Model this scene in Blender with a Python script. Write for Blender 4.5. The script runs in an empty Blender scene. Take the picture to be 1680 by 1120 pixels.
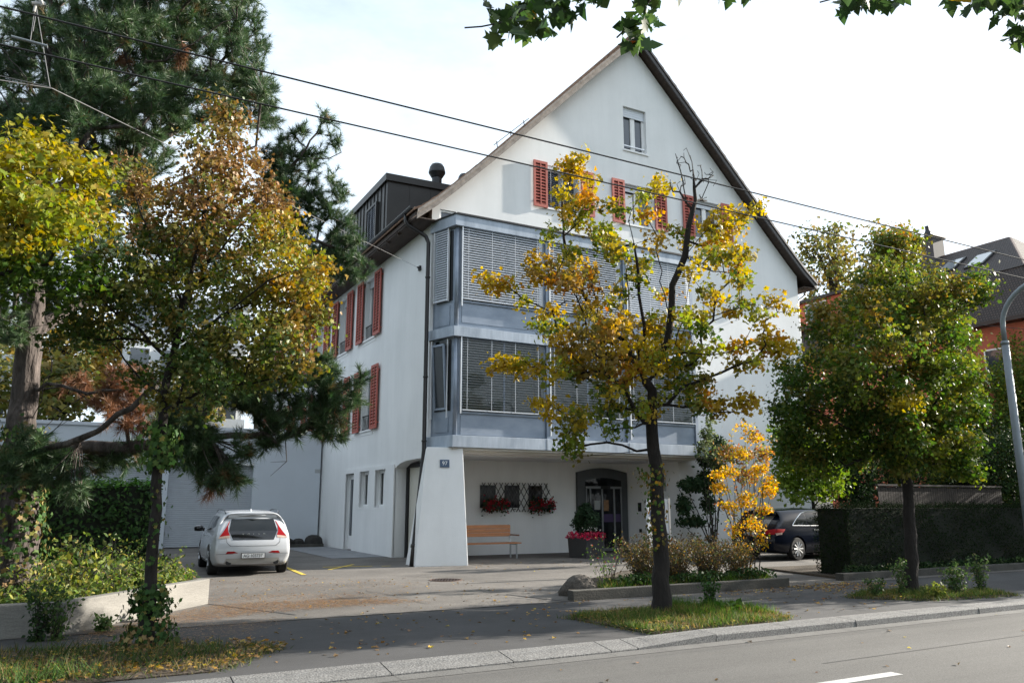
import bpy, bmesh, math, random
import numpy as np
from mathutils import Vector, Matrix
from mathutils.bvhtree import BVHTree

SC = bpy.context.scene
COL = SC.collection
R_ = math.radians

# ------------------------------------------------------------------ camera
FPX, CU, CV, EYE = 1299.0, 840.0, 560.0, 1.6
PITCH, YAW = math.atan(267 / 1299.0), R_(28.3)
cam_d = bpy.data.cameras.new("camera")
cam_d.sensor_width = 36.0
cam_d.lens = 36.0 * FPX / 1680.0
cam_d.clip_start = 0.05
cam_d.clip_end = 3000.0
cam = bpy.data.objects.new("camera", cam_d)
COL.objects.link(cam)
cam.location = (0, 0, EYE)
cam.rotation_euler = (math.pi / 2 + PITCH, 0, -YAW)
SC.camera = cam

# ------------------------------------------------------------------ light
SUN_AZ, SUN_EL = 4.8, 20.5            # degrees: from +X towards the street side, height
sun_dir = Vector((math.cos(R_(SUN_EL)) * math.cos(R_(SUN_AZ)), -math.cos(R_(SUN_EL)) * math.sin(R_(SUN_AZ)), math.sin(R_(SUN_EL))))
W = bpy.data.worlds.new("World")
SC.world = W
W.use_nodes = True
nt = W.node_tree
nt.nodes.clear()
sky = nt.nodes.new("ShaderNodeTexSky")
sky.sky_type = 'NISHITA'
sky.sun_disc = False
sky.sun_elevation = R_(SUN_EL)
sky.sun_rotation = R_(90 + SUN_AZ)
sky.dust_density = 2.0
bg = nt.nodes.new("ShaderNodeBackground")
bg.inputs[1].default_value = 0.105
wo = nt.nodes.new("ShaderNodeOutputWorld")
tc = nt.nodes.new("ShaderNodeTexCoord")
mp = nt.nodes.new("ShaderNodeMapping")
mp.inputs['Scale'].default_value = (1.0, 1.0, 2.6)
nz = nt.nodes.new("ShaderNodeTexNoise")
nz.inputs['Scale'].default_value = 1.7
nz.inputs['Detail'].default_value = 7
nz.inputs['Roughness'].default_value = 0.6
cr = nt.nodes.new("ShaderNodeValToRGB")
cr.color_ramp.elements[0].position = 0.30
cr.color_ramp.elements[0].color = (0.36, 0.36, 0.36, 1)
cr.color_ramp.elements[1].position = 0.60
cr.color_ramp.elements[1].color = (0.97, 0.97, 0.97, 1)
mx = nt.nodes.new("ShaderNodeMix")
mx.data_type = 'RGBA'
mx.inputs[7].default_value = (4.1, 4.65, 5.15, 1)       # thin bright cloud
L = nt.links.new
L(tc.outputs['Generated'], mp.inputs[0]); L(mp.outputs[0], nz.inputs['Vector']); L(nz.outputs['Fac'], cr.inputs[0])
L(cr.outputs[0], mx.inputs[0]); L(sky.outputs[0], mx.inputs[6]); L(mx.outputs[2], bg.inputs[0]); L(bg.outputs[0], wo.inputs[0])
sl = bpy.data.lights.new("sun", 'SUN')
sl.energy = 5.0
sl.angle = R_(0.5)
sl.color = (1.0, 0.93, 0.82)
so = bpy.data.objects.new("sun", sl)
COL.objects.link(so)
so.location = (60, -8, 30)
so.rotation_euler = sun_dir.to_track_quat('Z', 'Y').to_euler()

SC.view_settings.view_transform = 'Standard'
SC.view_settings.look = 'None'
SC.view_settings.gamma = 1.0
SC.view_settings.exposure = 1.5
try:
    SC.cycles.max_bounces = 7
    SC.cycles.transparent_max_bounces = 6
    SC.cycles.transmission_bounces = 4
    SC.cycles.caustics_reflective = False
    SC.cycles.caustics_refractive = False
except Exception:
    pass

# ------------------------------------------------------------------ where a thing stands: picture point -> world point
_F = np.array([math.sin(YAW) * math.cos(PITCH), math.cos(YAW) * math.cos(PITCH), math.sin(PITCH)])
_R = np.array([math.cos(YAW), -math.sin(YAW), 0.0])
_U = np.cross(_R, _F)
_FH = np.array([math.sin(YAW), math.cos(YAW), 0.0])
EYEP = np.array([0, 0, EYE])
def ray(u, v): return _F + _R * (u - CU) / FPX - _U * (v - CV) / FPX
def at_z(u, v, z=0.0): d = ray(u, v); return EYEP + d * ((z - EYE) / d[2])
def at_y(u, v, y): d = ray(u, v); return EYEP + d * (y / d[1])
def at_x(u, v, x): d = ray(u, v); return EYEP + d * (x / d[0])
def at_h(u, v, h): d = ray(u, v); return EYEP + d * (h / (d @ _FH))     # at a horizontal distance along the view
def hdist(x, y): return x * _FH[0] + y * _FH[1]

# ------------------------------------------------------------------ object helpers
ORG = {}
def _props(o, label=None, cat=None, group=None, kind=None):
    if label: o['label'] = label
    if cat: o['category'] = cat
    if group: o['group'] = group
    if kind: o['kind'] = kind
def thing(name, label, cat, loc=(0, 0, 0), group=None, rotz=0.0):
    o = bpy.data.objects.new(name, None)
    o.empty_display_size = 0.2
    COL.objects.link(o)
    o.location = loc
    o.rotation_euler = (0, 0, rotz)
    _props(o, label, cat, group)
    ORG[o.name] = Vector(loc)
    return o
def link_mesh(name, me, parent=None, local=False, org=None):
    """me is in world coordinates unless local; the object's origin becomes its parent's (or org)."""
    o = bpy.data.objects.new(name, me)
    COL.objects.link(o)
    if parent is not None:
        off = ORG[parent.name]
        o.parent = parent
        ORG[o.name] = off
        if not local:
            me.transform(Matrix.Translation(-off))
    else:
        org = Vector(org) if org is not None else Vector((0, 0, 0))
        ORG[o.name] = org
        if not local:
            me.transform(Matrix.Translation(-org))
        o.location = org
    return o
def structure(o): o['kind'] = 'structure'; return o
def stuff(o, label, cat): _props(o, label, cat, None, 'stuff'); return o

class MB:
    def __init__(s): s.v = []; s.f = []; s.m = []
    def add(s, vs, fs, m=0):
        b = len(s.v)
        s.v.extend([tuple(map(float, p)) for p in vs])
        for f in fs: s.f.append([b + i for i in f]); s.m.append(m)
        return s
    def box(s, x0, x1, y0, y1, z0, z1, m=0, M=None):
        vs = [(x0, y0, z0), (x1, y0, z0), (x1, y1, z0), (x0, y1, z0), (x0, y0, z1), (x1, y0, z1), (x1, y1, z1), (x0, y1, z1)]
        if M is not None: vs = [tuple(M @ Vector(p)) for p in vs]
        return s.add(vs, [(0, 3, 2, 1), (4, 5, 6, 7), (0, 1, 5, 4), (1, 2, 6, 5), (2, 3, 7, 6), (3, 0, 4, 7)], m)
    def bar(s, p, q, w, h, m=0, up=(0, 0, 1)):
        p = Vector(p); q = Vector(q); d = (q - p); L_ = d.length; d.normalize()
        u = Vector(up)
        x = d.cross(u)
        if x.length < 1e-4: x = d.cross(Vector((1, 0, 0)))
        x.normalize(); y = x.cross(d)
        M = Matrix((( x.x, y.x, d.x, p.x), (x.y, y.y, d.y, p.y), (x.z, y.z, d.z, p.z), (0, 0, 0, 1)))
        return s.box(-w / 2, w / 2, -h / 2, h / 2, 0, L_, m, M)
    def prism(s, poly, axis, a0, a1, m=0):
        """poly in the two other axes (cyclic order kept as given), extruded along axis 'x','y' or 'z'."""
        n = len(poly)
        def P(p, a):
            if axis == 'y': return (p[0], a, p[1])
            if axis == 'x': return (a, p[0], p[1])
            return (p[0], p[1], a)
        vs = [P(p, a0) for p in poly] + [P(p, a1) for p in poly]
        fs = [tuple(range(n))[::-1], tuple(range(n, 2 * n))] + [(i, (i + 1) % n, n + (i + 1) % n, n + i) for i in range(n)]
        return s.add(vs, fs, m)
    def tube(s, pts, rad, n=8, m=0, cap=True):
        pts = [Vector(p) for p in pts]
        if not hasattr(rad, '__len__'): rad = [rad] * len(pts)
        vs = []; fs = []
        prev = None
        for i, p in enumerate(pts):
            d = (pts[min(i + 1, len(pts) - 1)] - pts[max(i - 1, 0)])
            if d.length < 1e-9: d = Vector((0, 0, 1))
            d.normalize()
            if prev is None:
                x = d.cross(Vector((0.3, 0.2, 1)) if abs(d.z) < 0.9 else Vector((1, 0, 0.1))); x.normalize()
            else:
                x = prev - d * prev.dot(d); x.normalize()
            prev = x
            y = d.cross(x)
            for k in range(n):
                a = 2 * math.pi * k / n
                vs.append(p + (x * math.cos(a) + y * math.sin(a)) * rad[i])
        for i in range(len(pts) - 1):
            for k in range(n):
                a = i * n + k; b = i * n + (k + 1) % n
                fs.append((a, b, b + n, a + n))
        if cap:
            fs.append(tuple(range(n))[::-1]); e = (len(pts) - 1) * n
            fs.append(tuple(range(e, e + n)))
        return s.add(vs, fs, m)
    def lathe(s, prof, c, n=20, m=0):
        vs = []; fs = []
        for r, z in prof:
            for k in range(n):
                a = 2 * math.pi * k / n
                vs.append((c[0] + r * math.cos(a), c[1] + r * math.sin(a), c[2] + z))
        for i in range(len(prof) - 1):
            for k in range(n):
                a = i * n + k; b = i * n + (k + 1) % n
                fs.append((a, b, b + n, a + n))
        fs.append(tuple(range(n))[::-1]); e = (len(prof) - 1) * n
        fs.append(tuple(range(e, e + n)))
        return s.add(vs, fs, m)
    def mesh(s, name, mats):
        me = bpy.data.meshes.new(name)
        me.from_pydata(s.v, [], s.f)
        for m in (mats if isinstance(mats, (list, tuple)) else [mats]): me.materials.append(m)
        if any(s.m): me.polygons.foreach_set('material_index', s.m)
        me.update()
        return me
    def build(s, name, mats, parent=None, local=False, smooth=False, org=None, bevel=0.0):
        me = s.mesh(name, mats)
        if bevel:
            bm = bmesh.new(); bm.from_mesh(me)
            es = [e for e in bm.edges if len(e.link_faces) == 2 and e.calc_face_angle(0) > 0.6]
            bmesh.ops.bevel(bm, geom=es, offset=bevel, segments=2, affect='EDGES', profile=0.6)
            bm.to_mesh(me); bm.free()
        if smooth: me.polygons.foreach_set('use_smooth', [True] * len(me.polygons))
        return link_mesh(name, me, parent, local, org)

# ------------------------------------------------------------------ materials
def _new(name):
    m = bpy.data.materials.new(name); m.use_nodes = True
    n = m.node_tree; n.nodes.clear()
    out = n.nodes.new("ShaderNodeOutputMaterial")
    return m, n, out
def _ramp(n, stops):
    c = n.nodes.new("ShaderNodeValToRGB")
    e = c.color_ramp.elements
    while len(e) < len(stops): e.new(0.5)
    for k, (p, col) in enumerate(stops):
        e[k].position = p; e[k].color = (*col, 1)
    return c
def mat(name, col, rough=0.7, var=0.12, scale=3.0, metal=0.0, bump=0.0, bscale=None, spec=0.5, col2=None, stretch=(1, 1, 1), detail=5.0, fine=0.0, fscale=300.0, bdist=0.02, coat=0.0, streak=None, samt=0.12):
    """Principled with a noise-mottled base colour (col .. col2) in object space, an optional fine speckle and a bump."""
    m, n, out = _new(name)
    b = n.nodes.new("ShaderNodeBsdfPrincipled")
    b.inputs['Roughness'].default_value = rough
    b.inputs['Metallic'].default_value = metal
    b.inputs['Specular IOR Level'].default_value = spec
    if coat:
        b.inputs['Coat Weight'].default_value = coat; b.inputs['Coat Roughness'].default_value = 0.05
    t = n.nodes.new("ShaderNodeTexCoord"); mp_ = n.nodes.new("ShaderNodeMapping")
    mp_.inputs['Scale'].default_value = stretch
    k = n.nodes.new("ShaderNodeTexNoise"); k.inputs['Scale'].default_value = scale; k.inputs['Detail'].default_value = detail
    k.inputs['Roughness'].default_value = 0.62
    n.links.new(t.outputs['Object'], mp_.inputs[0]); n.links.new(mp_.outputs[0], k.inputs['Vector'])
    c1 = tuple(max(0, x * (1 - var)) for x in col)
    c2 = col2 if col2 else tuple(min(1, x * (1 + var)) for x in col)
    r = _ramp(n, [(0.3, c1), (0.7, c2)])
    n.links.new(k.outputs['Fac'], r.inputs[0])
    src = r.outputs[0]
    if fine:
        k2 = n.nodes.new("ShaderNodeTexNoise"); k2.inputs['Scale'].default_value = fscale; k2.inputs['Detail'].default_value = 2
        n.links.new(t.outputs['Object'], k2.inputs['Vector'])
        r2 = _ramp(n, [(0.35, (1 - fine,) * 3), (0.65, (1 + fine,) * 3)])
        n.links.new(k2.outputs['Fac'], r2.inputs[0])
        mm = n.nodes.new("ShaderNodeMix"); mm.data_type = 'RGBA'; mm.blend_type = 'MULTIPLY'; mm.inputs[0].default_value = 1
        n.links.new(src, mm.inputs[6]); n.links.new(r2.outputs[0], mm.inputs[7]); src = mm.outputs[2]
    if streak:                                    # long weathering marks: rain streaks on walls, tyre polish on roads
        m4 = n.nodes.new("ShaderNodeMapping"); m4.inputs['Scale'].default_value = streak
        k4 = n.nodes.new("ShaderNodeTexNoise"); k4.inputs['Scale'].default_value = 1.0; k4.inputs['Detail'].default_value = 6; k4.inputs['Roughness'].default_value = 0.7
        n.links.new(t.outputs['Object'], m4.inputs[0]); n.links.new(m4.outputs[0], k4.inputs['Vector'])
        r4 = _ramp(n, [(0.36, (1 - samt,) * 3), (0.60, (1 + samt * 0.3,) * 3)])
        n.links.new(k4.outputs['Fac'], r4.inputs[0])
        m5 = n.nodes.new("ShaderNodeMix"); m5.data_type = 'RGBA'; m5.blend_type = 'MULTIPLY'; m5.inputs[0].default_value = 1
        n.links.new(src, m5.inputs[6]); n.links.new(r4.outputs[0], m5.inputs[7]); src = m5.outputs[2]
    n.links.new(src, b.inputs['Base Color'])
    if bump:
        k3 = n.nodes.new("ShaderNodeTexNoise"); k3.inputs['Scale'].default_value = bscale or scale * 8; k3.inputs['Detail'].default_value = 4
        n.links.new(mp_.outputs[0], k3.inputs['Vector'])
        bp = n.nodes.new("ShaderNodeBump"); bp.inputs['Strength'].default_value = bump; bp.inputs['Distance'].default_value = bdist
        n.links.new(k3.outputs['Fac'], bp.inputs['Height']); n.links.new(bp.outputs[0], b.inputs['Normal'])
    n.links.new(b.outputs[0], out.inputs[0])
    return m
def glassy(name, col=(0.02, 0.025, 0.03), rough=0.04, ior=1.52, spec=0.9, metal=0.0):
    m, n, out = _new(name)
    b = n.nodes.new("ShaderNodeBsdfPrincipled")
    b.inputs['Base Color'].default_value = (*col, 1); b.inputs['Roughness'].default_value = rough
    b.inputs['IOR'].default_value = ior; b.inputs['Specular IOR Level'].default_value = spec; b.inputs['Metallic'].default_value = metal
    t = n.nodes.new("ShaderNodeTexCoord"); k = n.nodes.new("ShaderNodeTexNoise"); k.inputs['Scale'].default_value = 0.9
    bp = n.nodes.new("ShaderNodeBump"); bp.inputs['Strength'].default_value = 0.04; bp.inputs['Distance'].default_value = 0.05
    n.links.new(t.outputs['Object'], k.inputs['Vector']); n.links.new(k.outputs['Fac'], bp.inputs['Height']); n.links.new(bp.outputs[0], b.inputs['Normal'])
    n.links.new(b.outputs[0], out.inputs[0])
    return m
def leaf_mat(name, trans=0.35, rough=0.5, spec=0.2):
    """colour from the mesh's own per-leaf colour attribute; light passes through the blade."""
    m, n, out = _new(name)
    a = n.nodes.new("ShaderNodeAttribute"); a.attribute_name = 'leaf_colour'
    b = n.nodes.new("ShaderNodeBsdfPrincipled"); b.inputs['Roughness'].default_value = rough; b.inputs['Specular IOR Level'].default_value = spec
    tr = n.nodes.new("ShaderNodeBsdfTranslucent")
    hs = n.nodes.new("ShaderNodeHueSaturation"); hs.inputs['Saturation'].default_value = 1.12; hs.inputs['Value'].default_value = 1.25
    mxs = n.nodes.new("ShaderNodeMixShader"); mxs.inputs[0].default_value = trans
    n.links.new(a.outputs['Color'], b.inputs['Base Color']); n.links.new(a.outputs['Color'], hs.inputs['Color']); n.links.new(hs.outputs[0], tr.inputs[0])
    n.links.new(b.outputs[0], mxs.inputs[1]); n.links.new(tr.outputs[0], mxs.inputs[2]); n.links.new(mxs.outputs[0], out.inputs[0])
    return m
def tile_mat(name, col, col2, row, colw, axis_u='X', axis_v='Z'):
    """roof tiles: brick pattern over generated-by-object coordinates."""
    m, n, out = _new(name)
    b = n.nodes.new("ShaderNodeBsdfPrincipled"); b.inputs['Roughness'].default_value = 0.75
    t = n.nodes.new("ShaderNodeTexCoord"); sp = n.nodes.new("ShaderNodeSeparateXYZ"); cb = n.nodes.new("ShaderNodeCombineXYZ")
    n.links.new(t.outputs['Object'], sp.inputs[0]); n.links.new(sp.outputs[axis_u], cb.inputs['X']); n.links.new(sp.outputs[axis_v], cb.inputs['Y'])
    br = n.nodes.new("ShaderNodeTexBrick"); br.inputs['Scale'].default_value = 1.0
    br.inputs['Brick Width'].default_value = colw; br.inputs['Row Height'].default_value = row; br.inputs['Mortar Size'].default_value = 0.025
    br.inputs['Color1'].default_value = (*col, 1); br.inputs['Color2'].default_value = (*col2, 1); br.inputs['Mortar'].default_value = (*[c * 0.35 for c in col], 1)
    n.links.new(cb.outputs[0], br.inputs['Vector']); n.links.new(br.outputs['Color'], b.inputs['Base Color'])
    bp = n.nodes.new("ShaderNodeBump"); bp.inputs['Strength'].default_value = 0.9; bp.inputs['Distance'].default_value = 0.06; bp.invert = True
    n.links.new(br.outputs['Fac'], bp.inputs['Height']); n.links.new(bp.outputs[0], b.inputs['Normal'])
    n.links.new(b.outputs[0], out.inputs[0])
    return m

M_plaster = mat("white_plaster", (0.77, 0.775, 0.775), 0.9, 0.05, 0.5, bump=0.25, bscale=34, col2=(0.81, 0.81, 0.81), bdist=0.010, streak=(1.3, 1.3, 0.16), samt=0.055)
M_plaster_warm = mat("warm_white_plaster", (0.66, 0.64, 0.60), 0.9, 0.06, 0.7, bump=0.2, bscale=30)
M_bluemetal = mat("blue_grey_sheet_metal", (0.215, 0.262, 0.335), 0.42, 0.16, 1.1, metal=0.25, stretch=(1, 1, 2.2), col2=(0.27, 0.315, 0.385))
M_bluemetal_lt = mat("weathered_blue_grey_flashing", (0.29, 0.345, 0.42), 0.5, 0.2, 2.2, metal=0.2, stretch=(1.6, 1, 0.35), col2=(0.42, 0.475, 0.55))
M_slat = mat("silver_blind_slat", (0.58, 0.61, 0.66), 0.4, 0.04, 2)
M_alu = mat("bright_aluminium", (0.75, 0.76, 0.78), 0.35, 0.05, 4, metal=0.4)
M_white = mat("white_frame_paint", (0.78, 0.78, 0.78), 0.5, 0.03, 3)
M_glass = glassy("window_glass", (0.05, 0.06, 0.075))
M_glass_dark = glassy("dark_glass", (0.012, 0.014, 0.016), spec=0.25)
M_glass_low = glassy("lower_bay_glass", (0.070, 0.085, 0.085), rough=0.03, spec=0.5, ior=1.55)
M_glass_bay = glassy("bay_glass", (0.035, 0.045, 0.05), rough=0.03, spec=0.6, ior=2.5)
M_shutter = mat("red_shutter_paint", (0.39, 0.092, 0.066), 0.6, 0.15, 5, bump=0.1)
M_shutter_in = mat("shutter_slot", (0.10, 0.018, 0.014), 0.8, 0.1, 5)
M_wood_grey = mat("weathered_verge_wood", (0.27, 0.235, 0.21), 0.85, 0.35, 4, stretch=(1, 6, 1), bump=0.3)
M_wood_dark = mat("dark_soffit_wood", (0.055, 0.038, 0.03), 0.8, 0.3, 3, stretch=(6, 1, 6), bump=0.3)
M_verge_dark = mat("shaded_verge_board", (0.06, 0.055, 0.055), 0.45, 0.2, 3, metal=0.2)  # right verge boards: their shade is put into a darker colour
M_tile = mat("brown_roof_tile", (0.20, 0.12, 0.085), 0.85, 0.4, 6, bump=0.4, col2=(0.34, 0.20, 0.13))
M_anthr = mat("anthracite_metal", (0.022, 0.022, 0.024), 0.42, 0.2, 2, metal=0.3)
M_dormer = mat("dark_bronze_cladding", (0.026, 0.024, 0.022), 0.45, 0.2, 1.2, metal=0.3)
M_pipe = mat("brown_black_downpipe", (0.018, 0.015, 0.014), 0.4, 0.2, 3, metal=0.2)
M_dark = mat("near_black", (0.008, 0.008, 0.009), 0.6, 0.1, 3)
M_greydoor = mat("entrance_grey", (0.075, 0.082, 0.088), 0.5, 0.1, 2, metal=0.2)
M_steel = mat("brushed_steel", (0.42, 0.43, 0.44), 0.35, 0.08, 6, metal=0.7)
M_benchwood = mat("orange_bench_wood", (0.42, 0.17, 0.06), 0.5, 0.3, 3, stretch=(1.2, 12, 12), bump=0.1)
M_asphalt = mat("road_asphalt", (0.088, 0.085, 0.081), 0.95, 0.10, 0.35, fine=0.30, fscale=95, bump=0.35, bscale=160, bdist=0.006, streak=(0.06, 0.9, 1), samt=0.22)
M_walk = mat("pavement_asphalt", (0.050, 0.0495, 0.0515), 0.95, 0.16, 0.8, fine=0.28, fscale=110, bump=0.3, bscale=150, bdist=0.006, streak=(0.25, 0.7, 1), samt=0.28)
M_fore = mat("forecourt_asphalt", (0.122, 0.111, 0.100), 0.95, 0.22, 0.6, fine=0.34, fscale=80, bump=0.35, bscale=140, bdist=0.006, streak=(0.35, 0.5, 1), samt=0.30)
M_granite = mat("granite_kerb", (0.155, 0.152, 0.148), 0.9, 0.12, 2, fine=0.42, fscale=55, bump=0.7, bscale=45, bdist=0.012)
M_gutter = mat("gutter_setts", (0.115, 0.112, 0.107), 0.9, 0.15, 2, fine=0.3, fscale=60, bump=0.5, bscale=45, bdist=0.01)
M_granite_dk = mat("mossy_stone_edge", (0.060, 0.057, 0.050), 0.95, 0.4, 2.5, fine=0.3, fscale=60, bump=0.6, bscale=30, bdist=0.015)
M_concrete = mat("board_marked_concrete", (0.19, 0.182, 0.166), 0.9, 0.2, 1.4, fine=0.1, fscale=60, bump=0.3, bscale=20, stretch=(0.5, 0.5, 2.5))
M_soil = mat("brown_soil", (0.06, 0.045, 0.03), 1.0, 0.5, 3, bump=1.0, bscale=20, bdist=0.05)
M_lawn = mat("rough_lawn_ground", (0.055, 0.065, 0.025), 1.0, 0.5, 1.2, bump=1.0, bscale=16, bdist=0.05)
M_linewhite = mat("worn_white_paint", (0.42, 0.42, 0.41), 0.8, 0.12, 9, fine=0.2, fscale=80)
M_lineyellow = mat("worn_yellow_paint", (0.55, 0.40, 0.05), 0.8, 0.3, 9, fine=0.3, fscale=60)
M_bark = mat("brown_bark", (0.015, 0.012, 0.0105), 1.0, 0.45, 9, stretch=(1, 1, 0.35), bump=1.0, bscale=30, bdist=0.03)
M_bark_pine = mat("pine_bark", (0.035, 0.027, 0.023), 0.97, 0.6, 9, stretch=(1, 1, 0.28), bump=1.0, bscale=13, bdist=0.09, col2=(0.12, 0.098, 0.088))
M_bark_thin = mat("dark_twig", (0.028, 0.022, 0.018), 0.9, 0.3, 9)
M_leaf = leaf_mat("autumn_leaf", 0.42)
M_leaf_dry = leaf_mat("dry_autumn_leaf", 0.30, 0.45, 0.3)
M_leaf_dark = leaf_mat("evergreen_leaf", 0.20, 0.6, 0.15)
M_yew = leaf_mat("yew_leaf", 0.08, 0.95, 0.04)
M_needle = leaf_mat("pine_needle", 0.25, 0.45, 0.4)
M_grass = leaf_mat("grass_blade", 0.4, 0.6, 0.2)
M_petal = leaf_mat("flower_petal", 0.3, 0.6, 0.2)
# ------------------------------------------------------------------ foliage
def _fan(outline, c):
    n = len(outline)
    v = [c] + list(outline)
    return np.array(v, float), np.array([(0, 1 + i, 1 + (i + 1) % n) for i in range(n)], int)
def _maple_outline():
    tips = [(-0.46, -0.02), (-0.52, 0.42), (0.0, 0.98), (0.52, 0.42), (0.46, -0.02)]
    notch = [(-0.20, 0.12), (-0.24, 0.45), (0.24, 0.45), (0.20, 0.12)]
    o = [(0.05, -0.02), (-0.05, -0.02)]
    for i in range(5):
        t = np.array(tips[i]); c = np.array((0, 0.3))
        d = (t - c) / np.linalg.norm(t - c); s = np.array((d[1], -d[0]))
        b = c + (t - c) * 0.66
        w = 0.13 if i != 2 else 0.16
        o += [tuple(b - s * w), tuple(t), tuple(b + s * w)]
        if i < 4: o.append(notch[i])
    # keep a consistent turning order about the centre
    c = (0.0, 0.3)
    o.sort(key=lambda p: math.atan2(p[1] - c[1], p[0] - c[0]))
    return o, c
SHAPES = {
    'maple': _fan(*_maple_outline()),
    'lobed': _fan([(0, 0), (0.30, 0.06), (0.26, 0.34), (0.50, 0.55), (0.22, 0.66), (0, 1.0), (-0.22, 0.66), (-0.50, 0.55), (-0.26, 0.34), (-0.30, 0.06)], (0, 0.4)),
    'oval': (np.array([(0, 0), (0.22, 0.25), (0.27, 0.55), (0, 1), (-0.27, 0.55), (-0.22, 0.25)], float), np.array([(0, 1, 2), (0, 2, 3), (0, 3, 4), (0, 4, 5)], int)),
    'quad': (np.array([(0, 0), (0.34, 0.5), (0, 1), (-0.34, 0.5)], float), np.array([(0, 1, 2), (0, 2, 3)], int)),
    'blade': (np.array([(-0.5, 0), (0.5, 0), (0, 1)], float), np.array([(0, 1, 2)], int)),
}
def tri_mesh(name, V, F, C, materials):
    me = bpy.data.meshes.new(name)
    me.vertices.add(len(V)); me.vertices.foreach_set('co', np.ascontiguousarray(V, np.float32).ravel())
    me.loops.add(F.size); me.loops.foreach_set('vertex_index', np.ascontiguousarray(F, np.int32).ravel())
    me.polygons.add(len(F)); me.polygons.foreach_set('loop_start', np.arange(0, F.size, 3, dtype=np.int32))
    me.update(calc_edges=True)
    at = me.attributes.new('leaf_colour', 'FLOAT_COLOR', 'POINT')
    c4 = np.ones((len(V), 4), np.float32); c4[:, :3] = C
    at.data.foreach_set('color', c4.ravel())
    for m in materials: me.materials.append(m)
    return me
def leaf_arrays(P, size, colours, shape, rng, nrm=None, up=0.5, aim=None, aspect=1.0, fold=0.25, droop=0.0):
    """P: leaf base points (N,3). Returns triangles and colours of N separately turned leaves."""
    N = len(P)
    T, TF = SHAPES[shape]
    K = len(T)
    n = rng.normal(size=(N, 3))
    n /= np.linalg.norm(n, axis=1)[:, None] + 1e-9
    if nrm is not None: n = n * 0.8 + nrm
    n[:, 2] += up
    n /= np.linalg.norm(n, axis=1)[:, None] + 1e-9
    a = rng.normal(size=(N, 3)) if aim is None else aim + rng.normal(size=(N, 3)) * 0.35
    a[:, 2] -= droop
    a -= n * (a * n).sum(1)[:, None]
    a /= np.linalg.norm(a, axis=1)[:, None] + 1e-9
    s = np.cross(a, n)
    sz = size if hasattr(size, '__len__') else np.full(N, size)
    x = T[:, 0][None, :] * sz[:, None] * aspect; y = T[:, 1][None, :] * sz[:, None]
    z = (np.abs(T[:, 0])[None, :] * sz[:, None] * aspect) * fold * rng.uniform(-0.4, 1.4, N)[:, None] - (T[:, 1][None, :] ** 2) * sz[:, None] * rng.uniform(0, 0.35, N)[:, None]
    V = P[:, None, :] + s[:, None, :] * x[..., None] + a[:, None, :] * y[..., None] + n[:, None, :] * z[..., None]
    F = (np.arange(N) * K)[:, None, None] + TF[None]
    C = np.repeat(colours[:, None, :], K, 1)
    return V.reshape(-1, 3), F.reshape(-1, 3), C.reshape(-1, 3)
def join_arrays(parts):
    V = []; F = []; C = []; b = 0
    for v, f, c in parts:
        V.append(v); F.append(f + b); C.append(c); b += len(v)
    return np.concatenate(V), np.concatenate(F), np.concatenate(C)
def pick(pal, n, rng, jit=0.18):
    """n colours drawn from a palette of (weight, rgb)."""
    w = np.array([p[0] for p in pal], float); c = np.array([p[1] for p in pal], float)
    i = rng.choice(len(pal), n, p=w / w.sum())
    return np.clip(c[i] * (1 + rng.normal(size=(n, 1)) * jit) * (1 + rng.normal(size=(n, 3)) * 0.06), 0.002, 0.95)
GREEN, LIME, YELLOW, ORANGE, RUST, BROWN, DKGREEN, OLIVE = (0.060, 0.110, 0.020), (0.18, 0.22, 0.03), (0.42, 0.295, 0.036), (0.46, 0.20, 0.022), (0.30, 0.115, 0.025), (0.20, 0.115, 0.045), (0.025, 0.055, 0.016), (0.15, 0.13, 0.028)

# ------------------------------------------------------------------ branching
def resample(pl, step, rng, jit=0.0):
    pl = [np.array(p, float) for p in pl]
    out = [pl[0]]
    for a, b in zip(pl[:-1], pl[1:]):
        k = max(1, int(round(np.linalg.norm(b - a) / step)))
        for i in range(1, k + 1):
            q = a + (b - a) * i / k
            if jit and i < k: q = q + rng.normal(size=3) * jit
            out.append(q)
    return out
def grow(limbs, attract, rng, bf=0.35, step=0.22, bow=0.10, free_from=1.2, jit=0.015):
    """limbs: polylines (the first is the trunk); then every attractor is reached from the cheapest existing node."""
    nodes = []; par = []; plen = []
    def add(p, k):
        nodes.append(np.array(p, float)); par.append(k)
        plen.append(0.0 if k < 0 else plen[k] + float(np.linalg.norm(nodes[-1] - nodes[k])))
        return len(nodes) - 1
    for li, pl in enumerate(limbs):
        pts = resample(pl, step, rng, jit)
        if li == 0:
            k = add(pts[0], -1)
        else:
            A = np.array(nodes); k = int(np.argmin(((A - pts[0]) ** 2).sum(1)))
        for q in pts[1:]: k = add(q, k)
    z0 = nodes[0][2]
    order = np.argsort(((attract - np.array(nodes[0])) ** 2).sum(1)) if len(attract) else []
    tips = []
    for i in order:
        a = attract[i]
        A = np.array(nodes); pl_ = np.array(plen)
        d = np.sqrt(((A - a) ** 2).sum(1))
        cost = d + bf * pl_ + np.where(A[:, 2] - z0 < free_from, 50, 0) + np.where(A[:, 2] > a[2] + 0.25, 0.5 * (A[:, 2] - a[2]), 0)
        k = int(np.argmin(cost)); b = A[k]; dk = float(d[k])
        n_ = max(1, int(dk / step))
        side = rng.normal(size=3) * bow * dk * 0.6
        for j in range(1, n_ + 1):
            t = j / n_
            q = b + (a - b) * t + (side + np.array((0, 0, bow * dk))) * math.sin(math.pi * t) * (0.7 if j < n_ else 0)
            k = add(q, k)
        tips.append(k)
    return np.array(nodes), np.array(par), tips
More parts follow.
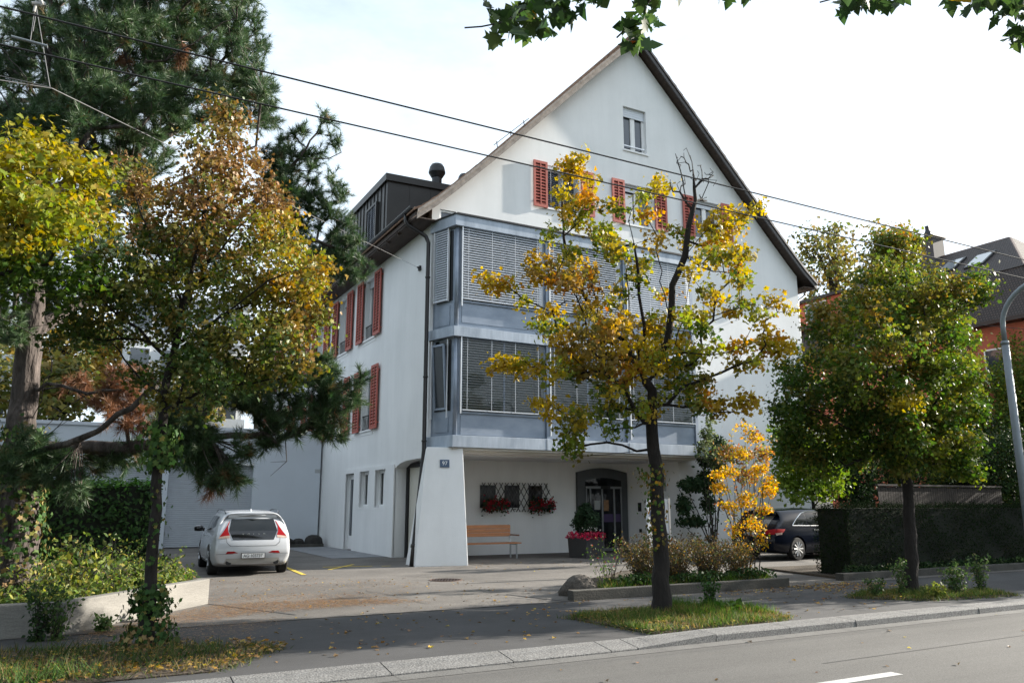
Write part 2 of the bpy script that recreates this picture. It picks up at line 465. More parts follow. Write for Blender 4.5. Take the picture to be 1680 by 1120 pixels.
def wood_mesh(name, nodes, par, r_base, r_tip, material, thin=None, flare=0.35):
    N = len(nodes)
    ch = [[] for _ in range(N)]
    for i, p in enumerate(par):
        if p >= 0: ch[p].append(i)
    cnt = np.zeros(N)
    for i in range(N - 1, -1, -1):
        if not ch[i]: cnt[i] = 1
        if par[i] >= 0: cnt[par[i]] += cnt[i]
    tot = max(cnt[0], 2)
    e = math.log(r_base / r_tip) / math.log(tot)
    rad = r_tip * cnt ** e
    rad[0] = max(rad[0], r_base)
    # gentle taper along the stem and a flared foot
    z = nodes[:, 2] - nodes[0, 2]
    main = rad > r_base * 0.7
    rad = np.where(main, rad * (1 - 0.085 * np.clip(z, 0, 3.2)), rad)
    rad = rad * (1 + flare * np.exp(-np.clip(z, 0, 9) / 0.35) * (rad > r_base * 0.6))
    mb = MB()
    starts = [(0, None)]
    while starts:
        i, p = starts.pop()
        chain = [i] if p is None else [p, i]
        r = [rad[i]] if p is None else [min(rad[i] * 1.15, rad[p]), rad[i]]
        while ch[chain[-1]]:
            cs = sorted(ch[chain[-1]], key=lambda q: -cnt[q])
            for q in cs[1:]: starts.append((q, chain[-1]))
            r.append(rad[cs[0]]); chain.append(cs[0])
        if len(chain) < 2: continue
        big = max(r)
        n = 12 if big > 0.08 else (7 if big > 0.03 else (5 if big > 0.012 else 3))
        mb.tube([nodes[k] for k in chain], r, n, cap=False)
    me = mb.mesh(name, material)
    me.polygons.foreach_set('use_smooth', [True] * len(me.polygons))
    return me, rad
def clump_points(clumps, h0, RD, dens, rng, uc=None, vc=None, RU=None, RV=None, mn=2):
    """clumps: (u, v, ru, rv[, palette index[, depth offset]]) on the picture at distance h0 -> attractor points, each with its clump's tag."""
    A = np.array([c[:4] for c in clumps], float)
    uc = uc if uc is not None else (A[:, 0].min() + A[:, 0].max()) / 2
    vc = vc if vc is not None else (A[:, 1].min() + A[:, 1].max()) / 2
    RU = RU or max(1, (A[:, 0].max() - A[:, 0].min()) / 2 + 12); RV = RV or max(1, (A[:, 1].max() - A[:, 1].min()) / 2 + 12)
    P = []; T = []
    for c in clumps:
        u, v, ru, rv = c[:4]
        tag = c[4] if len(c) > 4 else 0
        k = 1 - ((u - uc) / RU) ** 2 - ((v - vc) / RV) ** 2
        half = RD * math.sqrt(max(0.04, k))
        m = max(mn, int(round(dens * ru * rv)))
        d0 = c[5] if len(c) > 5 else rng.uniform(-0.6, 0.6) * half
        thick = max(0.25, 0.5 * (ru + rv) * h0 / FPX)
        for _ in range(m):
            while True:
                q = rng.uniform(-1, 1, 3)
                if q @ q < 1: break
            q = q / (np.linalg.norm(q) + 1e-6) * (np.linalg.norm(q) ** 0.6)
            dd = d0 + q[2] * max(thick, half * 0.75 if len(c) <= 5 else thick)
            s = h0 / (h0 + 0.0)
            P.append(at_h(u + q[0] * ru * s, v + q[1] * rv * s, h0 + dd)); T.append(tag)
    return np.array(P), np.array(T)
def leaves_at(tips_pos, tags, per, spread, size, palettes, shape, rng, twig_dir=None, up=0.5, fold=0.25, jit=0.18, mixc=0.35, droop=0.0):
    """leaves in tufts round the ends of the twigs; each tuft leans to one palette colour."""
    n = len(tips_pos)
    cnt = rng.poisson(per, n); cnt = np.maximum(cnt, 1)
    idx = np.repeat(np.arange(n), cnt)
    off = rng.normal(size=(len(idx), 3)) * spread * np.array((1, 1, 0.75))
    P = tips_pos[idx] + off
    C = np.zeros((len(idx), 3))
    for t, pal in enumerate(palettes):
        m = tags[idx] == t
        if not m.any(): continue
        tuft = pick(pal, n, rng, 0.05)
        own = pick(pal, int(m.sum()), rng, jit)
        C[m] = tuft[idx[m]] * (1 - mixc) + own * mixc
    sz = size * np.clip(rng.normal(1.0, 0.32, len(idx)), 0.45, 1.7)
    nrm = off / (np.linalg.norm(off, axis=1)[:, None] + 1e-6) * 0.5
    return leaf_arrays(P, sz, C, shape, rng, nrm=nrm, up=up, fold=fold, droop=droop)
def broad_tree(name, label, base, h0, limbs_px, clumps, seed, palettes, RD=1.6, dens=0.012, per=22, spread=0.16, size=0.075, shape='lobed',
               r_base=0.16, r_tip=0.006, group=None, bare=None, lmat=None, bf=0.35, cat='tree', free=1.6, extra_leaves=None, bark=None, up=0.5, mixc=0.35, foot=0.0, mn=2, sprigs=0):
    rng = np.random.default_rng(seed)
    t = thing(name, label, cat, base, group)
    limbs = []
    for pl in limbs_px:
        limbs.append([np.array(base)] if pl == 'base' else [np.array(p) if len(p) == 4 else at_h(p[0], p[1], h0 + (p[2] if len(p) > 2 else 0)) for p in pl])
    limbs[0] = [np.array(base)] + limbs[0]
    A, T = clump_points(clumps, h0, RD, dens, rng, mn=mn)
    if sprigs:                                   # small shoots standing out of the crown's outline
        c0 = A.mean(0); ext = []; et = []
        for k in rng.choice(len(A), sprigs):
            d = A[k] - c0; L_ = np.linalg.norm(d); d = d / (L_ + 1e-6)
            k2 = int(np.argmax((A - c0) @ d)); e = A[k2] + d * rng.uniform(0.02, 0.22) + rng.normal(size=3) * 0.07
            for q in range(2): ext.append(e + rng.normal(size=3) * 0.07); et.append(T[k2])
        A = np.concatenate([A, np.array(ext)]); T = np.concatenate([T, np.array(et)])
    if bare is not None:
        B, _ = clump_points(bare, h0, 0.4, dens * 4.5, rng)
    else:
        B = np.zeros((0, 3))
    nodes, par, tips = grow(limbs, np.concatenate([A, B]), rng, bf=bf, free_from=free)
    me, rad = wood_mesh(name + "_trunk", nodes, par, r_base, r_tip, bark or M_bark)
    link_mesh("trunk", me, t)
    # leaves sit round every attractor and a little back along its twig
    V = [leaves_at(A, T, per, spread, size, palettes, shape, rng, up=up, mixc=mixc)]
    if extra_leaves: V += extra_leaves(rng)
    v, f, c = join_arrays(V)
    link_mesh("crown", tri_mesh(name + "_crown", v, f, c, [lmat or M_leaf]), t)
    return t
# ------------------------------------------------------------------ ground, road, pavement
def sheet(name, x0, x1, y0, y1, z, m): return structure(MB().add([(x0, y0, z), (x1, y0, z), (x1, y1, z), (x0, y1, z)], [(0, 1, 2, 3)]).build(name, m))
sheet("ground", -500, 500, -500, 900, -0.16, M_lawn)
sheet("road", -160, 160, 0.6, 7.95, -0.07, M_asphalt)
sheet("opposite_pavement", -160, 160, -4, 0.6, 0.0, M_walk)
sheet("pavement", -160, 160, 8.29, 11.80, 0.0, M_walk)
sheet("forecourt", -12, 25.8, 11.805, 33.0, 0.004, M_fore)
mb = MB()
random.seed(5)
x = -14.0
while x < 40:
    w = random.uniform(0.5, 0.75)
    mb.add([(x + 0.006, 7.70, -0.066), (x + w, 7.70, -0.066), (x + w, 7.925, -0.065), (x + 0.006, 7.925, -0.065)], [(0, 1, 2, 3)])
    x += w
structure(mb.build("gutter_strip", M_gutter))
mb = MB()
x = -13.7
while x < 60:
    ln = random.uniform(1.25, 1.5)
    if x < 5.9:
        ln = min(ln, 5.95 - x) if x + ln > 5.2 else ln
        y = random.uniform(-0.004, 0.004)
        mb.prism([(7.93 + y, -0.12), (7.93 + y, -0.052), (7.95 + y, -0.042), (8.30, 0.005), (8.30, -0.12)], 'x', x + 0.007, x + ln - 0.007)
    elif x < 7.0:
        vs = []
        for xx, zt in ((x + 0.007, -0.045), (x + 1.2, 0.022)):
            vs += [(xx, 7.93, -0.12), (xx, 7.93, zt), (xx, 8.30, 0.026 if zt > -0.04 else 0.005), (xx, 8.30, -0.12)]
        mb.add(vs, [(0, 1, 2, 3), (7, 6, 5, 4), (0, 4, 5, 1), (1, 5, 6, 2), (2, 6, 7, 3), (3, 7, 4, 0)])
        ln = 1.2
    else:
        y = random.uniform(-0.006, 0.006)
        mb.prism([(7.93 + y, -0.12), (7.93 + y, 0.008), (7.945 + y, 0.024), (8.30, 0.028), (8.30, -0.12)], 'x', x + 0.007, x + ln - 0.007)
    x += ln
structure(mb.build("kerb", M_granite))
# centre-line dash, and the dark bitumen joint between pavement and forecourt
mb = MB()
_a = at_z(1350, 1115, -0.07); _b = at_z(1472, 1104, -0.07)
for x0 in (_b[0] - 3.2, _b[0] - 12.2, _b[0] + 5.8):
    mb.add([(x0, _b[1] - .07, -0.066), (x0 + 3.2, _b[1] - .07, -0.066), (x0 + 3.2, _b[1] + .07, -0.066), (x0, _b[1] + .07, -0.066)], [(0, 1, 2, 3)])
structure(mb.build("road_markings", M_linewhite))
mb = MB()
rs = random.Random(3)
xs = [-0.2 + 0.25 * i for i in range(34)]
for a, b in zip(xs[:-1], xs[1:]):
    mb.add([(a, 11.79, 0.008), (b, 11.79, 0.008), (b, 11.815, 0.008), (a, 11.815, 0.008)], [(0, 1, 2, 3)])
M_bitumen = mat("bitumen_joint", (0.035, 0.035, 0.037), 0.8, 0.3, 6)
xs = [-14 + 0.5 * i for i in range(130)]
for a, b in zip(xs[:-1], xs[1:]):     # joint in the road beyond the gutter and round the grass strips
    pass
for p, q, w in [((2.05, 14.3), (3.0, 12.3), 0.02), ((7.4, 11.8), (7.0, 13.2), 0.03), ((7.2, 6.35), (40, 6.9), 0.006)]:
    z = -0.066 if p[1] < 7 else 0.009
    d = Vector((q[0] - p[0], q[1] - p[1])).normalized(); n = Vector((-d.y, d.x)) * w
    mb.add([(p[0] - n.x, p[1] - n.y, z), (q[0] - n.x, q[1] - n.y, z), (q[0] + n.x, q[1] + n.y, z), (p[0] + n.x, p[1] + n.y, z)], [(0, 1, 2, 3)])
structure(mb.build("pavement_joints", M_bitumen))
mb = MB(); rc = random.Random(31)                      # hair cracks in the asphalt
for (x, y, ang, n, w, z) in [(4.2, 9.2, .2, 9, .006, .004), (9.8, 10.9, 2.9, 8, .006, .004), (5.2, 12.6, 1.2, 10, .006, .009), (6.2, 15.2, .5, 12, .006, .009), (11.5, 16.5, 2.2, 10, .006, .009), (9.5, 7.35, .02, 7, .004, -.066), (5.8, 18.4, .3, 9, .006, .009), (3.2, 10.3, 1.1, 8, .005, .004)]:
    for _ in range(n):
        L_ = rc.uniform(.15, .4); ang += rc.uniform(-.5, .5); q = (x + math.cos(ang) * L_, y + math.sin(ang) * L_)
        d = Vector((math.cos(ang), math.sin(ang))); nn = Vector((-d.y, d.x)) * w * rc.uniform(.5, 1.2)
        mb.add([(x - nn.x, y - nn.y, z), (q[0] - nn.x, q[1] - nn.y, z), (q[0] + nn.x, q[1] + nn.y, z), (x + nn.x, y + nn.y, z)], [(0, 1, 2, 3)]); x, y = q
structure(mb.build("asphalt_cracks", M_bitumen))
mb = MB(); mb.add([(9.4, 10.55, .004), (11.6, 10.5, .004), (11.65, 11.7, .004), (9.45, 11.72, .004)], [(0, 1, 2, 3)])
structure(mb.build("asphalt_patches", mat("patched_asphalt", (0.062, 0.060, 0.058), .95, .12, 1.2, fine=.3, fscale=90, bump=.3, bscale=150, bdist=.006)))
# yellow parking marks beside the white car
mb = MB()
def strip(mb, p, q, w, z):
    d = Vector((q[0] - p[0], q[1] - p[1])).normalized(); n = Vector((-d.y, d.x)) * w / 2
    mb.add([(p[0] - n.x, p[1] - n.y, z), (q[0] - n.x, q[1] - n.y, z), (q[0] + n.x, q[1] + n.y, z), (p[0] + n.x, p[1] + n.y, z)], [(0, 1, 2, 3)])
strip(mb, (4.78, 19.0), (5.05, 24.0), 0.11, 0.012)
strip(mb, (5.7, 20.2), (6.75, 21.6), 0.10, 0.012)
strip(mb, (5.75, 21.0), (7.0, 20.75), 0.10, 0.016)
strip(mb, (7.2, 20.6), (7.45, 20.6), 0.08, 0.016)
structure(mb.build("parking_marks", M_lineyellow))
# side path slab beside the house
sheet("side_path", 6.9, 8.64, 24.2, 31.8, 0.014, mat("grey_slab", (0.20, 0.205, 0.215), 0.9, 0.15, 2, fine=0.15))

# raised planting bed on the left behind the concrete walls
bed = [(-16, 11.95), (-0.1, 11.95), (1.98, 14.45), (2.15, 18.9), (2.2, 23.2), (-16, 23.2)]
structure(MB().prism(bed, 'z', -0.1, 0.30).build("planting_bed_soil", M_soil))
def slab_wall(name, p, q, th, h, label, m=None):
    d = Vector((q[0] - p[0], q[1] - p[1])).normalized(); n = Vector((-d.y, d.x)) * th
    o = MB().prism([p, q, (q[0] + n.x, q[1] + n.y), (p[0] + n.x, p[1] + n.y)], 'z', -0.05, h).build(name, m or M_concrete, org=(p[0], p[1], 0), bevel=0.02)
    _props(o, label, 'wall'); return o
slab_wall("concrete_wall", (0.0, 11.87), (2.06, 14.36), 0.17, 0.40, "pale sunlit concrete wall slab slanting back from the pavement to the parking space")
slab_wall("concrete_wall", (-9.0, 11.80), (-0.13, 11.84), 0.17, 0.40, "darker concrete wall slab along the pavement, ending in a gap at the slanted slab")
o = MB().prism([(2.15, 18.9), (2.27, 18.9), (2.33, 23.2), (2.21, 23.2)], 'z', 0, 0.09).build("bed_edging", M_concrete, org=(2.2, 19, 0)); _props(o, "thin pale edging strip between the left planting and the parking space", "edging")
# right-hand bed, its stone edge and the soil strip under the clipped hedge
structure(MB().prism([(7.55, 11.98), (12.55, 11.98), (12.9, 13.2), (11.2, 15.3), (8.8, 13.6), (8.0, 12.7)], 'z', -0.05, 0.13).build("flower_bed_soil", M_soil))
structure(MB().prism([(14.75, 12.35), (40, 12.35), (40, 40), (25.6, 40), (25.6, 15.2), (15.3, 15.2)], 'z', -0.05, 0.05).build("garden_soil", M_soil))
mb = MB()
mb.box(7.52, 12.62, 11.80, 11.97, -0.05, 0.17)
o = mb.build("bed_edge_stone", M_granite_dk, org=(10, 11.9, 0), bevel=0.015); _props(o, "long dark stone edge in front of the flower bed behind the yellow street tree", "stone edge")
mb = MB(); mb.box(14.55, 32, 12.10, 12.32, -0.05, 0.15)
o = mb.build("hedge_edge_stone", M_granite_dk, org=(15, 12.2, 0), bevel=0.015); _props(o, "low stone edge along the foot of the clipped dark hedge", "stone edge")
# grass strips round the street trees (soil + blades)
STRIPS = [("left", [(-13, 8.6), (1.35, 8.6), (2.1, 9.55), (1.9, 9.95), (0.2, 10.6), (-1.2, 11.0), (-13, 11.0)]),
          ("middle", [(6.55, 8.40), (8.6, 8.40), (9.25, 8.75), (9.0, 9.6), (8.2, 10.35), (7.0, 10.4), (6.35, 10.05)]),
          ("right", [(12.0, 9.9), (12.9, 8.95), (14.95, 8.75), (15.1, 9.2), (14.4, 10.1), (13.0, 10.35)])]
for nm, poly in STRIPS:
    structure(MB().prism(poly, 'z', 0.004, 0.014).build("grass_strip_soil", M_soil))

def in_poly(x, y, poly):
    c = np.zeros(len(x), bool); n = len(poly)
    for i in range(n):
        x1, y1 = poly[i]; x2, y2 = poly[(i + 1) % n]
        k = ((y1 > y) != (y2 > y)) & (x < (x2 - x1) * (y - y1) / (y2 - y1 + 1e-12) + x1)
        c ^= k
    return c
def scatter(poly, n, rng):
    P = np.array(poly); lo = P.min(0); hi = P.max(0); out = np.zeros((0, 2))
    while len(out) < n:
        q = lo + rng.random((n * 2, 2)) * (hi - lo)
        out = np.concatenate([out, q[in_poly(q[:, 0], q[:, 1], poly)]])
    return out[:n]
def grass_patch(poly, n, hgt, rng, z=0.03, pal=None, wid=0.011, patchy=True):
    p = scatter(poly, n, rng)
    f = np.sin(p[:, 0] * 3.1 + 1.3) * np.cos(p[:, 1] * 4.3) + 0.5 * np.sin(p[:, 0] * 7 + p[:, 1] * 5)
    if patchy: k = rng.random(n) < np.clip(0.75 + 0.4 * f, 0.12, 1); p = p[k]; f = f[k]
    m = len(p)
    P = np.column_stack([p, np.full(m, z)])
    aim = np.column_stack([rng.normal(size=m) * 0.4, rng.normal(size=m) * 0.4, np.ones(m)])
    h = hgt * rng.uniform(0.45, 1.3, m) * (1 + 0.25 * f)
    C = pick(pal or [(6, (0.055, 0.105, 0.022)), (3, (0.10, 0.14, 0.032)), (3, (0.20, 0.165, 0.06))], m, rng, 0.25)
    C = np.where((f < -0.35)[:, None] & (rng.random(m) < 0.6)[:, None], pick([(1, (0.25, 0.19, 0.075)), (1, (0.16, 0.12, 0.05))], m, rng, 0.2), C)
    V, F, Cc = leaf_arrays(P, h, C, 'blade', rng, up=0.0, aim=aim, aspect=1.0, fold=0)
    # blades are thin: shrink their width
    V = V.reshape(m, 3, 3); mid = (V[:, 0] + V[:, 1]) / 2; w = (V[:, 1] - V[:, 0]); w = w / (np.linalg.norm(w, axis=1)[:, None] + 1e-9) * wid / 2
    V[:, 0] = mid - w; V[:, 1] = mid + w
    return V.reshape(-1, 3), F, Cc
rng = np.random.default_rng(11)
parts = []
parts.append(grass_patch([(-13, 8.62), (1.3, 8.62), (2.0, 9.5), (1.8, 9.9), (0.2, 10.5), (-1.2, 10.9), (-13, 10.9)], 24000, 0.13, rng, pal=[(6, (0.042, 0.078, 0.02)), (3, (0.075, 0.10, 0.028)), (2, (0.15, 0.12, 0.05))]))
parts.append(grass_patch([(-13, 8.60), (-0.2, 8.60), (0.4, 9.0), (-1, 9.7), (-13, 9.9)], 9000, 0.17, rng, pal=[(6, (0.065, 0.125, 0.03)), (2, (0.13, 0.17, 0.045))], patchy=False))
def fringe(poly, n, rng, h=0.07, z=0.006):
    P = np.array(poly); k = rng.integers(0, len(P), n); t = rng.random(n)[:, None]; p = P[k] * (1 - t) + P[(k + 1) % len(P)] * t + rng.normal(size=(n, 2)) * 0.07
    p = p[p[:, 1] > 8.34]; m = len(p)
    V, F, C = leaf_arrays(np.column_stack([p, np.full(m, z)]), h * rng.uniform(.4, 1.4, m), pick([(4, (0.06, 0.10, 0.025)), (3, (0.17, 0.14, 0.055))], m, rng, .25), 'blade', rng, up=0.0, aim=np.column_stack([rng.normal(size=(m, 2)) * .6, np.ones(m)]), fold=0, aspect=0.12)
    return V, F, C
parts.append(fringe(STRIPS[0][1], 2500, rng))
stuff(link_mesh("grass", tri_mesh("grass_left", *join_arrays(parts), [M_grass])), "rough grass with dry leaves round the ivy covered trunk by the kerb", "grass")
parts = [grass_patch([(6.5, 8.40), (8.55, 8.40), (9.2, 8.75), (8.95, 9.6), (8.2, 10.3), (7.0, 10.38), (6.38, 10.05)], 13000, 0.09, rng),
         grass_patch([(7.9, 9.2), (9.15, 8.8), (8.95, 9.6), (8.3, 10.2), (7.9, 10.1)], 6000, 0.16, rng, patchy=False, pal=[(5, (0.07, 0.145, 0.02)), (1, (0.13, 0.18, 0.03))])]
parts.append(fringe(STRIPS[1][1], 2600, rng))
stuff(link_mesh("grass", tri_mesh("grass_middle", *join_arrays(parts), [M_grass])), "bright grass patch at the foot of the yellow street tree", "grass")
parts = [grass_patch([(12.05, 9.9), (12.9, 9.0), (14.9, 8.8), (15.05, 9.2), (14.4, 10.05), (13.0, 10.3)], 9000, 0.10, rng, pal=[(5, (0.06, 0.11, 0.025)), (3, (0.13, 0.16, 0.04)), (2, (0.2, 0.18, 0.06))])]
parts.append(fringe(STRIPS[2][1], 2000, rng))
stuff(link_mesh("grass", tri_mesh("grass_right", *join_arrays(parts), [M_grass])), "dim grass patch at the foot of the green street tree on the right", "grass")

# fallen leaves and pine needles
def fallen(regions, rng):
    out = []
    for poly, n, sz, z, pal in regions:
        p = scatter(poly, n, rng)
        P = np.column_stack([p, np.full(n, z)])
        out.append(leaf_arrays(P, sz * rng.uniform(0.6, 1.3, n), pick(pal, n, rng, 0.25), 'lobed', rng, up=3.2, fold=0.5))
    return join_arrays(out)
LP = [(4, (0.36, 0.22, 0.05)), (3, (0.28, 0.16, 0.06)), (3, (0.16, 0.10, 0.05)), (1, (0.50, 0.36, 0.05))]
rng = np.random.default_rng(21)
v = fallen([([(2, 8.7), (12, 8.7), (12, 11.8), (0, 11.8)], 330, 0.055, 0.008, LP),
            ([(1.5, 8.65), (2.3, 9.6), (2.1, 10.2), (0.3, 10.7), (-1, 10.0), (-0.5, 8.65)], 900, 0.06, 0.045, LP),
            ([(12.3, 10.4), (15.5, 10.5), (14.5, 12.1), (12.6, 12.0)], 420, 0.05, 0.008, LP),
            ([(10.5, 11.2), (14.5, 11.0), (14.5, 12.0), (10.5, 11.8)], 260, 0.055, 0.008, LP),
            ([(2.5, 11.9), (8, 11.9), (8, 17), (2.5, 19)], 260, 0.045, 0.012, LP),
            ([(6.4, 8.4), (9.2, 8.5), (8.8, 10.2), (6.4, 10.2)], 420, 0.05, 0.05, [(3, (0.42, 0.30, 0.05)), (3, (0.30, 0.20, 0.08)), (1, (0.16, 0.10, 0.05))]),
            ([(3, 5.5), (14, 5.5), (14, 7.9), (3, 7.9)], 26, 0.055, -0.06, LP),
            ([(9, 17), (15, 17), (15, 20.5), (9, 20.5)], 70, 0.05, 0.012, LP),
            ([(12.2, 9.2), (15, 9), (14.5, 10), (12.8, 10.3)], 200, 0.05, 0.05, LP)], rng)
stuff(link_mesh("fallen_leaves", tri_mesh("fallen_leaves", *v, [M_leaf_dry])), "brown and yellow leaves fallen on pavement, grass and forecourt", "fallen leaves")
n = 16000
p = np.concatenate([scatter([(2.1, 14.2), (3.6, 13.0), (5.2, 13.2), (4.8, 14.4), (3.2, 15.2), (2.3, 15.3)], 2600, rng), scatter([(0.2, 11.75), (0.6, 11.6), (2.6, 12.8), (5.4, 13.0), (4.2, 14.0), (2.2, 14.1)], 9000, rng),
                    scatter([(2.2, 15), (5.5, 14), (6.5, 16), (4.5, 18.6), (2.4, 18.6)], 2400, rng), scatter([(0, 10.7), (2, 10.7), (2.8, 12), (0.3, 11.9)], 2000, rng)])
m = len(p)
P = np.column_stack([p + rng.normal(size=(m, 2)) * 0.12, np.full(m, 0.012)])
V, F, C = leaf_arrays(P, rng.uniform(0.05, 0.11, m), pick([(4, (0.33, 0.17, 0.06)), (3, (0.22, 0.11, 0.045)), (2, (0.42, 0.26, 0.11))], m, rng, 0.2), 'blade', rng, up=6.0, aspect=0.07, fold=0)
V[:, 2] = np.maximum(V[:, 2], 0.010)
stuff(link_mesh("pine_needle_litter", tri_mesh("pine_needle_litter", V, F, C, [M_leaf_dry])), "rusty fallen pine needles on the asphalt below the pale concrete wall", "needle litter")

# manhole cover
t = thing("manhole_cover", "round dark iron manhole cover set into the sunlit forecourt", "manhole cover", (7.15, 16.3, 0.004))
mb = MB(); mb.lathe([(0.36, 0.0), (0.36, 0.008), (0.33, 0.010), (0.33, 0.002)], (7.15, 16.3, 0.004), 28)
mb.build("rim", mat("rusty_iron", (0.11, 0.07, 0.055), 0.8, 0.3, 8, metal=0.3, bump=0.3), t)
mb = MB(); mb.lathe([(0.325, 0.0), (0.325, 0.004)], (7.15, 16.3, 0.004), 28)
for i in range(-4, 5):
    for j in range(-4, 5):
        x, y = i * 0.07 + (0.035 if j % 2 else 0), j * 0.07
        if x * x + y * y < 0.085: mb.box(7.15 + x - 0.024, 7.15 + x + 0.024, 16.3 + y - 0.024, 16.3 + y + 0.024, 0.006, 0.015)
mb.build("lid", mat("dark_iron", (0.05, 0.035, 0.032), 0.7, 0.3, 8, metal=0.4), t)

# boulder at the end of the flower bed
def rock(name, c, r, label, seed, m, group=None):
    bm = bmesh.new(); bmesh.ops.create_icosphere(bm, subdivisions=3, radius=1.0)
    rn = random.Random(seed); ph = [rn.uniform(0, 6) for _ in range(6)]
    for v in bm.verts:
        p = v.co.copy()
        k = 1 + 0.10 * math.sin(2.3 * p.x + ph[0]) + 0.09 * math.sin(3.1 * p.y + ph[1]) + 0.07 * math.sin(4.2 * p.z + ph[2]) + 0.04 * math.sin(7 * p.x + 5 * p.y + ph[3])
        v.co = Vector((c[0] + p.x * k * r[0], c[1] + p.y * k * r[1], c[2] + p.z * k * r[2]))
    me = bpy.data.meshes.new(name); bm.to_mesh(me); bm.free(); me.materials.append(m)
    me.polygons.foreach_set('use_smooth', [True] * len(me.polygons))
    o = link_mesh(name, me, org=c); _props(o, label, 'rock', group); return o
M_rock = mat("mottled_boulder", (0.075, 0.064, 0.054), 0.95, 0.45, 4, fine=0.3, fscale=40, bump=0.8, bscale=14, bdist=0.03)
rock("boulder", (8.16, 12.55, 0.06), (0.40, 0.30, 0.25), "rounded brown boulder lying at the left end of the flower bed", 4, M_rock)
# ------------------------------------------------------------------ the house
def text_mesh(s, size, depth=0.002, align='CENTER'):
    c = bpy.data.curves.new("lettering", 'FONT'); c.body = s; c.size = size; c.extrude = depth; c.align_x = align; c.align_y = 'CENTER'
    o = bpy.data.objects.new("lettering", c); COL.objects.link(o)
    dg = bpy.context.evaluated_depsgraph_get()
    me = bpy.data.meshes.new_from_object(o.evaluated_get(dg))
    bpy.data.objects.remove(o); bpy.data.curves.remove(c)
    return me
def frame_matrix(o, ux, uz, w):
    """columns: along the wall, up, out of the wall."""
    return Matrix(((ux[0], uz[0], w[0], o[0]), (ux[1], uz[1], w[1], o[1]), (ux[2], uz[2], w[2], o[2]), (0, 0, 0, 1)))
def gable_M(y=21.3): return Matrix(((1, 0, 0, 0), (0, 0, -1, y), (0, 1, 0, 0), (0, 0, 0, 1)))        # (x, z, out)
def side_M(x=8.7): return Matrix(((0, 0, -1, x), (1, 0, 0, 0), (0, 1, 0, 0), (0, 0, 0, 1)))         # (y, z, out)
def boolean(solid, cut, name, mats):
    a = bpy.data.objects.new("solid", solid); b = bpy.data.objects.new("cutter", cut)
    COL.objects.link(a); COL.objects.link(b)
    md = a.modifiers.new("cut", 'BOOLEAN'); md.operation = 'DIFFERENCE'; md.object = b; md.solver = 'EXACT'
    dg = bpy.context.evaluated_depsgraph_get()
    me = bpy.data.meshes.new_from_object(a.evaluated_get(dg))
    bpy.data.objects.remove(a); bpy.data.objects.remove(b)
    me.name = name
    me.materials.clear()
    for m in mats: me.materials.append(m)
    return me
def fix_normals(me):
    bm = bmesh.new(); bm.from_mesh(me); bmesh.ops.recalc_face_normals(bm, faces=bm.faces); bm.to_mesh(me); bm.free(); return me

HX0, HX1, HY = 8.7, 24.3, 21.3
house = thing("apartment_house", "tall white gabled house with red shutters and a blue metal bay over its entrance", "house", (16.5, 21.3, 0))
gable = [(HX0, 0), (HX1, 0), (HX1, 10.45), (23.7, 11.02), (22.5, 12.2), (18.7, 16.08), (16.5, 18.28), (14.3, 16.08), (10.5, 12.2), (9.3, 11.02), (HX0, 10.45)]
solid = fix_normals(MB().prism(gable, 'y', HY, 46.0).mesh("wall", M_plaster))
WIN_G = [(12.80, 14.08, 11.22, 12.74), (15.96, 17.24, 11.22, 12.74), (19.12, 20.40, 11.22, 12.74)]
ATTIC = (16.02, 17.04, 14.02, 15.72)
COLS = [26.33 + 3.3 * k for k in range(6)]
c = MB()
for x0, x1, z0, z1 in WIN_G + [ATTIC]: c.box(x0, x1, HY - 0.5, HY + 0.24, z0, z1)
for y0 in COLS:
    for z0, z1 in ((7.42, 9.66), (4.14, 6.28)): c.box(HX0 - 0.5, HX0 + 0.26, y0, y0 + 1.27, z0, z1)
SMALL = [(24.70, 25.72, 1.49, 2.72), (26.34, 27.37, 1.49, 2.72), (28.04, 29.04, -0.1, 2.70)]
for y0, y1, z0, z1 in SMALL: c.box(HX0 - 0.5, HX0 + 0.34, y0, y1, z0, z1)
c.box(8.95, 9.5, HY - 0.5, HY + 0.1, 10.1, 10.48)
# entrance porch and side niche
c.prism([(9.30, 20.5), (17.9, 20.5), (17.9, 21.3), (17.36, 23.5), (9.30, 23.72)], 'z', -0.1, 3.02)
arch = [(20.7, -0.1), (23.88, -0.1), (23.88, 2.72), (23.5, 2.84), (23.0, 2.90), (22.3, 2.92), (20.7, 2.92)]
c.prism(arch, 'x', HX0 - 0.5, HX0 + 0.5)
cut = fix_normals(c.mesh("cut", M_plaster))
wall = boolean(solid, cut, "wall", [M_plaster])
link_mesh("wall", wall, house)

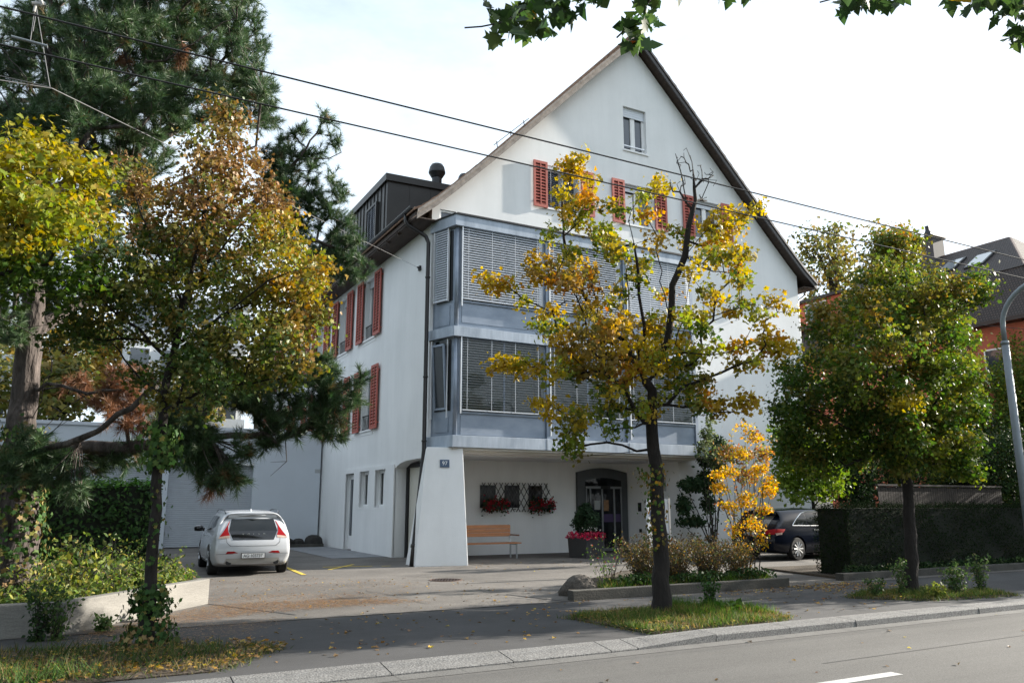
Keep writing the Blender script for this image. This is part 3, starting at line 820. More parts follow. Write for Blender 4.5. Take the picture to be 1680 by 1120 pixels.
def window(parent, M, u0, u1, z0, z1, depth=0.16, style='casement', name='window', sill=True, shade=0.22, frame_m=None, glass=None, rail=False):
    """frame (the part), with glass, roller box, sill as sub-parts; u along the wall, z up, third axis out of the wall."""
    fm = frame_m or M_white
    f = MB(); w = 0.055; d0, d1 = -depth - 0.05, -depth
    f.box(u0, u0 + w, z0, z1, d0, d1, 0, M); f.box(u1 - w, u1, z0, z1, d0, d1, 0, M)
    f.box(u0 + w, u1 - w, z0, z0 + w, d0, d1, 0, M); f.box(u0 + w, u1 - w, z1 - w, z1, d0, d1, 0, M)
    c_ = (u0 + u1) / 2
    if style == 'casement':
        f.box(c_ - 0.05, c_ + 0.05, z0 + w, z1 - w, d0 + 0.005, d1 + 0.015, 0, M)
        for a, b in ((u0 + w, c_ - 0.05), (c_ + 0.05, u1 - w)):
            f.box(a, a + 0.045, z0 + w, z1 - w, d0, d1 + 0.008, 0, M); f.box(b - 0.045, b, z0 + w, z1 - w, d0, d1 + 0.008, 0, M)
            f.box(a + 0.045, b - 0.045, z0 + w, z0 + w + 0.06, d0, d1 + 0.008, 0, M); f.box(a + 0.045, b - 0.045, z1 - w - 0.05, z1 - w, d0, d1 + 0.008, 0, M)
    fo = f.build(name, fm, parent)
    g = MB(); g.box(u0 + w, u1 - w, z0 + w, z1 - w, d0 + 0.004, d0 + 0.014, 0, M); g.build("pane", glass or M_glass, fo)
    if shade:
        s = MB(); n = 4
        for i in range(n): s.box(u0 + 0.01, u1 - 0.01, z1 - shade + shade * i / n + 0.006, z1 - shade + shade * (i + 1) / n, -depth + 0.018, -depth + 0.05, 0, M)
        s.build("roller_shade_box", M_slat, fo)
    if sill:
        s = MB(); s.box(u0 - 0.05, u1 + 0.05, z0 - 0.05, z0 + 0.012, -depth + 0.02, 0.05, 0, M); s.build("sill", M_white, fo)
    return fo
def slat_blind(parent, M, u0, u1, z0, z1, depth, tilt, pitch=0.075, wid=0.078, name='blind', rails=True, closed=False, mat_=None):
    s = MB(); z = z1 - 0.03
    ca, sa = math.cos(tilt) * wid / 2, math.sin(tilt) * wid / 2
    while z > z0 + 0.04:
        vs = []
        for u in (u0, u1):
            for (dx, dz) in ((-ca, -sa), (-ca * 0.3, -sa * 0.3 + 0.006), (ca * 0.4, sa * 0.4 + 0.005), (ca, sa)):
                vs.append(M @ Vector((u, z - dz, depth + dx)))
        s.add(vs, [(0, 1, 5, 4), (1, 2, 6, 5), (2, 3, 7, 6)])
        z -= pitch
    s.box(u0, u1, z0, z0 + 0.03, depth - 0.03, depth + 0.03, 0, M)
    n = max(2, int((u1 - u0) / 0.8))
    if u1 - u0 > 1.0:
        for i in range(n + 1):
            u = u0 + 0.15 + (u1 - u0 - 0.3) * i / n
            s.box(u - 0.006, u + 0.006, z0, z1, depth + 0.040, depth + 0.043, 0, M)
    return s.build(name, mat_ or M_slat, parent)
def shutter(parent, M, u0, u1, z0, z1, out=0.05, thick=0.045):
    s = MB(); st = 0.075; mid = (u0 + u1) / 2
    s.box(u0, u0 + st, z0, z1, out, out + thick, 0, M); s.box(u1 - st, u1, z0, z1, out, out + thick, 0, M)
    s.box(mid - 0.018, mid + 0.018, z0 + 0.09, z1 - 0.08, out + 0.006, out + thick + 0.004, 0, M)
    s.box(u0 + st, u1 - st, z1 - 0.08, z1, out, out + thick, 0, M); s.box(u0 + st, u1 - st, z0, z0 + 0.11, out, out + thick, 0, M)
    n = int((z1 - z0 - 0.2) / 0.105)
    for i in range(n + 1):
        z = z0 + 0.11 + (z1 - z0 - 0.19) * i / n
        for a, b in ((u0 + st, mid - 0.018), (mid + 0.018, u1 - st)):
            vs = [M @ Vector(p) for p in ((a, z - 0.014, out + thick), (b, z - 0.014, out + thick), (b, z + 0.046, out + 0.004), (a, z + 0.046, out + 0.004), (a, z - 0.002, out + thick), (b, z - 0.002, out + thick), (b, z + 0.058, out + 0.004), (a, z + 0.058, out + 0.004))]
            s.add(vs, [(0, 1, 2, 3), (4, 7, 6, 5), (0, 4, 5, 1), (2, 6, 7, 3)])
    s.box(u0 + st, u1 - st, z0 + 0.11, z1 - 0.08, out, out + 0.003, 1, M)
    for z in (z0 + 0.2, z1 - 0.2): s.box(u0 + 0.03, u0 + 0.07, z - 0.02, z + 0.02, -0.02, out, 0, M)
    return s.build("shutter", [M_shutter, M_shutter_in], parent)

G = gable_M()
for k, (x0, x1, z0, z1) in enumerate(WIN_G):
    wo_ = window(house, G, x0, x1, z0, z1, glass=M_glass, shade=0.0 if k == 0 else 0.26)
    if k == 0: slat_blind(wo_, G, x0 + 0.03, x1 - 0.03, z0 + 0.02, z1 - 0.16, -0.10, R_(28), name='blind'); MB().box(x0, x1, z1 - 0.15, z1 - 0.002, -0.14, -0.03, 0, G).build("blind_box", M_white, wo_)
    if k == 1:
        for a, b in ((x0 + 0.11, x0 + 0.50), (x0 + 0.58, x0 + 0.66)): MB().box(a, b, z0 + 0.1, z1 - 0.3, -0.200, -0.193, 0, G).build("curtain", M_white, wo_)
    shutter(house, G, x0 - 0.56, x0 - 0.03, z0 - 0.04, z1 + 0.05)
    shutter(house, G, x1 + 0.03, x1 + 0.56, z0 - 0.04, z1 + 0.05)
wo_ = window(house, G, *ATTIC, shade=0.36, depth=0.15)
MB().box(ATTIC[0], ATTIC[1], ATTIC[2] + 0.2, ATTIC[2] + 0.235, -0.10, -0.07, 0, G).build("guard_rail", M_alu, wo_)
window(house, G, 8.96, 9.49, 10.11, 10.47, depth=0.04, style='single', shade=0, sill=False)
S = side_M()
for i, y0 in enumerate(COLS):
    for z0, z1 in ((7.42, 9.66), (4.14, 6.28)):
        wo_ = window(house, S, y0, y0 + 1.27, z0, z1, depth=0.2, shade=0.24)
        r = MB()
        for kk in range(9): r.box(y0 + 0.06 + kk * 0.143, y0 + 0.075 + kk * 0.143, z0 + 0.04, z0 + 0.52, -0.07, -0.055, 0, S)
        r.box(y0, y0 + 1.27, z0 + 0.52, z0 + 0.545, -0.08, -0.045, 0, S); r.box(y0, y0 + 1.27, z0 + 0.05, z0 + 0.07, -0.08, -0.045, 0, S)
        r.build("guard_rail", M_dark, wo_)
        shutter(house, S, y0 - 0.70, y0 - 0.02, z0 - 0.02, z1 + 0.05, out=0.07)
        shutter(house, S, y0 + 1.29, y0 + 1.97, z0 - 0.02, z1 + 0.05, out=0.07)
        fr = MB(); fr.box(y0 - 0.08, y0 + 1.35, z0 - 0.17, z0 - 0.05, 0, 0.012, 0, S); fr.build("sill_moulding", M_plaster, house)
# raised plaster field round the ground-floor side openings
fld = MB()
ys = [23.88, 24.70, 25.72, 26.34, 27.37, 28.04, 29.04, 29.25]
for a, b, z0, z1 in [(23.88, 24.70, 0, 2.84), (25.72, 26.34, 0, 2.84), (27.37, 28.04, 0, 2.84), (29.04, 29.25, 0, 2.84), (24.70, 25.72, 0, 1.44), (26.34, 27.37, 0, 1.44), (24.70, 25.72, 2.72, 2.84), (26.34, 27.37, 2.72, 2.84), (28.04, 29.04, 2.70, 2.84)]:
    fld.box(a, b, z0, z1, -0.02, 0.045, 0, S)
fld.build("plaster_surround", M_plaster, house)
for y0, y1, z0, z1 in SMALL[:2]: window(house, S, y0, y1, z0, z1, depth=0.13, shade=0.0, style='casement', glass=M_glass_dark)
y0, y1, z0, z1 = SMALL[2]
d = MB(); d.box(y0, y1, 0.02, 2.68, -0.18, -0.13, 0, S); do = d.build("side_door", M_white, house)
MB().box(y0 + 0.12, y1 - 0.12, 0.5, 2.5, -0.129, -0.123, 0, S).build("pane", M_glass, do)
MB().box(y0 + 0.05, y0 + 0.09, 1.0, 1.16, -0.13, -0.06, 0, S).build("handle", M_steel, do)
d = MB(); d.box(20.96, 23.84, 0.0, 2.80, -0.46, -0.42, 0, S); do = d.build("niche_door", mat("pale_cream_panel", (0.60, 0.57, 0.50), 0.6, 0.05, 2), house)
d = MB(); d.box(23.70, 23.86, 0, 2.86, -0.42, -0.36, 0, S); d.box(20.97, 23.70, 2.72, 2.86, -0.42, -0.36, 0, S); d.build("door_frame", M_dark, do)

# buttress-like pillar and the wall behind it
p = MB()
vs = [(7.92, 20.05, 0), (9.34, 19.80, 0), (9.34, 20.95, 0), (8.0, 20.95, 0), (8.36, 20.50, 3.155), (9.36, 20.27, 3.155), (9.36, 21.296, 3.155), (8.66, 21.296, 3.155)]
pv_ = vs
p.add(vs, [(0, 3, 2, 1), (4, 5, 6, 7), (0, 1, 5, 4), (1, 2, 6, 5), (2, 3, 7, 6), (3, 0, 4, 7)])
p.box(9.21, 9.37, 20.95, 23.6, 0, 3.16); p.box(8.72, 9.21, 20.95, 21.30, 2.86, 3.16)
p.build("pillar", M_plaster, house, bevel=0.02)

# bay
FAS = [(8.66, 21.30), (9.00, 20.20), (18.42, 20.20), (18.42, 21.30)]
BODY = [(8.80, 21.30), (9.12, 20.37), (17.98, 20.37), (17.98, 21.30)]
fz = MB()
def fascia(z0, z1, x1):
    P = [(8.66, 21.299), (9.00, 20.20), (x1, 20.20), (x1, 21.299)]
    fz.prism(P, 'z', z0, z1)
fascia(3.16, 3.49, 18.42); fascia(6.31, 6.60, 18.15); fascia(9.63, 9.96, 18.2)
fo = fz.build("bay_fascia", M_bluemetal_lt, house, bevel=0.008)
j = MB()
for z0, z1, in ((3.16, 3.49), (6.31, 6.60), (9.63, 9.96)):
    for x in (12.05, 15.05): j.box(x - 0.006, x + 0.006, 20.195, 20.2, z0 + 0.01, z1 - 0.01)
j.build("joint", M_dark, fo)
MB().prism([(8.62, 21.298), (8.97, 20.16), (18.24, 20.16), (18.24, 21.298)], 'z', 9.96, 9.99).build("bay_roof_edge", M_anthr, house)
MB().prism([(8.80, 21.298), (9.10, 20.27), (18.1, 20.27), (18.1, 21.298)], 'z', 9.99, 10.06).build("bay_roof", M_anthr, house)
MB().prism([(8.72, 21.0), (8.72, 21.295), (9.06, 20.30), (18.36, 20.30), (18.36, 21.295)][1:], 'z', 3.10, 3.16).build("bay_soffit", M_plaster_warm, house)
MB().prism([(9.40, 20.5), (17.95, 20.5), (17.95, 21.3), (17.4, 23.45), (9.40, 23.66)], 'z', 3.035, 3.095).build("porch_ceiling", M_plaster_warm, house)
MB().prism(BODY, 'z', 3.49, 6.31).prism(BODY, 'z', 6.60, 9.63).build("bay_body", M_bluemetal, house)
MX = [9.24, 12.15, 15.10, 17.90]
FB = gable_M(20.37)
for (zs, zt, tilt) in ((4.18, 6.29, R_(4)), (7.42, 9.61, R_(50))):
    for k in range(3):
        u0, u1 = MX[k] + 0.05, MX[k + 1] - 0.05
        pn = MB(); pn.box(u0 + 0.02, u1 - 0.02, zs - 0.66, zs - 0.12, 0.0, 0.015, 0, FB); pn.build("sill_panel", M_bluemetal, house)
        g = MB(); g.box(u0, u1, zs - 0.03, zt, 0.0, 0.02, 0, FB); go = g.build("bay_window", M_glass_bay if zs > 7 else M_glass_low, house)
        fr = MB()
        for uu in (u0, (u0 + u1) / 2 - 0.03, u1 - 0.06): fr.box(uu, uu + 0.06, zs - 0.03, zt, 0.02, 0.03, 0, FB)
        fr.box(u0, u1, zs - 0.06, zs, 0.031, 0.05, 0, FB)
        fr.build("frame", M_bluemetal, go)
        tt = tilt
        if zs > 7 and k == 2: tt = R_(62)
        slat_blind(go, FB, u0 + 0.01, u1 - (0.16 if k < 2 else 0.02), zs + 0.02, zt, 0.095, tt)
ml = MB()
for z0, z1 in ((3.49, 6.31), (6.60, 9.63)):
    for x in MX[1:3]:
        MB().box(x - 0.05, x + 0.05, 20.27, 20.37, z0, z1).build('mullion', M_bluemetal, house); MB().box(x + 0.052, x + 0.085, 20.225, 20.27, z0 + 0.1, z1).build('blind_rail', M_alu, house)
    MB().box(9.245, 9.275, 20.235, 20.30, z0 + 0.62, z1).build('blind_rail', M_alu, house)
    MB().box(17.86, 17.97, 20.29, 20.37, z0, z1).build('mullion', M_bluemetal, house)
    MB().tube([(9.14, 20.37, z0), (9.14, 20.37, z1)], 0.065, 14).build('corner_post', M_bluemetal, house, smooth=True)
# canted left side of the bay
dv = Vector((9.12 - 8.80, 20.37 - 21.30, 0)); ln = dv.length; dv.normalize(); nv = Vector((dv.y, -dv.x, 0))
if nv.x > 0: nv = -nv
CM = frame_matrix((8.80, 21.30, 0), dv, (0, 0, 1), nv)
go = MB().box(0.16, ln - 0.14, 7.42, 9.55, 0.0, 0.02, 0, CM).build("bay_window", M_glass_dark, house)
slat_blind(go, CM, 0.13, 0.72, 7.42, 9.60, 0.09, R_(58), pitch=0.072)
r = MB(); r.box(0.10, 0.13, 7.40, 9.62, 0.05, 0.12, 0, CM); r.box(0.72, 0.745, 7.40, 9.62, 0.05, 0.12, 0, CM); r.build("blind_rail", M_alu, go)
go = MB().box(0.16, ln - 0.16, 4.2, 6.25, 0.0, 0.02, 0, CM).build("bay_window", M_glass_dark, house)
f = MB(); f.bar(CM @ Vector((0.2, 4.25, 0.03)), CM @ Vector((0.2, 6.1, 0.15)), 0.05, 0.06, 0); f.bar(CM @ Vector((0.66, 4.25, 0.03)), CM @ Vector((0.66, 6.1, 0.15)), 0.05, 0.06, 0)
f.bar(CM @ Vector((0.2, 6.1, 0.15)), CM @ Vector((0.66, 6.1, 0.15)), 0.05, 0.06, 0); f.bar(CM @ Vector((0.2, 4.27, 0.03)), CM @ Vector((0.66, 4.27, 0.03)), 0.05, 0.06, 0)
fo = f.build("tilted_sash", M_bluemetal, go)
g = MB(); a, b, c_, d_ = [CM @ Vector(q) for q in ((0.22, 4.27, 0.03), (0.64, 4.27, 0.03), (0.64, 6.08, 0.145), (0.22, 6.08, 0.145))]
M_glass_lt = glassy("tilted_glass", (0.035, 0.042, 0.05), 0.22, spec=0.4, ior=1.5)
g.add([a, b, c_, d_], [(0, 1, 2, 3)]); go2 = bpy.data.objects
link_mesh("pane", g.mesh("pane", M_glass_lt), go)
r = MB(); r.box(0.06, 0.085, 4.0, 6.28, 0.05, 0.10, 0, CM); r.box(0.72, 0.745, 4.0, 6.28, 0.05, 0.08, 0, CM); r.build("blind_rail", M_alu, go)
for za, zb in ((3.60, 4.02), (6.70, 7.3)): MB().box(0.12, 0.74, za, zb, 0, 0.015, 0, CM).build("sill_panel", M_bluemetal, house)

# entrance: dark portal with sliding door, basement windows behind a lattice, intercom, number plate
def portal(x0, x1, z1, rise):
    n = 10; pts = [(x0, 0)]
    for i in range(n + 1):
        t = i / n; pts.append((x0 + (x1 - x0) * t, z1 + rise * math.sin(math.pi * t)))
    pts.append((x1, 0)); return pts
EY = 23.42
pr = MB(); pr.prism(portal(15.20, 17.30, 2.70, 0.16), 'y', EY, EY + 0.30); po = pr.build("entrance_portal", M_greydoor, house)
g = MB(); g.prism(portal(15.50, 17.02, 2.42, 0.10), 'y', EY - 0.012, EY); go = g.build("entrance_door", M_glass_dark, house)
f = MB()
f.box(15.50, 17.02, EY - 0.05, EY - 0.013, 2.14, 2.22)
for x, w in ((15.50, 0.05), (15.66, 0.06), (16.15, 0.07), (16.66, 0.07), (16.97, 0.05)): f.box(x, x + w, EY - 0.035, EY - 0.013, 0.02, 2.14)
f.box(15.50, 17.02, EY - 0.034, EY - 0.013, 0.02, 0.12)
f.build("frame", mat("grey_aluminium", (0.22, 0.23, 0.24), 0.4, 0.08, 3, metal=0.5), go)
MB().box(16.12, 16.50, EY - 0.09, EY - 0.052, 2.13, 2.24).build("door_sensor", M_dark, go)
b = MB(); b.box(16.24, 16.65, EY - 0.018, EY - 0.0125, 1.0, 1.27); b.box(16.74, 16.96, EY - 0.018, EY - 0.0125, 1.0, 1.27)
b.build("purple_band", mat("purple_film", (0.045, 0.025, 0.085), 0.5, 0.1, 3), go)
b = MB(); b.box(15.86, 16.10, EY - 0.018, EY - 0.0125, 1.42, 1.74); b.build("notice", mat("pale_notice", (0.32, 0.34, 0.34), 0.7, 0.1, 20), go)
b = MB(); b.box(16.25, 16.46, EY - 0.018, EY - 0.0125, 1.38, 1.75); b.build("notice", mat("tan_notice", (0.25, 0.14, 0.07), 0.7, 0.3, 14), go)
MB().box(15.2, 17.3, 22.9, EY - 0.06, 0.004, 0.03).build("door_mat", M_dark, house)
RW = frame_matrix((17.9, 21.3, 0), Vector((17.36 - 17.9, 23.5 - 21.3, 0)).normalized(), (0, 0, 1), (-Vector((2.2, 0.54, 0)).normalized().x, -Vector((2.2, 0.54, 0)).normalized().y, 0))
ic = MB(); ic.box(1.65, 1.77, 1.36, 1.66, 0, 0.05, 0, RW); io = ic.build("intercom", M_dark, house)
MB().box(1.66, 1.76, 0.64, 0.76, 0, 0.03, 0, RW).build("key_switch", M_dark, io)
MB().box(0.55, 0.85, 2.05, 2.50, 0, 0.07, 0, RW).build("wall_box_lamp", mat("grey_box", (0.35, 0.35, 0.34), 0.6, 0.1, 2), house)  # unlit grey box lamp high on the porch wall
bw = MB(); LY = 23.60
def back_y(x): return 23.72 - (x - 9.3) * 0.22 / 8.06
for x0, x1 in ((11.58, 12.09), (12.47, 12.97), (13.37, 13.84)):
    y = back_y(x0)
    fo = MB().box(x0 - 0.03, x1 + 0.03, y - 0.015, y + 0.02, 1.49, 2.22).build("basement_window", M_anthr, house)
    MB().box(x0, x1, y - 0.022, y - 0.016, 1.52, 2.19).build("pane", M_glass_dark, fo)
lt = MB(); x0, x1, z0, z1 = 11.55, 14.12, 1.36, 2.30; y = 23.52
nd = 12; sp = (x1 - x0) / nd; H_ = z1 - z0; run = sp * 2.6
def clip_line(xa, za, xb, zb):
    pts = []
    def cl(t0, t1, p, q):
        if p == 0: return (t0, t1) if q >= 0 else None
        r_ = q / p
        if p < 0: t0 = max(t0, r_)
        else: t1 = min(t1, r_)
        return (t0, t1) if t0 < t1 else None
    t = (0.0, 1.0); dx, dz = xb - xa, zb - za
    for p_, q_ in ((-dx, xa - x0), (dx, x1 - xa), (-dz, za - z0), (dz, z1 - za)):
        t = cl(t[0], t[1], p_, q_)
        if t is None: return None
    return (xa + dx * t[0], za + dz * t[0], xa + dx * t[1], za + dz * t[1])
for i in range(-4, nd + 1):
    for sgn in (1, -1):
        a = x0 + i * sp
        l = clip_line(a, z0 if sgn > 0 else z1, a + run, z1 if sgn > 0 else z0)
        if l: lt.bar((l[0], y + (0.008 if sgn > 0 else -0.008), l[1]), (l[2], y + (0.008 if sgn > 0 else -0.008), l[3]), 0.016, 0.022)
for xx in (x0 + 0.1, 12.8, x1 - 0.1):
    for zz in (1.45, 2.2): lt.box(xx - 0.01, xx + 0.01, y, back_y(xx) + 0.01, zz - 0.01, zz + 0.01)
lt.build("window_lattice", M_dark, house)
PX = (Vector(pv_[5]) - Vector(pv_[4])).normalized(); PU = (Vector(pv_[4]) + Vector(pv_[5]) - Vector(pv_[0]) - Vector(pv_[1])); PU = (PU - PX * PU.dot(PX)).normalized(); PN = PX.cross(PU)
bl_ = Vector(pv_[0]).lerp(Vector(pv_[4]), 2.70 / 3.155); br_ = Vector(pv_[1]).lerp(Vector(pv_[5]), 2.70 / 3.155)
PM = frame_matrix(bl_.lerp(br_, 0.50) + PN * 0.004, PX, PU, PN)
pl = MB(); pl.box(-.13, .13, -.105, .105, 0.0, 0.03, 0, PM); po = pl.build("number_plate", mat("blue_enamel", (0.045, 0.085, 0.15), 0.35, 0.1, 4), house)
me = text_mesh("97", 0.155); me.transform(PM @ Matrix.Translation((0, 0, .034))); me.materials.append(M_white); link_mesh("numeral", me, po)

# roof
def slope(x):     # underside height of the roof at x (mirrored about the ridge)
    d = abs(x - 16.5)
    pts = [(0, 18.36), (2.2, 16.16), (6.0, 12.28), (7.2, 11.10), (7.8, 10.53), (8.48, 9.98)]
    for (a, za), (b, zb) in zip(pts[:-1], pts[1:]):
        if d <= b: return za + (zb - za) * (d - a) / (b - a)
    return pts[-1][1]
xs = [16.5, 14.3, 10.5, 9.3, 8.7, 8.02]
for side in (1, -1):
    X = [16.5 + side * (x - 16.5) * -1 if side < 0 else x for x in xs]
    X = [x if side > 0 else 33.0 - x for x in xs]
    under = [(x, slope(x)) for x in X]; over = [(x, slope(x) + 0.14) for x in X]
    MB().prism(under + over[::-1], 'y', 20.93, 46.5).build("roof_boarding", M_wood_dark, house)
    # tile courses, each overlapping the next
    cs = MB(); tot = 8.5; n = 30
    for i in range(n):
        d0 = 8.56 - (8.56) * i / n; d1 = 8.56 - 8.56 * (i + 1) / n - 0.08
        xa, xb = 16.5 - d0, 16.5 - max(d1, -0.02)
        za, zb = slope(xa) + 0.22, slope(min(xb, 16.5)) + 0.16
        P = [(xa, za - 0.075), (xa, za), (xb, zb), (xb, zb - 0.05)]
        if side < 0: P = [(33.0 - q[0], q[1]) for q in P]
        cs.prism(P, 'y', 20.86, 46.55)
    cs.build("roof_tiles", M_tile, house)
    vb = MB(); X2 = X[:-1] + [8.06 if side > 0 else 33 - 8.06]
    lo = [(x, slope(x) - 0.13) for x in X2]; hi = [(x, slope(x) + 0.13) for x in X2]
    vb.prism(lo + hi[::-1], 'y', 20.88, 20.93)
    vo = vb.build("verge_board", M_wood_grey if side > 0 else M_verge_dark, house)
    tb = MB(); lo = [(x, slope(x) + 0.06) for x in X2]; hi = [(x, slope(x) + 0.16) for x in X2]
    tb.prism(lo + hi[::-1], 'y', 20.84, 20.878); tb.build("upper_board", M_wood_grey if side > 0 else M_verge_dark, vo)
rg = MB(); rg.tube([(16.5, 20.83, 18.56), (16.5, 46.5, 18.56)], 0.13, 12); rg.build("ridge_tiles", M_tile, house)
# eave soffits
for x0, x1 in ((8.04, 8.70), (24.30, 24.96)):
    MB().box(x0, x1, 20.94, 46.3, 9.93, 9.965).build("eave_soffit", M_wood_dark, house)
for k in range(26):
    y = 21.6 + k * 0.95; MB().bar((8.04, y, 9.90), (8.72, y, 10.42), 0.09, 0.14).build("rafter_end", M_wood_dark, house)
gt = MB()
n = 9
for (y0, y1) in ((20.95, 46.4),):
    vs = []
    for y in (y0, y1):
        for k in range(n + 1):
            a = math.pi + math.pi * k / n; vs.append((7.93 + 0.085 * math.cos(a), y, 10.27 + 0.085 * math.sin(a)))
        for k in range(n + 1):
            a = 2 * math.pi - math.pi * k / n; vs.append((7.93 + 0.075 * math.cos(a), y, 10.27 + 0.075 * math.sin(a)))
    m_ = 2 * (n + 1)
    gt.add(vs, [(k, (k + 1) % m_, m_ + (k + 1) % m_, m_ + k) for k in range(m_)] + [tuple(range(m_))])
gt.build("gutter", M_anthr, house)
dp = MB(); rr = 0.062
dp.tube([(7.95, 21.55, 10.2), (7.95, 21.55, 10.02), (8.02, 21.5, 9.86), (8.30, 21.35, 9.66), (8.50, 21.26, 9.50), (8.57, 21.22, 9.30), (8.57, 21.22, 3.10), (8.035, 20.44, 0.62), (7.90, 20.24, 0.0)], rr, 12)
for z in (8.2, 5.2, 3.35): dp.tube([(8.57, 21.22, z), (8.57, 21.22, z + 0.05)], rr + 0.014, 12)
dp.tube([(8.02, 20.42, 0.55), (8.005, 20.40, 0.48)], 0.085, 12)
dp.build("downpipe", M_pipe, house, smooth=True)
dp = MB(); dp.tube([(24.95, 21.5, 10.02), (24.95, 21.5, 9.80), (24.45, 21.45, 9.50), (24.38, 21.42, 9.3), (24.38, 21.42, 0)], 0.05, 10); dp.build("downpipe", M_steel, house, smooth=True)

# dormer with standing seams, and roof vents
DX, DY0, DY1, DZ = 9.02, 26.48, 41.0, 13.62
dm = MB(); dm.prism([(DX, 11.2), (DX, DZ - 0.26), (12.1, DZ - 0.20), (12.1, 13.2)], 'y', DY0, DY1)
do = dm.build("dormer", M_dormer, house)
dr = MB(); dr.prism([(DX - 0.10, DZ - 0.27), (DX - 0.10, DZ), (12.5, DZ + 0.05), (12.5, DZ - 0.2)], 'y', DY0 - 0.10, DY1 + 0.1); dr.build("dormer_roof", M_dormer, do)
sm = MB()
y = DY0 + 0.25
while y < DY1:
    sm.box(DX - 0.035, DX, y - 0.012, y + 0.012, 11.2, DZ - 0.27); y += 0.42
for x in (9.9, 10.75, 11.5): sm.box(x - 0.01, x + 0.01, DY0 - 0.012, DY0, 11.3, DZ - 0.26)
sm.build("standing_seams", M_dormer, do)
for y0 in (27.5, 30.8, 34.1):
    DM = side_M(DX)
    f = MB()
    for a, b, z0, z1 in ((y0 - 0.1, y0, 11.2, 12.86), (y0 + 1.05, y0 + 1.15, 11.2, 12.86), (y0, y0 + 1.05, 12.78, 12.86)): f.box(a, b, z0, z1, 0, 0.12, 0, DM)
    fo = f.build("dormer_window", M_dormer, house)
    MB().box(y0, y0 + 1.05, 11.3, 12.78, 0.0, 0.012, 0, DM).build("pane", M_glass_dark, fo)
    slat_blind(fo, DM, y0 + 0.02, y0 + 1.03, 11.3, 12.76, 0.06, R_(35))
def vent(x, y, z, s=1.0):
    v = MB(); v.lathe([(0.20 * s, -1.0), (0.20 * s, 0.20 * s), (0.22 * s, 0.22 * s), (0.34 * s, 0.42 * s), (0.34 * s, 0.47 * s), (0.29 * s, 0.68 * s), (0.23 * s, 0.78 * s), (0.20 * s, 0.78 * s), (0.19 * s, 0.70 * s)], (x, y, z), 24)
    v.build("roof_vent", M_anthr, house)
vent(11.28, 27.2, 13.98, 0.98); vent(12.95, 28.2, 14.35, 0.9)
ag = MB(); ag.bar((10.75, 21.2, 12.95), (12.05, 21.2, 14.2), 0.02, 0.02); [ag.bar((10.9 + i * 0.5, 21.2, 12.75 + i * 0.5), (10.9 + i * 0.5 - 0.05, 21.2, 13.1 + i * 0.49), 0.02, 0.02) for i in range(3)]
ag.build("snow_guard", M_anthr, house)
# ------------------------------------------------------------------ street trees
YEL = [(6, YELLOW), (1.2, ORANGE), (2, (0.34, 0.27, 0.03)), (2, LIME)]
YGR = [(4, LIME), (4, YELLOW), (2, OLIVE), (1.5, GREEN)]
BRN = [(4, (0.30, 0.19, 0.05)), (1, RUST), (4, OLIVE), (3, (0.42, 0.29, 0.03))]
GRN = [(6, GREEN), (3, OLIVE), (2, LIME), (1, YELLOW)]
# middle tree: open crown, yellow leaves, bare top
mid_clumps = [(926,322,16,14,0),(958,288,18,12,0),(967,312,14,18,0),(971,337,14,16,1),(939,350,18,14,0),(950,367,14,12,0),(900,380,16,12,1),(984,380,25,20,1),(1003,400,26,20,1),(1020,341,18,12,1),(928,408,15,18,1),(890,430,24,15,2),(873,446,22,10,2),(911,457,24,12,2),(832,466,7,7,0),(958,438,22,17,2),(1014,423,16,18,1),(1046,455,20,14,1),(1053,316,12,12,1),
 (1081,303,10,10,1),(1063,322,15,14,0),(1053,350,16,10,0),(1083,397,16,14,2),(1106,388,20,15,1),(1057,431,22,13,1),(1188,352,12,10,0),(1179,376,24,16,0),(1160,393,28,14,0),(1211,373,8,7,0),(1186,410,30,15,1),(1211,423,18,14,1),(1207,442,22,13,0),(1168,423,24,12,0),(1132,442,12,12,1),(1218,463,14,8,1),
 (832,469,8,8,0),(856,498,16,8,0),(888,511,20,11,0),(894,463,26,13,2),(950,466,34,15,2),(880,538,18,11,1),(912,536,24,13,1),(945,557,36,22,2),(987,562,36,26,2),(966,503,28,15,2),(1009,490,18,15,1),(862,603,26,13,0),(829,600,9,9,0),(902,608,28,15,1),(934,600,30,19,1),(974,600,36,22,2),(1014,611,36,26,2),(891,664,18,11,0),(912,675,18,11,0),(944,675,12,9,1),(926,707,12,8,3),(950,699,12,8,3),(939,728,8,5,3),(987,680,22,13,3),(1003,645,26,17,3),(1028,672,24,19,3),(1009,707,9,7,3),
 (1166,490,20,13,0),(1227,501,18,11,1),(1249,520,16,11,0),(1262,490,10,6,0),(1211,514,18,9,1),(1139,517,22,15,1),(1155,544,18,13,3),(1118,514,16,13,0),(1268,549,8,11,0),(1262,568,12,9,0),(1243,592,16,11,0),(1206,568,24,11,0),(1201,595,18,8,1),(1185,573,20,11,0),(1107,557,38,19,1),(1134,589,30,20,1),(1080,595,30,22,1),(1067,570,24,15,0),(1147,616,22,13,3),(1120,627,26,17,3),(1158,653,22,17,2),(1171,680,12,10,2),(1209,664,14,8,2),(1134,664,24,13,3),(1080,651,20,17,3),(1056,672,20,13,3),(1222,461,10,8,1),(1050,540,26,20,2),(1030,580,30,24,2),(1075,520,18,14,1),(1010,530,22,18,2),(1092,480,14,10,0),(1150,470,14,10,1)]
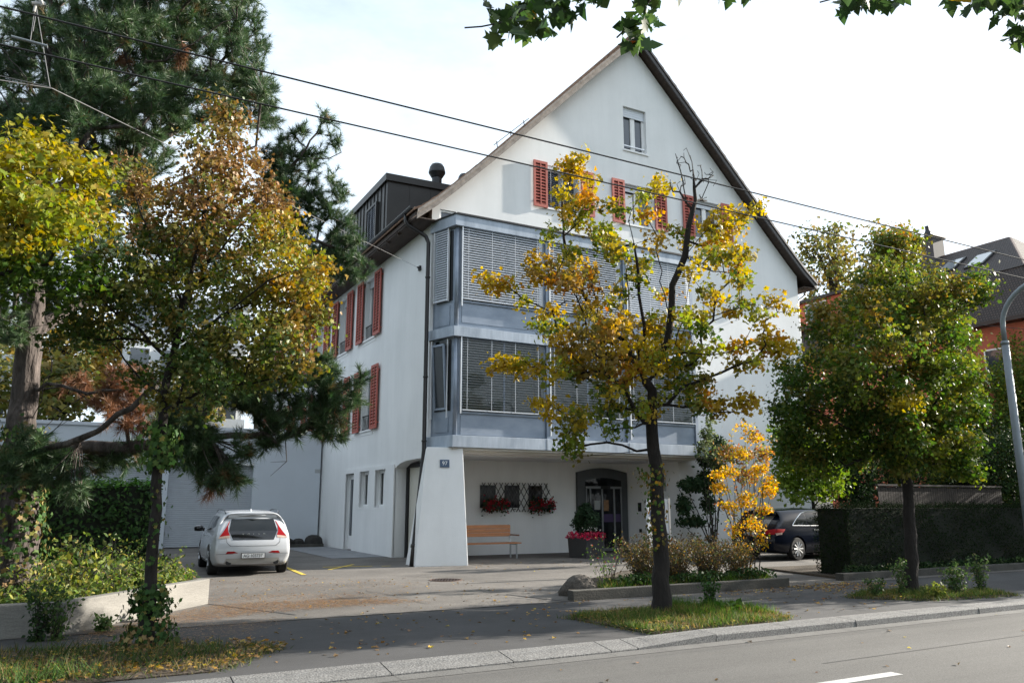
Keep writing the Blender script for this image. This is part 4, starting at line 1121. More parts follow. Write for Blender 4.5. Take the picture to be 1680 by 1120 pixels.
mid_limbs = [[(1084,900),(1076,760),(1069,690),(1070,640)],
 [(1070,645),(1042,592,0.2),(1020,556,0.3),(985,525,0.4),(967,500,0.5),(955,478,0.5)],
 [(967,500,0.5),(928,494,0.7),(903,512,0.8),(872,522,0.9)],
 [(1066,610),(1053,512,-0.4),(1048,455,-0.5),(1040,400,-0.6),(1031,362,-0.6),(1036,345,-0.6),(1046,330,-0.5)],
 [(1078,605),(1098,540,-0.1),(1102,500,-0.1),(1103,468,-0.1),(1124,420,-0.15),(1130,370,-0.2),(1141,330,-0.2),(1138,290,-0.2),(1135,265,-0.2),(1126,243,-0.2)],
 [(962,488,0.5),(941,452,0.3),(927,405,0.2),(922,350,0.2),(901,330,0.2)],
 [(1100,520,-0.1),(1082,462,-0.2),(1086,445,-0.2)], [(1124,420,-0.15),(1112,408,-0.2),(1116,400,-0.2)],
 [(1084,600),(1120,578,-0.5),(1160,582,-0.7),(1205,575,-0.9),(1245,560,-1.0)],
 [(1100,530,-0.1),(1150,522,-0.6),(1200,508,-0.8),(1240,498,-0.9)],
 [(1126,418,-0.15),(1146,392,-0.3),(1165,372,-0.4),(1172,352,-0.4)],
 [(1072,690),(1042,701,-0.3),(1000,704,-0.5)], [(1074,660),(1120,668,-0.4),(1165,662,-0.6)], [(1135,430,-0.1),(1170,445,-0.4),(1205,450,-0.6)],
 [(1137,300,-0.2),(1152,294,-0.2),(1176,296,-0.2)], [(1133,350,-0.2),(1122,310,-0.3),(1115,275,-0.3),(1108,252,-0.3)]]
mid_bare = [(1120,262,16,16),(1150,285,22,16),(1112,300,14,18),(1165,300,10,8),(1150,325,14,12),(1128,340,10,10)]
broad_tree("street_tree", "yellow leaved street tree with open crown and bare twiggy top before the house entrance", (7.9, 9.94, 0.0), 12.5, mid_limbs, mid_clumps, 7,
           [YEL, YGR, BRN, [(4, GREEN), (3, OLIVE), (3, LIME), (1, YELLOW)]], RD=1.5, dens=0.0150, per=37, spread=0.088, size=0.068, shape='lobed', r_base=0.126, r_tip=0.0055, group="street trees in the grass strip", bare=mid_bare, bf=0.25, free=2.4, mixc=0.28, up=0.3, sprigs=30)
# right tree: dense, dark green with warm rims
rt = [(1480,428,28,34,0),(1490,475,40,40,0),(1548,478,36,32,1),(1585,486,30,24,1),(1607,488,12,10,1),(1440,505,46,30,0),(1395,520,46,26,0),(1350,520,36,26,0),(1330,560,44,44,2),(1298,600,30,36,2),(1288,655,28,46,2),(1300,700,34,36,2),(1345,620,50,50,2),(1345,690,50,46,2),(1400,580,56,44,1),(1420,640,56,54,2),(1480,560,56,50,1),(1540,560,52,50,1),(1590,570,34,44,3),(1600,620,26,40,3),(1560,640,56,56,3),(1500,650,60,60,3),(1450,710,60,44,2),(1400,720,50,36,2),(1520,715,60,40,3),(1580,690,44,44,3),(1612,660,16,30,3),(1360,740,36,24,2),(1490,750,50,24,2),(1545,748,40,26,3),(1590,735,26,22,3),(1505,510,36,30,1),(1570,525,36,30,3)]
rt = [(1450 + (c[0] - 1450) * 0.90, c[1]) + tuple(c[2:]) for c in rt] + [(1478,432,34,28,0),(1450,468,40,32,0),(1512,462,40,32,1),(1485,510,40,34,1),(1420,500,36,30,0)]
rlimbs = [[(1492,860),(1486,760),(1478,715)],
          [(1480,725),(1470,660,0.1),(1483,600,0.1),(1492,545,0.1),(1488,480,0),(1482,430,0)], [(1478,715),(1440,660,0.3),(1405,600,0.4),(1380,540,0.5)], [(1484,740),(1430,715,-0.3),(1370,690,-0.5),(1310,660,-0.5)],
          [(1486,745),(1520,680,-0.4),(1560,620,-0.6),(1590,570,-0.6)], [(1488,600,0.1),(1530,545,0.2),(1570,505,0.3)], [(1484,735),(1540,720,0.5),(1590,690,0.7)], [(1440,660,0.3),(1380,630,-0.2),(1330,580,-0.3)]]
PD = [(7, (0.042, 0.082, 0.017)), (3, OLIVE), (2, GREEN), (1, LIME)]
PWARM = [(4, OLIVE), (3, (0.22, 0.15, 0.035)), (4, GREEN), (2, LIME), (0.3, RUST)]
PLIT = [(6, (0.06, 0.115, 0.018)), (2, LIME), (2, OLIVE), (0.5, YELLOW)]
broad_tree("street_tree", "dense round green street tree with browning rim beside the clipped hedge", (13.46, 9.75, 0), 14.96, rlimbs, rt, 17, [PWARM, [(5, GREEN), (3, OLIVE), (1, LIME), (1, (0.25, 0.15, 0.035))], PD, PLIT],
           RD=2.0, dens=0.0088, per=92, spread=0.125, size=0.062, shape='lobed', sprigs=60, r_base=0.115, r_tip=0.005, group="street trees in the grass strip", bf=0.3, free=2.2, mixc=0.35, up=0.4)
# left tree: brown and green, ivy round the foot
lt_ = [(372,200,26,24,0),(352,235,50,40,0),(330,285,60,46,0),(400,275,40,36,0),(440,320,46,44,0),(470,385,46,44,1),(400,370,70,56,2),(330,360,60,50,0),(290,400,50,46,4),(230,330,22,50,0),(212,290,16,40,0),(240,410,40,46,4),(180,440,50,40,4),(150,490,46,40,4),(505,440,40,46,1),(535,450,22,46,1),(520,500,34,36,1),(450,470,60,56,2),(380,470,60,50,3),(300,480,56,50,3),(230,500,60,40,4),(180,540,50,26,4),(470,540,60,36,2),(400,560,66,40,3),(320,560,66,40,4),(260,600,60,26,4),(350,610,60,26,4),(420,605,50,24,3),(470,590,40,20,3),(110,520,40,30,4),(215,385,24,30,0),(285,325,30,36,0),(270,640,26,18,4)]
lt_ = [(335 + (c[0] - 335) * 0.90, c[1] + 8) + tuple(c[2:]) for c in lt_]
llimbs = [[(250,900),(262,740),(270,640),(290,560)],
          [(290,565),(300,500,0.0),(318,430,0),(335,350,0),(350,280,0),(368,205,0)], [(300,510,0),(340,430,0.3),(395,370,0.4),(440,330,0.5)], [(285,580),(360,520,-0.4),(440,460,-0.6),(500,440,-0.7)],
          [(282,600),(230,540,-0.3),(170,500,-0.5),(130,490,-0.5)], [(278,625),(350,600,0.3),(430,585,0.5),(480,560,0.5)], [(300,490,0),(260,420,0.2),(225,330,0.3)], [(272,650),(230,620,0.4),(180,560,0.6)]]
L0 = [(5, (0.25, 0.145, 0.055)), (3, (0.21, 0.115, 0.045)), (3, OLIVE), (1, GREEN)]
L1 = [(4, (0.36, 0.23, 0.035)), (1, ORANGE), (3, OLIVE), (3, LIME)]
L2 = [(4, OLIVE), (3, (0.33, 0.2, 0.05)), (3, LIME), (2, GREEN)]
L3 = [(4, OLIVE), (4, GREEN), (2, LIME), (1, (0.3, 0.2, 0.05))]
L4 = [(5, (0.045, 0.085, 0.018)), (3, OLIVE), (2, GREEN)]
broad_tree("street_tree", "rusty brown and green street tree with an ivy clad trunk beside the pale concrete wall", (0.86, 10.47, 0), 9.63, llimbs, lt_, 27, [L0, L1, L2, L3, L4],
           RD=1.3, dens=0.0092, per=54, spread=0.095, size=0.050, shape='lobed', r_base=0.072, r_tip=0.004, group="street trees in the grass strip", lmat=M_leaf_dry, bf=0.3, free=1.9, mixc=0.4, up=0.3, sprigs=24)
# far-left tree: only its crown's tip reaches into view; the trunk stands outside the frame
yt = [(-60,300,90,80,0),(20,275,50,50,0),(62,245,30,30,0),(58,215,9,18,0),(110,260,36,34,0),(150,262,34,36,0),(175,300,22,34,0),(90,310,60,50,0),(30,340,60,50,0),(140,340,44,36,0),(185,345,10,12,0),(20,400,50,30,1),(90,375,50,26,1),(-80,420,80,60,1),(60,440,60,24,2),(130,455,40,20,2),(10,470,50,24,2),(-20,330,60,60,0),(-150,360,90,90,1),(30,385,20,26,1)]
def wl(pts): return [np.array(p) for p in pts]
t_lab = "bright yellow maple crown in front of the pine with its trunk out of sight"
rngy = np.random.default_rng(37)
ty = thing("maple_tree", t_lab, "tree", (-4.6, 10.4, 0))
yt = [(c[0] - 14, c[1] + 10, c[2] * 0.92, c[3] * 0.92, c[4]) for c in yt]
hy = 8.4
A, T = clump_points(yt, hy, 1.4, 0.0042, rngy)
lim = [wl([(-4.6, 10.4, 0), (-4.55, 10.4, 2.0), (-4.45, 10.35, 3.4), (-4.2, 10.3, 5.0), (-3.9, 10.2, 6.4)]), [np.array((-4.45, 10.35, 3.4))] + [at_h(u, v, hy) for u, v in ((-60, 470), (40, 440), (120, 430))], [np.array((-4.3, 10.3, 4.4))] + [at_h(u, v, hy) for u, v in ((-60, 380), (40, 330), (140, 300))]]
nodes, par, tips = grow(lim, A, rngy, bf=0.3, free_from=2.2)
me, _ = wood_mesh("maple_trunk", nodes, par, 0.15, 0.005, M_bark)
link_mesh("trunk", me, ty)
v = leaves_at(A, T, 95, 0.14, 0.058, [[(3, (0.34, 0.27, 0.03)), (6, (0.18, 0.21, 0.03)), (1, (0.38, 0.21, 0.03))], [(4, (0.26, 0.29, 0.03)), (3, GREEN), (2, (0.48, 0.36, 0.03))], [(5, (0.05, 0.10, 0.018)), (3, GREEN), (1, LIME)]], 'maple', rngy, up=0.6, mixc=0.5)
link_mesh("crown", tri_mesh("maple_crown", *v, [M_leaf]), ty)
# one more tree of the row just beyond the frame: it shades the pavement on the right
ct = [(1830,600,120,90,0),(1900,520,120,90,0),(1950,680,140,90,0),(1800,700,60,60,0)]
broad_tree("street_tree", "street tree of the kerb row standing beyond the street lamp, outside the view", (21.6, 9.2, 0), 18.4, [[(1900,760),(1895,640),(1895,520)]], ct, 47, [GRN], RD=2.2, dens=0.004, per=24, spread=0.2, size=0.11, shape='quad', r_base=0.14, r_tip=0.007, group="street trees in the grass strip", bf=0.3)

for nm_, x_, y_, hh_, seed_ in (("street tree of the kerb row farther right, outside the view", 29.5, 9.6, 7.5, 48), ("broad low tree beyond the right edge, beside the hedge's far end", 33.5, 11.8, 7.0, 49)):
    rb = np.random.default_rng(seed_); t = thing("street_tree" if seed_ == 48 else "garden_tree", nm_, "tree", (x_, y_, 0), "street trees in the grass strip" if seed_ == 48 else None)
    q = rb.normal(size=(9000, 3)); q /= np.linalg.norm(q, axis=1)[:, None]; q *= (rb.random(9000) ** 0.4)[:, None] * (1 + 0.15 * np.sin(q[:, 0] * 9 + q[:, 2] * 7))[:, None]
    zc = hh_ * (0.6 if seed_ == 48 else 0.5); P = np.array((x_, y_, zc)) + q * np.array((2.6, 2.0, hh_ - zc))
    nd, pr_, _ = grow([[np.array((x_, y_, 0)), np.array((x_, y_, zc * .7)), np.array((x_, y_, zc * 1.2))]], P[rb.choice(9000, 90)], rb, free_from=1.5)
    me, _ = wood_mesh("kerb_tree_trunk", nd, pr_, 0.15, 0.01, M_bark); link_mesh("trunk", me, t)
    link_mesh("crown", tri_mesh("kerb_tree_crown", *leaf_arrays(P, 0.17 * rb.uniform(.6, 1.3, 9000), pick(GRN, 9000, rb, .2), 'quad', rb, up=.4, aspect=1.4), [M_leaf]), t)

# ------------------------------------------------------------------ the big pine
rng = np.random.default_rng(5)
HP = 12.5
pine = thing("pine_tree", "huge dark pine with long drooping boughs and ivy on its thick trunk", "tree", (-0.8, 14.6, 0.3))
def pl(*pts): return [at_h(p[0], p[1], HP + (p[2] if len(p) > 2 else 0)) for p in pts]
limbs = [[np.array((-0.8, 14.6, 0.25))] + pl((30, 850), (36, 720), (44, 600), (55, 480), (64, 360), (72, 230), (80, 100), (88, -60), (95, -250), (100, -420)),
  pl((36,735),(60,738,-0.6),(110,728,-1.2),(170,700,-1.6),(215,670,-1.8),(245,640,-1.8),(300,600,-1.4),(380,590,-1.0),(470,620,-0.6),(540,640,-0.4)),
  pl((40,636),(100,632,-0.3),(170,640,-0.4),(230,640,-0.4)), pl((50,690),(85,610,-0.9),(80,570,-1.2),(40,540,-1.4),(0,520,-1.5)),
  pl((58,545),(120,500,0.8),(220,470,1.5),(330,430,2.2),(440,400,2.8),(520,395,3.0)), pl((62,400),(130,360,-0.5),(230,320,-0.8),(330,280,-0.8),(420,240,-0.6)),
  pl((66,330),(150,280,0.6),(260,230,1.0),(370,170,1.2),(430,130,1.2)), pl((72,230),(130,180,-0.5),(220,120,-0.9),(320,70,-1.1),(390,30,-1.2)), pl((76,150),(150,90,0.5),(250,30,0.9),(340,-20,1.2)),
  pl((68,300),(40,240,-0.6),(0,150,-1.0),(-60,80,-1.2)), pl((74,190),(30,110,0.4),(-30,40,0.7)), pl((62,420),(10,400,-0.8),(-80,380,-1.2)), pl((80,90),(60,0,-0.4),(30,-80,-0.6)),
  pl((330,430,2.2),(420,330,2.6),(490,260,2.8),(528,200,2.9)), pl((490,260,2.8),(540,260,2.9),(560,250,2.9)), pl((440,400,2.8),(510,350,3.0),(555,330,3.1)), pl((520,395,3.0),(560,410,3.2),(585,425,3.3)),
  pl((300,600,-1.4),(330,680,-1.2),(350,760,-1.2)), pl((470,620,-0.6),(510,680,-0.5),(520,700,-0.5)), pl((60,738,-0.6),(80,790,-0.9),(90,800,-1.0)), pl((170,640,-0.4),(200,700,-0.2),(260,740,0.2))]
pc = [(330,70,90,70),(250,60,70,60),(400,120,40,55),(390,40,36,40),(180,40,60,50),(120,60,40,50),(210,150,90,50),(320,160,80,44),(150,130,60,50),(60,200,70,34),(20,195,50,28),(110,190,60,50),(430,90,14,20),(432,150,16,24),(250,200,70,40),(170,220,50,40),(410,190,40,26),(100,250,60,30),(230,260,60,40),(300,20,70,40),(350,-40,90,50),(230,-40,90,50),(120,-60,90,60),(60,40,30,30),
      (470,250,24,26,0,2.8),(455,290,28,24,0,2.7),(528,200,14,20,0,2.9),(545,235,16,14,0,2.9),(515,265,22,18,0,2.9),(490,225,18,18,0,2.8),(500,310,22,22,0,3),(550,315,16,18,0,3.1),(535,345,24,22,0,3.1),(510,370,22,22,0,3.0),(565,325,10,12,0,3.1),(540,290,12,12,0,3.0),(580,425,22,28,0,3.3),(575,390,20,18,0,3.2),(558,435,26,24,0,3.2),(560,370,20,18,0,3.2),(545,395,20,20,0,3.2),(500,420,30,30,0,3),(480,350,30,30,0,2.9),(480,300,30,26,0,2.9),(520,330,24,24,0,3),(590,450,8,10,0,3.3),(530,420,24,20,0,3.1),
      (530,610,34,24,0,-0.4),(500,640,44,30,0,-0.5),(555,655,34,26,0,-0.4),(590,620,12,10,0,-0.3),(470,690,50,30,0,-0.6),(530,690,40,24,0,-0.5),(420,650,40,30,0,-0.8),(440,720,30,14,0,-0.7),(380,640,40,30,0,-1.0),(545,715,16,10,0,-0.5),
      (350,770,40,26,0,-1.2),(310,745,40,26,0,-1.2),(380,785,24,14,0,-1.2),(270,720,36,22,0,-0.2),(300,690,36,22,0,-1.3),(390,740,20,14,0,-1.1),(330,725,30,20,0,-1.2),
      (20,60,50,40,0,1.5),(60,120,60,50,0,1.5),(15,130,40,40,0,1),(90,20,60,40,0,1.2),(130,90,50,40,0,1.4),(170,280,60,40,0,1.5),(425,170,26,26,0,1.5),(455,330,36,28,0,2.7),(500,270,24,22,0,2.9),(438,200,16,22,0,2.2),(462,300,30,26,0,2.7),(440,265,26,26,0,2.6),(470,390,30,26,0,2.9),(0,490,34,44,0,1.0),(70,500,34,30,0,1.4),(10,450,40,28),(15,540,30,26,0,-.6),(110,470,46,26,0,.8),(150,400,50,34),(100,345,60,34),(30,330,50,30),(60,420,40,24,0,-1),(20,250,40,30),(200,330,50,30),(260,420,60,40,0,1.5),(330,440,50,30,0,2.2),(90,770,50,26,0,-0.9),(60,740,40,30,0,-0.9),(120,800,26,10,0,-1.0),(30,760,30,30,0,-0.7),(150,760,30,18,0,0.2),(200,745,36,20,0,0.1),
      (205,640,30,36,1,-0.2),(165,670,22,14,1,-0.6),(225,690,24,18,1,-0.3),(130,625,22,14,1,0.4),(300,90,10,10,1,-0.9),(200,110,12,12,1,-0.9),(350,795,9,12,1,-1.2),(230,620,20,26,1,0.2)]
A, T = clump_points(pc, HP, 2.2, 0.021, rng, uc=200, vc=300, RU=450, RV=520)
nodes, par, tips = grow(limbs, A, rng, bf=0.22, free_from=2.2, step=0.26, bow=0.05, jit=0.03)
me, rad = wood_mesh("pine_trunk", nodes, par, 0.30, 0.008, M_bark_pine, flare=0.5)
link_mesh("trunk", me, pine)
def needle_tufts(P, D, T, per, ln, rng, pals, wid=0.0085):
    n = len(P)
    idx = np.repeat(np.arange(n), per); m = len(idx)
    d = D[idx] + rng.normal(size=(m, 3)) * 0.62
    d[:, 2] += 0.12
    d /= np.linalg.norm(d, axis=1)[:, None] + 1e-9
    st = P[idx] - D[idx] * rng.uniform(0, 0.16, m)[:, None]
    l = ln * rng.uniform(0.65, 1.15, m)
    x = np.cross(d, rng.normal(size=(m, 3))); x /= np.linalg.norm(x, axis=1)[:, None] + 1e-9
    V = np.stack([st - x * wid / 2, st + x * wid / 2, st + d * l[:, None] + np.array((0, 0, -0.012))], 1)
    F = np.arange(m * 3).reshape(-1, 3)
    C = np.zeros((m, 3))
    for t, pal in enumerate(pals):
        k = T[idx] == t
        tuft = pick(pal, n, rng, 0.15); own = pick(pal, int(k.sum()), rng, 0.15)
        C[k] = tuft[idx[k]] * 0.6 + own * 0.4
    return V.reshape(-1, 3), F, np.repeat(C[:, None], 3, 1).reshape(-1, 3)
def shoots(A, T, nodes, par, rng, each=4, r=0.16):
    """several shoot ends per twig end, each pointing outwards and a little up."""
    tree_mid = nodes.mean(0)
    P = []; D = []; TT = []
    for a, t in zip(A, T):
        k = int(np.argmin(((nodes - a) ** 2).sum(1))); q = nodes[par[k]] if par[k] >= 0 else tree_mid
        d = a - q; d = d / (np.linalg.norm(d) + 1e-6)
        for j in range(each):
            dd = d * 0.7 + rng.normal(size=3) * 0.65 + np.array((0, 0, 0.35 if t == 0 else -0.7))
            dd /= np.linalg.norm(dd)
            P.append(a + (dd * rng.uniform(0.3, 1.4) * r if j else dd * 0.02)); D.append(dd); TT.append(t)
    return np.array(P), np.array(D), np.array(TT)
P, D, TT = shoots(A, T, nodes, par, rng, 5, 0.17)
NG = [(5, (0.048, 0.095, 0.038)), (3, (0.085, 0.135, 0.055)), (2, (0.026, 0.05, 0.024)), (0.25, (0.2, 0.11, 0.05))]
ND = [(4, (0.22, 0.105, 0.055)), (2, (0.15, 0.07, 0.04)), (1, (0.28, 0.15, 0.08))]
v = needle_tufts(P, D, TT, 50, 0.155, rng, [NG, ND])
link_mesh("crown", tri_mesh("pine_crown", *v, [M_needle]), pine)
# bare dead twigs sticking out of the stem and boughs
tw = MB()
for i in range(620):
    k = rng.integers(0, len(nodes))
    if rad[k] < 0.012: continue
    p = nodes[k]; d = rng.normal(size=3); d /= np.linalg.norm(d); L_ = rng.uniform(0.35, 1.1)
    q = p + d * L_ * 0.5 + rng.normal(size=3) * 0.06; e = p + d * L_ + rng.normal(size=3) * 0.15
    tw.tube([p, q, e], [0.010, 0.007, 0.003], 3, cap=False)
    if rng.random() < 0.6: tw.tube([q, q + rng.normal(size=3) * 0.22], [0.005, 0.002], 3, cap=False)
tw.build("dead_twigs", M_bark_thin, pine)
# ivy on trunks
def ivy_on(parent, path, radii, n, size, rng, pal, name="ivy", spread=0.05):
    path = np.array(path); seg = rng.integers(0, len(path) - 1, n); t = rng.random(n)
    c = path[seg] + (path[seg + 1] - path[seg]) * t[:, None]; r = np.array(radii)[seg] * (1 - t) + np.array(radii)[seg + 1] * t
    a = rng.random(n) * 2 * math.pi
    o = np.column_stack([np.cos(a), np.sin(a), rng.normal(size=n) * 0.15])
    P = c + o * (r + np.abs(rng.normal(size=n)) * spread)[:, None]
    v = leaf_arrays(P, size * rng.uniform(0.6, 1.3, n), pick(pal, n, rng, 0.25), 'lobed', rng, nrm=o * 1.6, up=0.1, droop=0.8)
    return link_mesh(name, tri_mesh(name, *v, [M_leaf_dark]), parent)
IVY = [(6, (0.035, 0.075, 0.02)), (2, (0.07, 0.12, 0.03)), (1, (0.18, 0.16, 0.05))]
ivy_on(pine, [(-0.8, 14.6, 0.3), at_h(28, 880, HP), at_h(34, 790, HP), at_h(37, 700, HP)], [0.52, 0.34, 0.30, 0.27], 1500, 0.085, rng, IVY + [(2, (0.2, 0.15, 0.06))])
left_tree = [o for o in bpy.data.objects if o.get('label', '').startswith('rusty brown and green')][0]
mid_tree = [o for o in bpy.data.objects if o.get('label', '').startswith('yellow leaved street tree')][0]
ivy_on(left_tree, [(0.86, 10.47, 0.0), (0.87, 10.47, 0.25)], [0.30, 0.18], 320, 0.07, rng, IVY + [(3, (0.22, 0.16, 0.07))])
ivy_on(left_tree, [at_h(243, 1010, 9.63), at_h(248, 960, 9.63)], [0.12, 0.12], 420, 0.065, rng, IVY, spread=0.08)
ivy_on(left_tree, [at_h(252, 930, 9.63), at_h(262, 690, 9.63)], [0.07, 0.06], 160, 0.055, rng, IVY, spread=0.05)
ivy_on(left_tree, [at_h(262, 765, 9.63), at_h(266, 700, 9.63)], [0.10, 0.10], 320, 0.075, rng, IVY + [(4, (0.07, 0.13, 0.03))], spread=0.11)
CRE = [(2, (0.24, 0.16, 0.05)), (4, OLIVE), (1, ORANGE), (4, GREEN)]
ivy_on(mid_tree, [at_h(1078, 900, 12.5), at_h(1073, 770, 12.5)], [0.13, 0.11], 260, 0.06, rng, CRE, "creeper", 0.06)
ivy_on(mid_tree, [at_h(1070, 800, 12.5), at_h(1062, 760, 12.5)], [0.20, 0.13], 60, 0.055, rng, CRE, "creeper", 0.1)

# unseen trees added beyond the left edge to block skylight and darken the yard
for lab_, x_, y_, hh_, sd_ in (("tall unseen tree added beyond the left edge, beside the pine, to darken the yard", -8.5, 17.0, 15.0, 71), ("tall unseen tree added beyond the left edge, near the garage, to darken the yard", -10.5, 27.0, 14.0, 72)):
    rb = np.random.default_rng(sd_); t = thing("garden_tree", lab_, "tree", (x_, y_, 0))
    n = 12000; q = rb.normal(size=(n, 3)); q /= np.linalg.norm(q, axis=1)[:, None]; q *= (rb.random(n) ** 0.35)[:, None] * (1 + 0.16 * np.sin(q[:, 0] * 8 + q[:, 2] * 9))[:, None]
    P = np.array((x_, y_, hh_ * .55)) + q * np.array((4.0, 4.0, hh_ * .45))
    nd, pr_, _ = grow([[np.array((x_, y_, 0)), np.array((x_, y_, hh_ * .4)), np.array((x_, y_, hh_ * .8))]], P[rb.choice(n, 90)], rb, free_from=1.5)
    me, _ = wood_mesh("garden_tree_trunk", nd, pr_, 0.25, 0.012, M_bark); link_mesh("trunk", me, t)
    link_mesh("crown", tri_mesh("garden_tree_crown", *leaf_arrays(P, 0.26 * rb.uniform(.6, 1.3, n), pick([(5, DKGREEN), (2, GREEN)], n, rb, .2), 'quad', rb, up=.4, aspect=1.3), [M_leaf_dark]), t)

# ------------------------------------------------------------------ overhanging maple: stands beside the camera, its boughs reach over the street
rng = np.random.default_rng(91)
om = thing("overhanging_maple", "green maple boughs with big lobed leaves hanging into the top of the view", "tree", (5.6, -0.6, 0))
ho = 4.7
def hp(u, v, d=0): return at_h(u, v, ho + d)
limbs = [[np.array(p) for p in ((5.6, -0.6, 0), (5.55, -0.55, 2.5), (5.4, -0.3, 4.2), (5.0, 0.4, 5.4), (4.3, 1.4, 6.2))],
  [np.array((5.0, 0.4, 5.4)), np.array((4.2, 1.8, 5.7)), hp(1180, -90), hp(1050, -55), hp(960, -22), hp(890, 5), hp(830, 36), hp(790, 44), hp(762, 46)],
  [hp(1180, -90), hp(1090, -40, .2), hp(1060, 10, .2), hp(1035, 40, .2), hp(1012, 62, .2)],
  [np.array((5.0, 0.4, 5.4)), hp(1500, -130, .3), hp(1430, -60, .3), hp(1390, -8, .3), hp(1345, 4, .3)],
  [np.array((5.2, 0.1, 4.8)), hp(1760, -60, .6), hp(1715, 20, .6), hp(1680, 70, .6)], [hp(1760, -60, .6), hp(1640, -40, .4), hp(1580, -15, .4)], [hp(1090, -40, .2), hp(1180, -25, .2), hp(1240, -10, .2)]]
nodes, par, _ = grow(limbs, np.zeros((0, 3)), rng, step=0.15, jit=0.012)
me, _ = wood_mesh("maple_boughs", nodes, par, 0.16, 0.006, M_bark_thin)
link_mesh("trunk", me, om)
spots = [(835,40,30,22,20),(880,50,24,20,18),(870,20,30,20,15),(920,15,30,18,16),(925,35,14,10,3),(808,62,10,12,3),(898,62,8,8,2),(960,5,24,14,8),(815,38,10,8,3),(850,62,12,10,3),
         (1040,70,18,16,12),(1050,40,18,18,11),(1060,10,18,16,11),(1030,58,12,10,3),(1070,50,12,14,4),(1020,78,8,6,1),(1045,85,10,6,3),(1110,2,8,8,2),(980,0,10,6,3),(1190,-6,18,10,7),(1230,-6,14,8,4),(1150,-10,20,8,5),
         (1420,2,22,12,9),(1450,4,18,12,8),(1475,0,16,8,6),(1400,4,10,8,3),(1378,8,8,8,2),(1560,-10,14,8,3),(1612,6,26,14,9),(1650,2,22,16,10),(1672,30,22,20,10),(1685,58,26,18,12),(1665,62,12,8,3),(1700,20,24,24,8),(1640,30,10,10,2),
         (1300,-60,160,30,40),(1000,-60,120,30,40),(1600,-70,120,40,40)]
P = []
for u, v, ru, rv, n in spots:
    for _ in range(int(n * 1.35)):
        q = rng.normal(size=2) * 0.55; P.append(hp(u + q[0] * ru, v + q[1] * rv - (12 if u < 1300 else 4), rng.normal() * 0.18 + (0.5 if u > 1500 else 0.25 if u > 1300 else 0.1)))
P = np.array(P); n = len(P)
v = leaf_arrays(P, 0.116 * rng.uniform(0.6, 1.25, n), pick([(9, (0.036, 0.066, 0.022)), (3, (0.055, 0.09, 0.025)), (0.4, (0.40, 0.26, 0.05)), (0.15, (0.42, 0.12, 0.04))], n, rng, 0.2), 'maple', rng, up=0.15, droop=1.4, fold=0.35)
rb = np.random.default_rng(95); parts = [v]
for c, r_, n in (((4.5, -4, 8.5), (6, 4.5, 3.5), 9000), ((-4, -7, 8.5), (6, 4.5, 3.5), 7000), ((3, -9, 7), (8, 4, 4), 7000)):  # unseen leaf masses added behind the camera to cut the skylight
    q = rb.normal(size=(n, 3)); q /= np.linalg.norm(q, axis=1)[:, None]; q *= (rb.random(n) ** 0.4)[:, None]
    q *= (1 + 0.2 * np.sin(q[:, 0] * 7 + q[:, 1] * 5))[:, None]
    parts.append(leaf_arrays(np.array(c) + q * np.array(r_), 0.2 * rb.uniform(0.6, 1.3, n), pick([(5, (0.05, 0.09, 0.026)), (2, (0.10, 0.13, 0.03))], n, rb, 0.2), 'quad', rb, up=0.5, aspect=1.4))
v = join_arrays(parts)
link_mesh("crown", tri_mesh("maple_leaves", *v, [M_leaf]), om)
# ------------------------------------------------------------------ hedges
def hedge(name, label, x0, x1, y0, y1, z0, z1, n, size, pal, seed, shape='oval', rough=0.05, aspect=0.7, up=0.3, top_pal=None, lm=None):
    rng = np.random.default_rng(seed)
    t = thing(name, label, "hedge", ((x0 + x1) / 2, y0, z0))
    mb = MB(); g = 0.09
    bm_core = mb.box(x0 + g, x1 - g, y0 + g, y1 - g, z0, z1 - g)
    mb.build("inner_branches", mat("hedge_inside", (0.008, 0.011, 0.006), 1.0, 0.4, 6), t)
    ax = (x1 - x0) * (y1 - y0); ay = (x1 - x0) * (z1 - z0); az = (y1 - y0) * (z1 - z0)
    w = np.array([ax, ay, ay * 0.35, az, az]); face = rng.choice(5, n, p=w / w.sum())
    u = rng.random((n, 3)); P = np.empty((n, 3)); N = np.zeros((n, 3))
    P[:, 0] = x0 + u[:, 0] * (x1 - x0); P[:, 1] = y0 + u[:, 1] * (y1 - y0); P[:, 2] = z0 + u[:, 2] * (z1 - z0)
    for k, (a, val, s) in enumerate(((2, z1, 1), (1, y0, -1), (1, y1, 1), (0, x0, -1), (0, x1, 1))):
        m = face == k; P[m, a] = val; N[m, a] = s
    lump = 0.035 * (np.sin(P[:, 0] * 4.1 + P[:, 2] * 3) + np.sin(P[:, 1] * 5 + P[:, 0] * 2.3 + P[:, 2] * 4.7))
    P += N * (lump + rng.normal(size=n) * rough - 0.05)[:, None]
    # soften the corners
    for a, lo, hi in ((0, x0, x1), (1, y0, y1)):
        k = np.clip((P[:, 2] - (z1 - 0.25)) / 0.25, 0, 1) ** 2 * 0.08
        P[:, a] = np.clip(P[:, a], lo + k - 0.06, hi - k + 0.06)
    C = pick(pal, n, rng, 0.25)
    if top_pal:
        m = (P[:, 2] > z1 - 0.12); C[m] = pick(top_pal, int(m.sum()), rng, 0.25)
    v = leaf_arrays(P, size * rng.uniform(0.6, 1.3, n), C, shape, rng, nrm=N * 1.1, up=up, aspect=aspect)
    link_mesh("foliage", tri_mesh(name + "_foliage", *v, [lm or M_leaf_dark]), t)
    return t
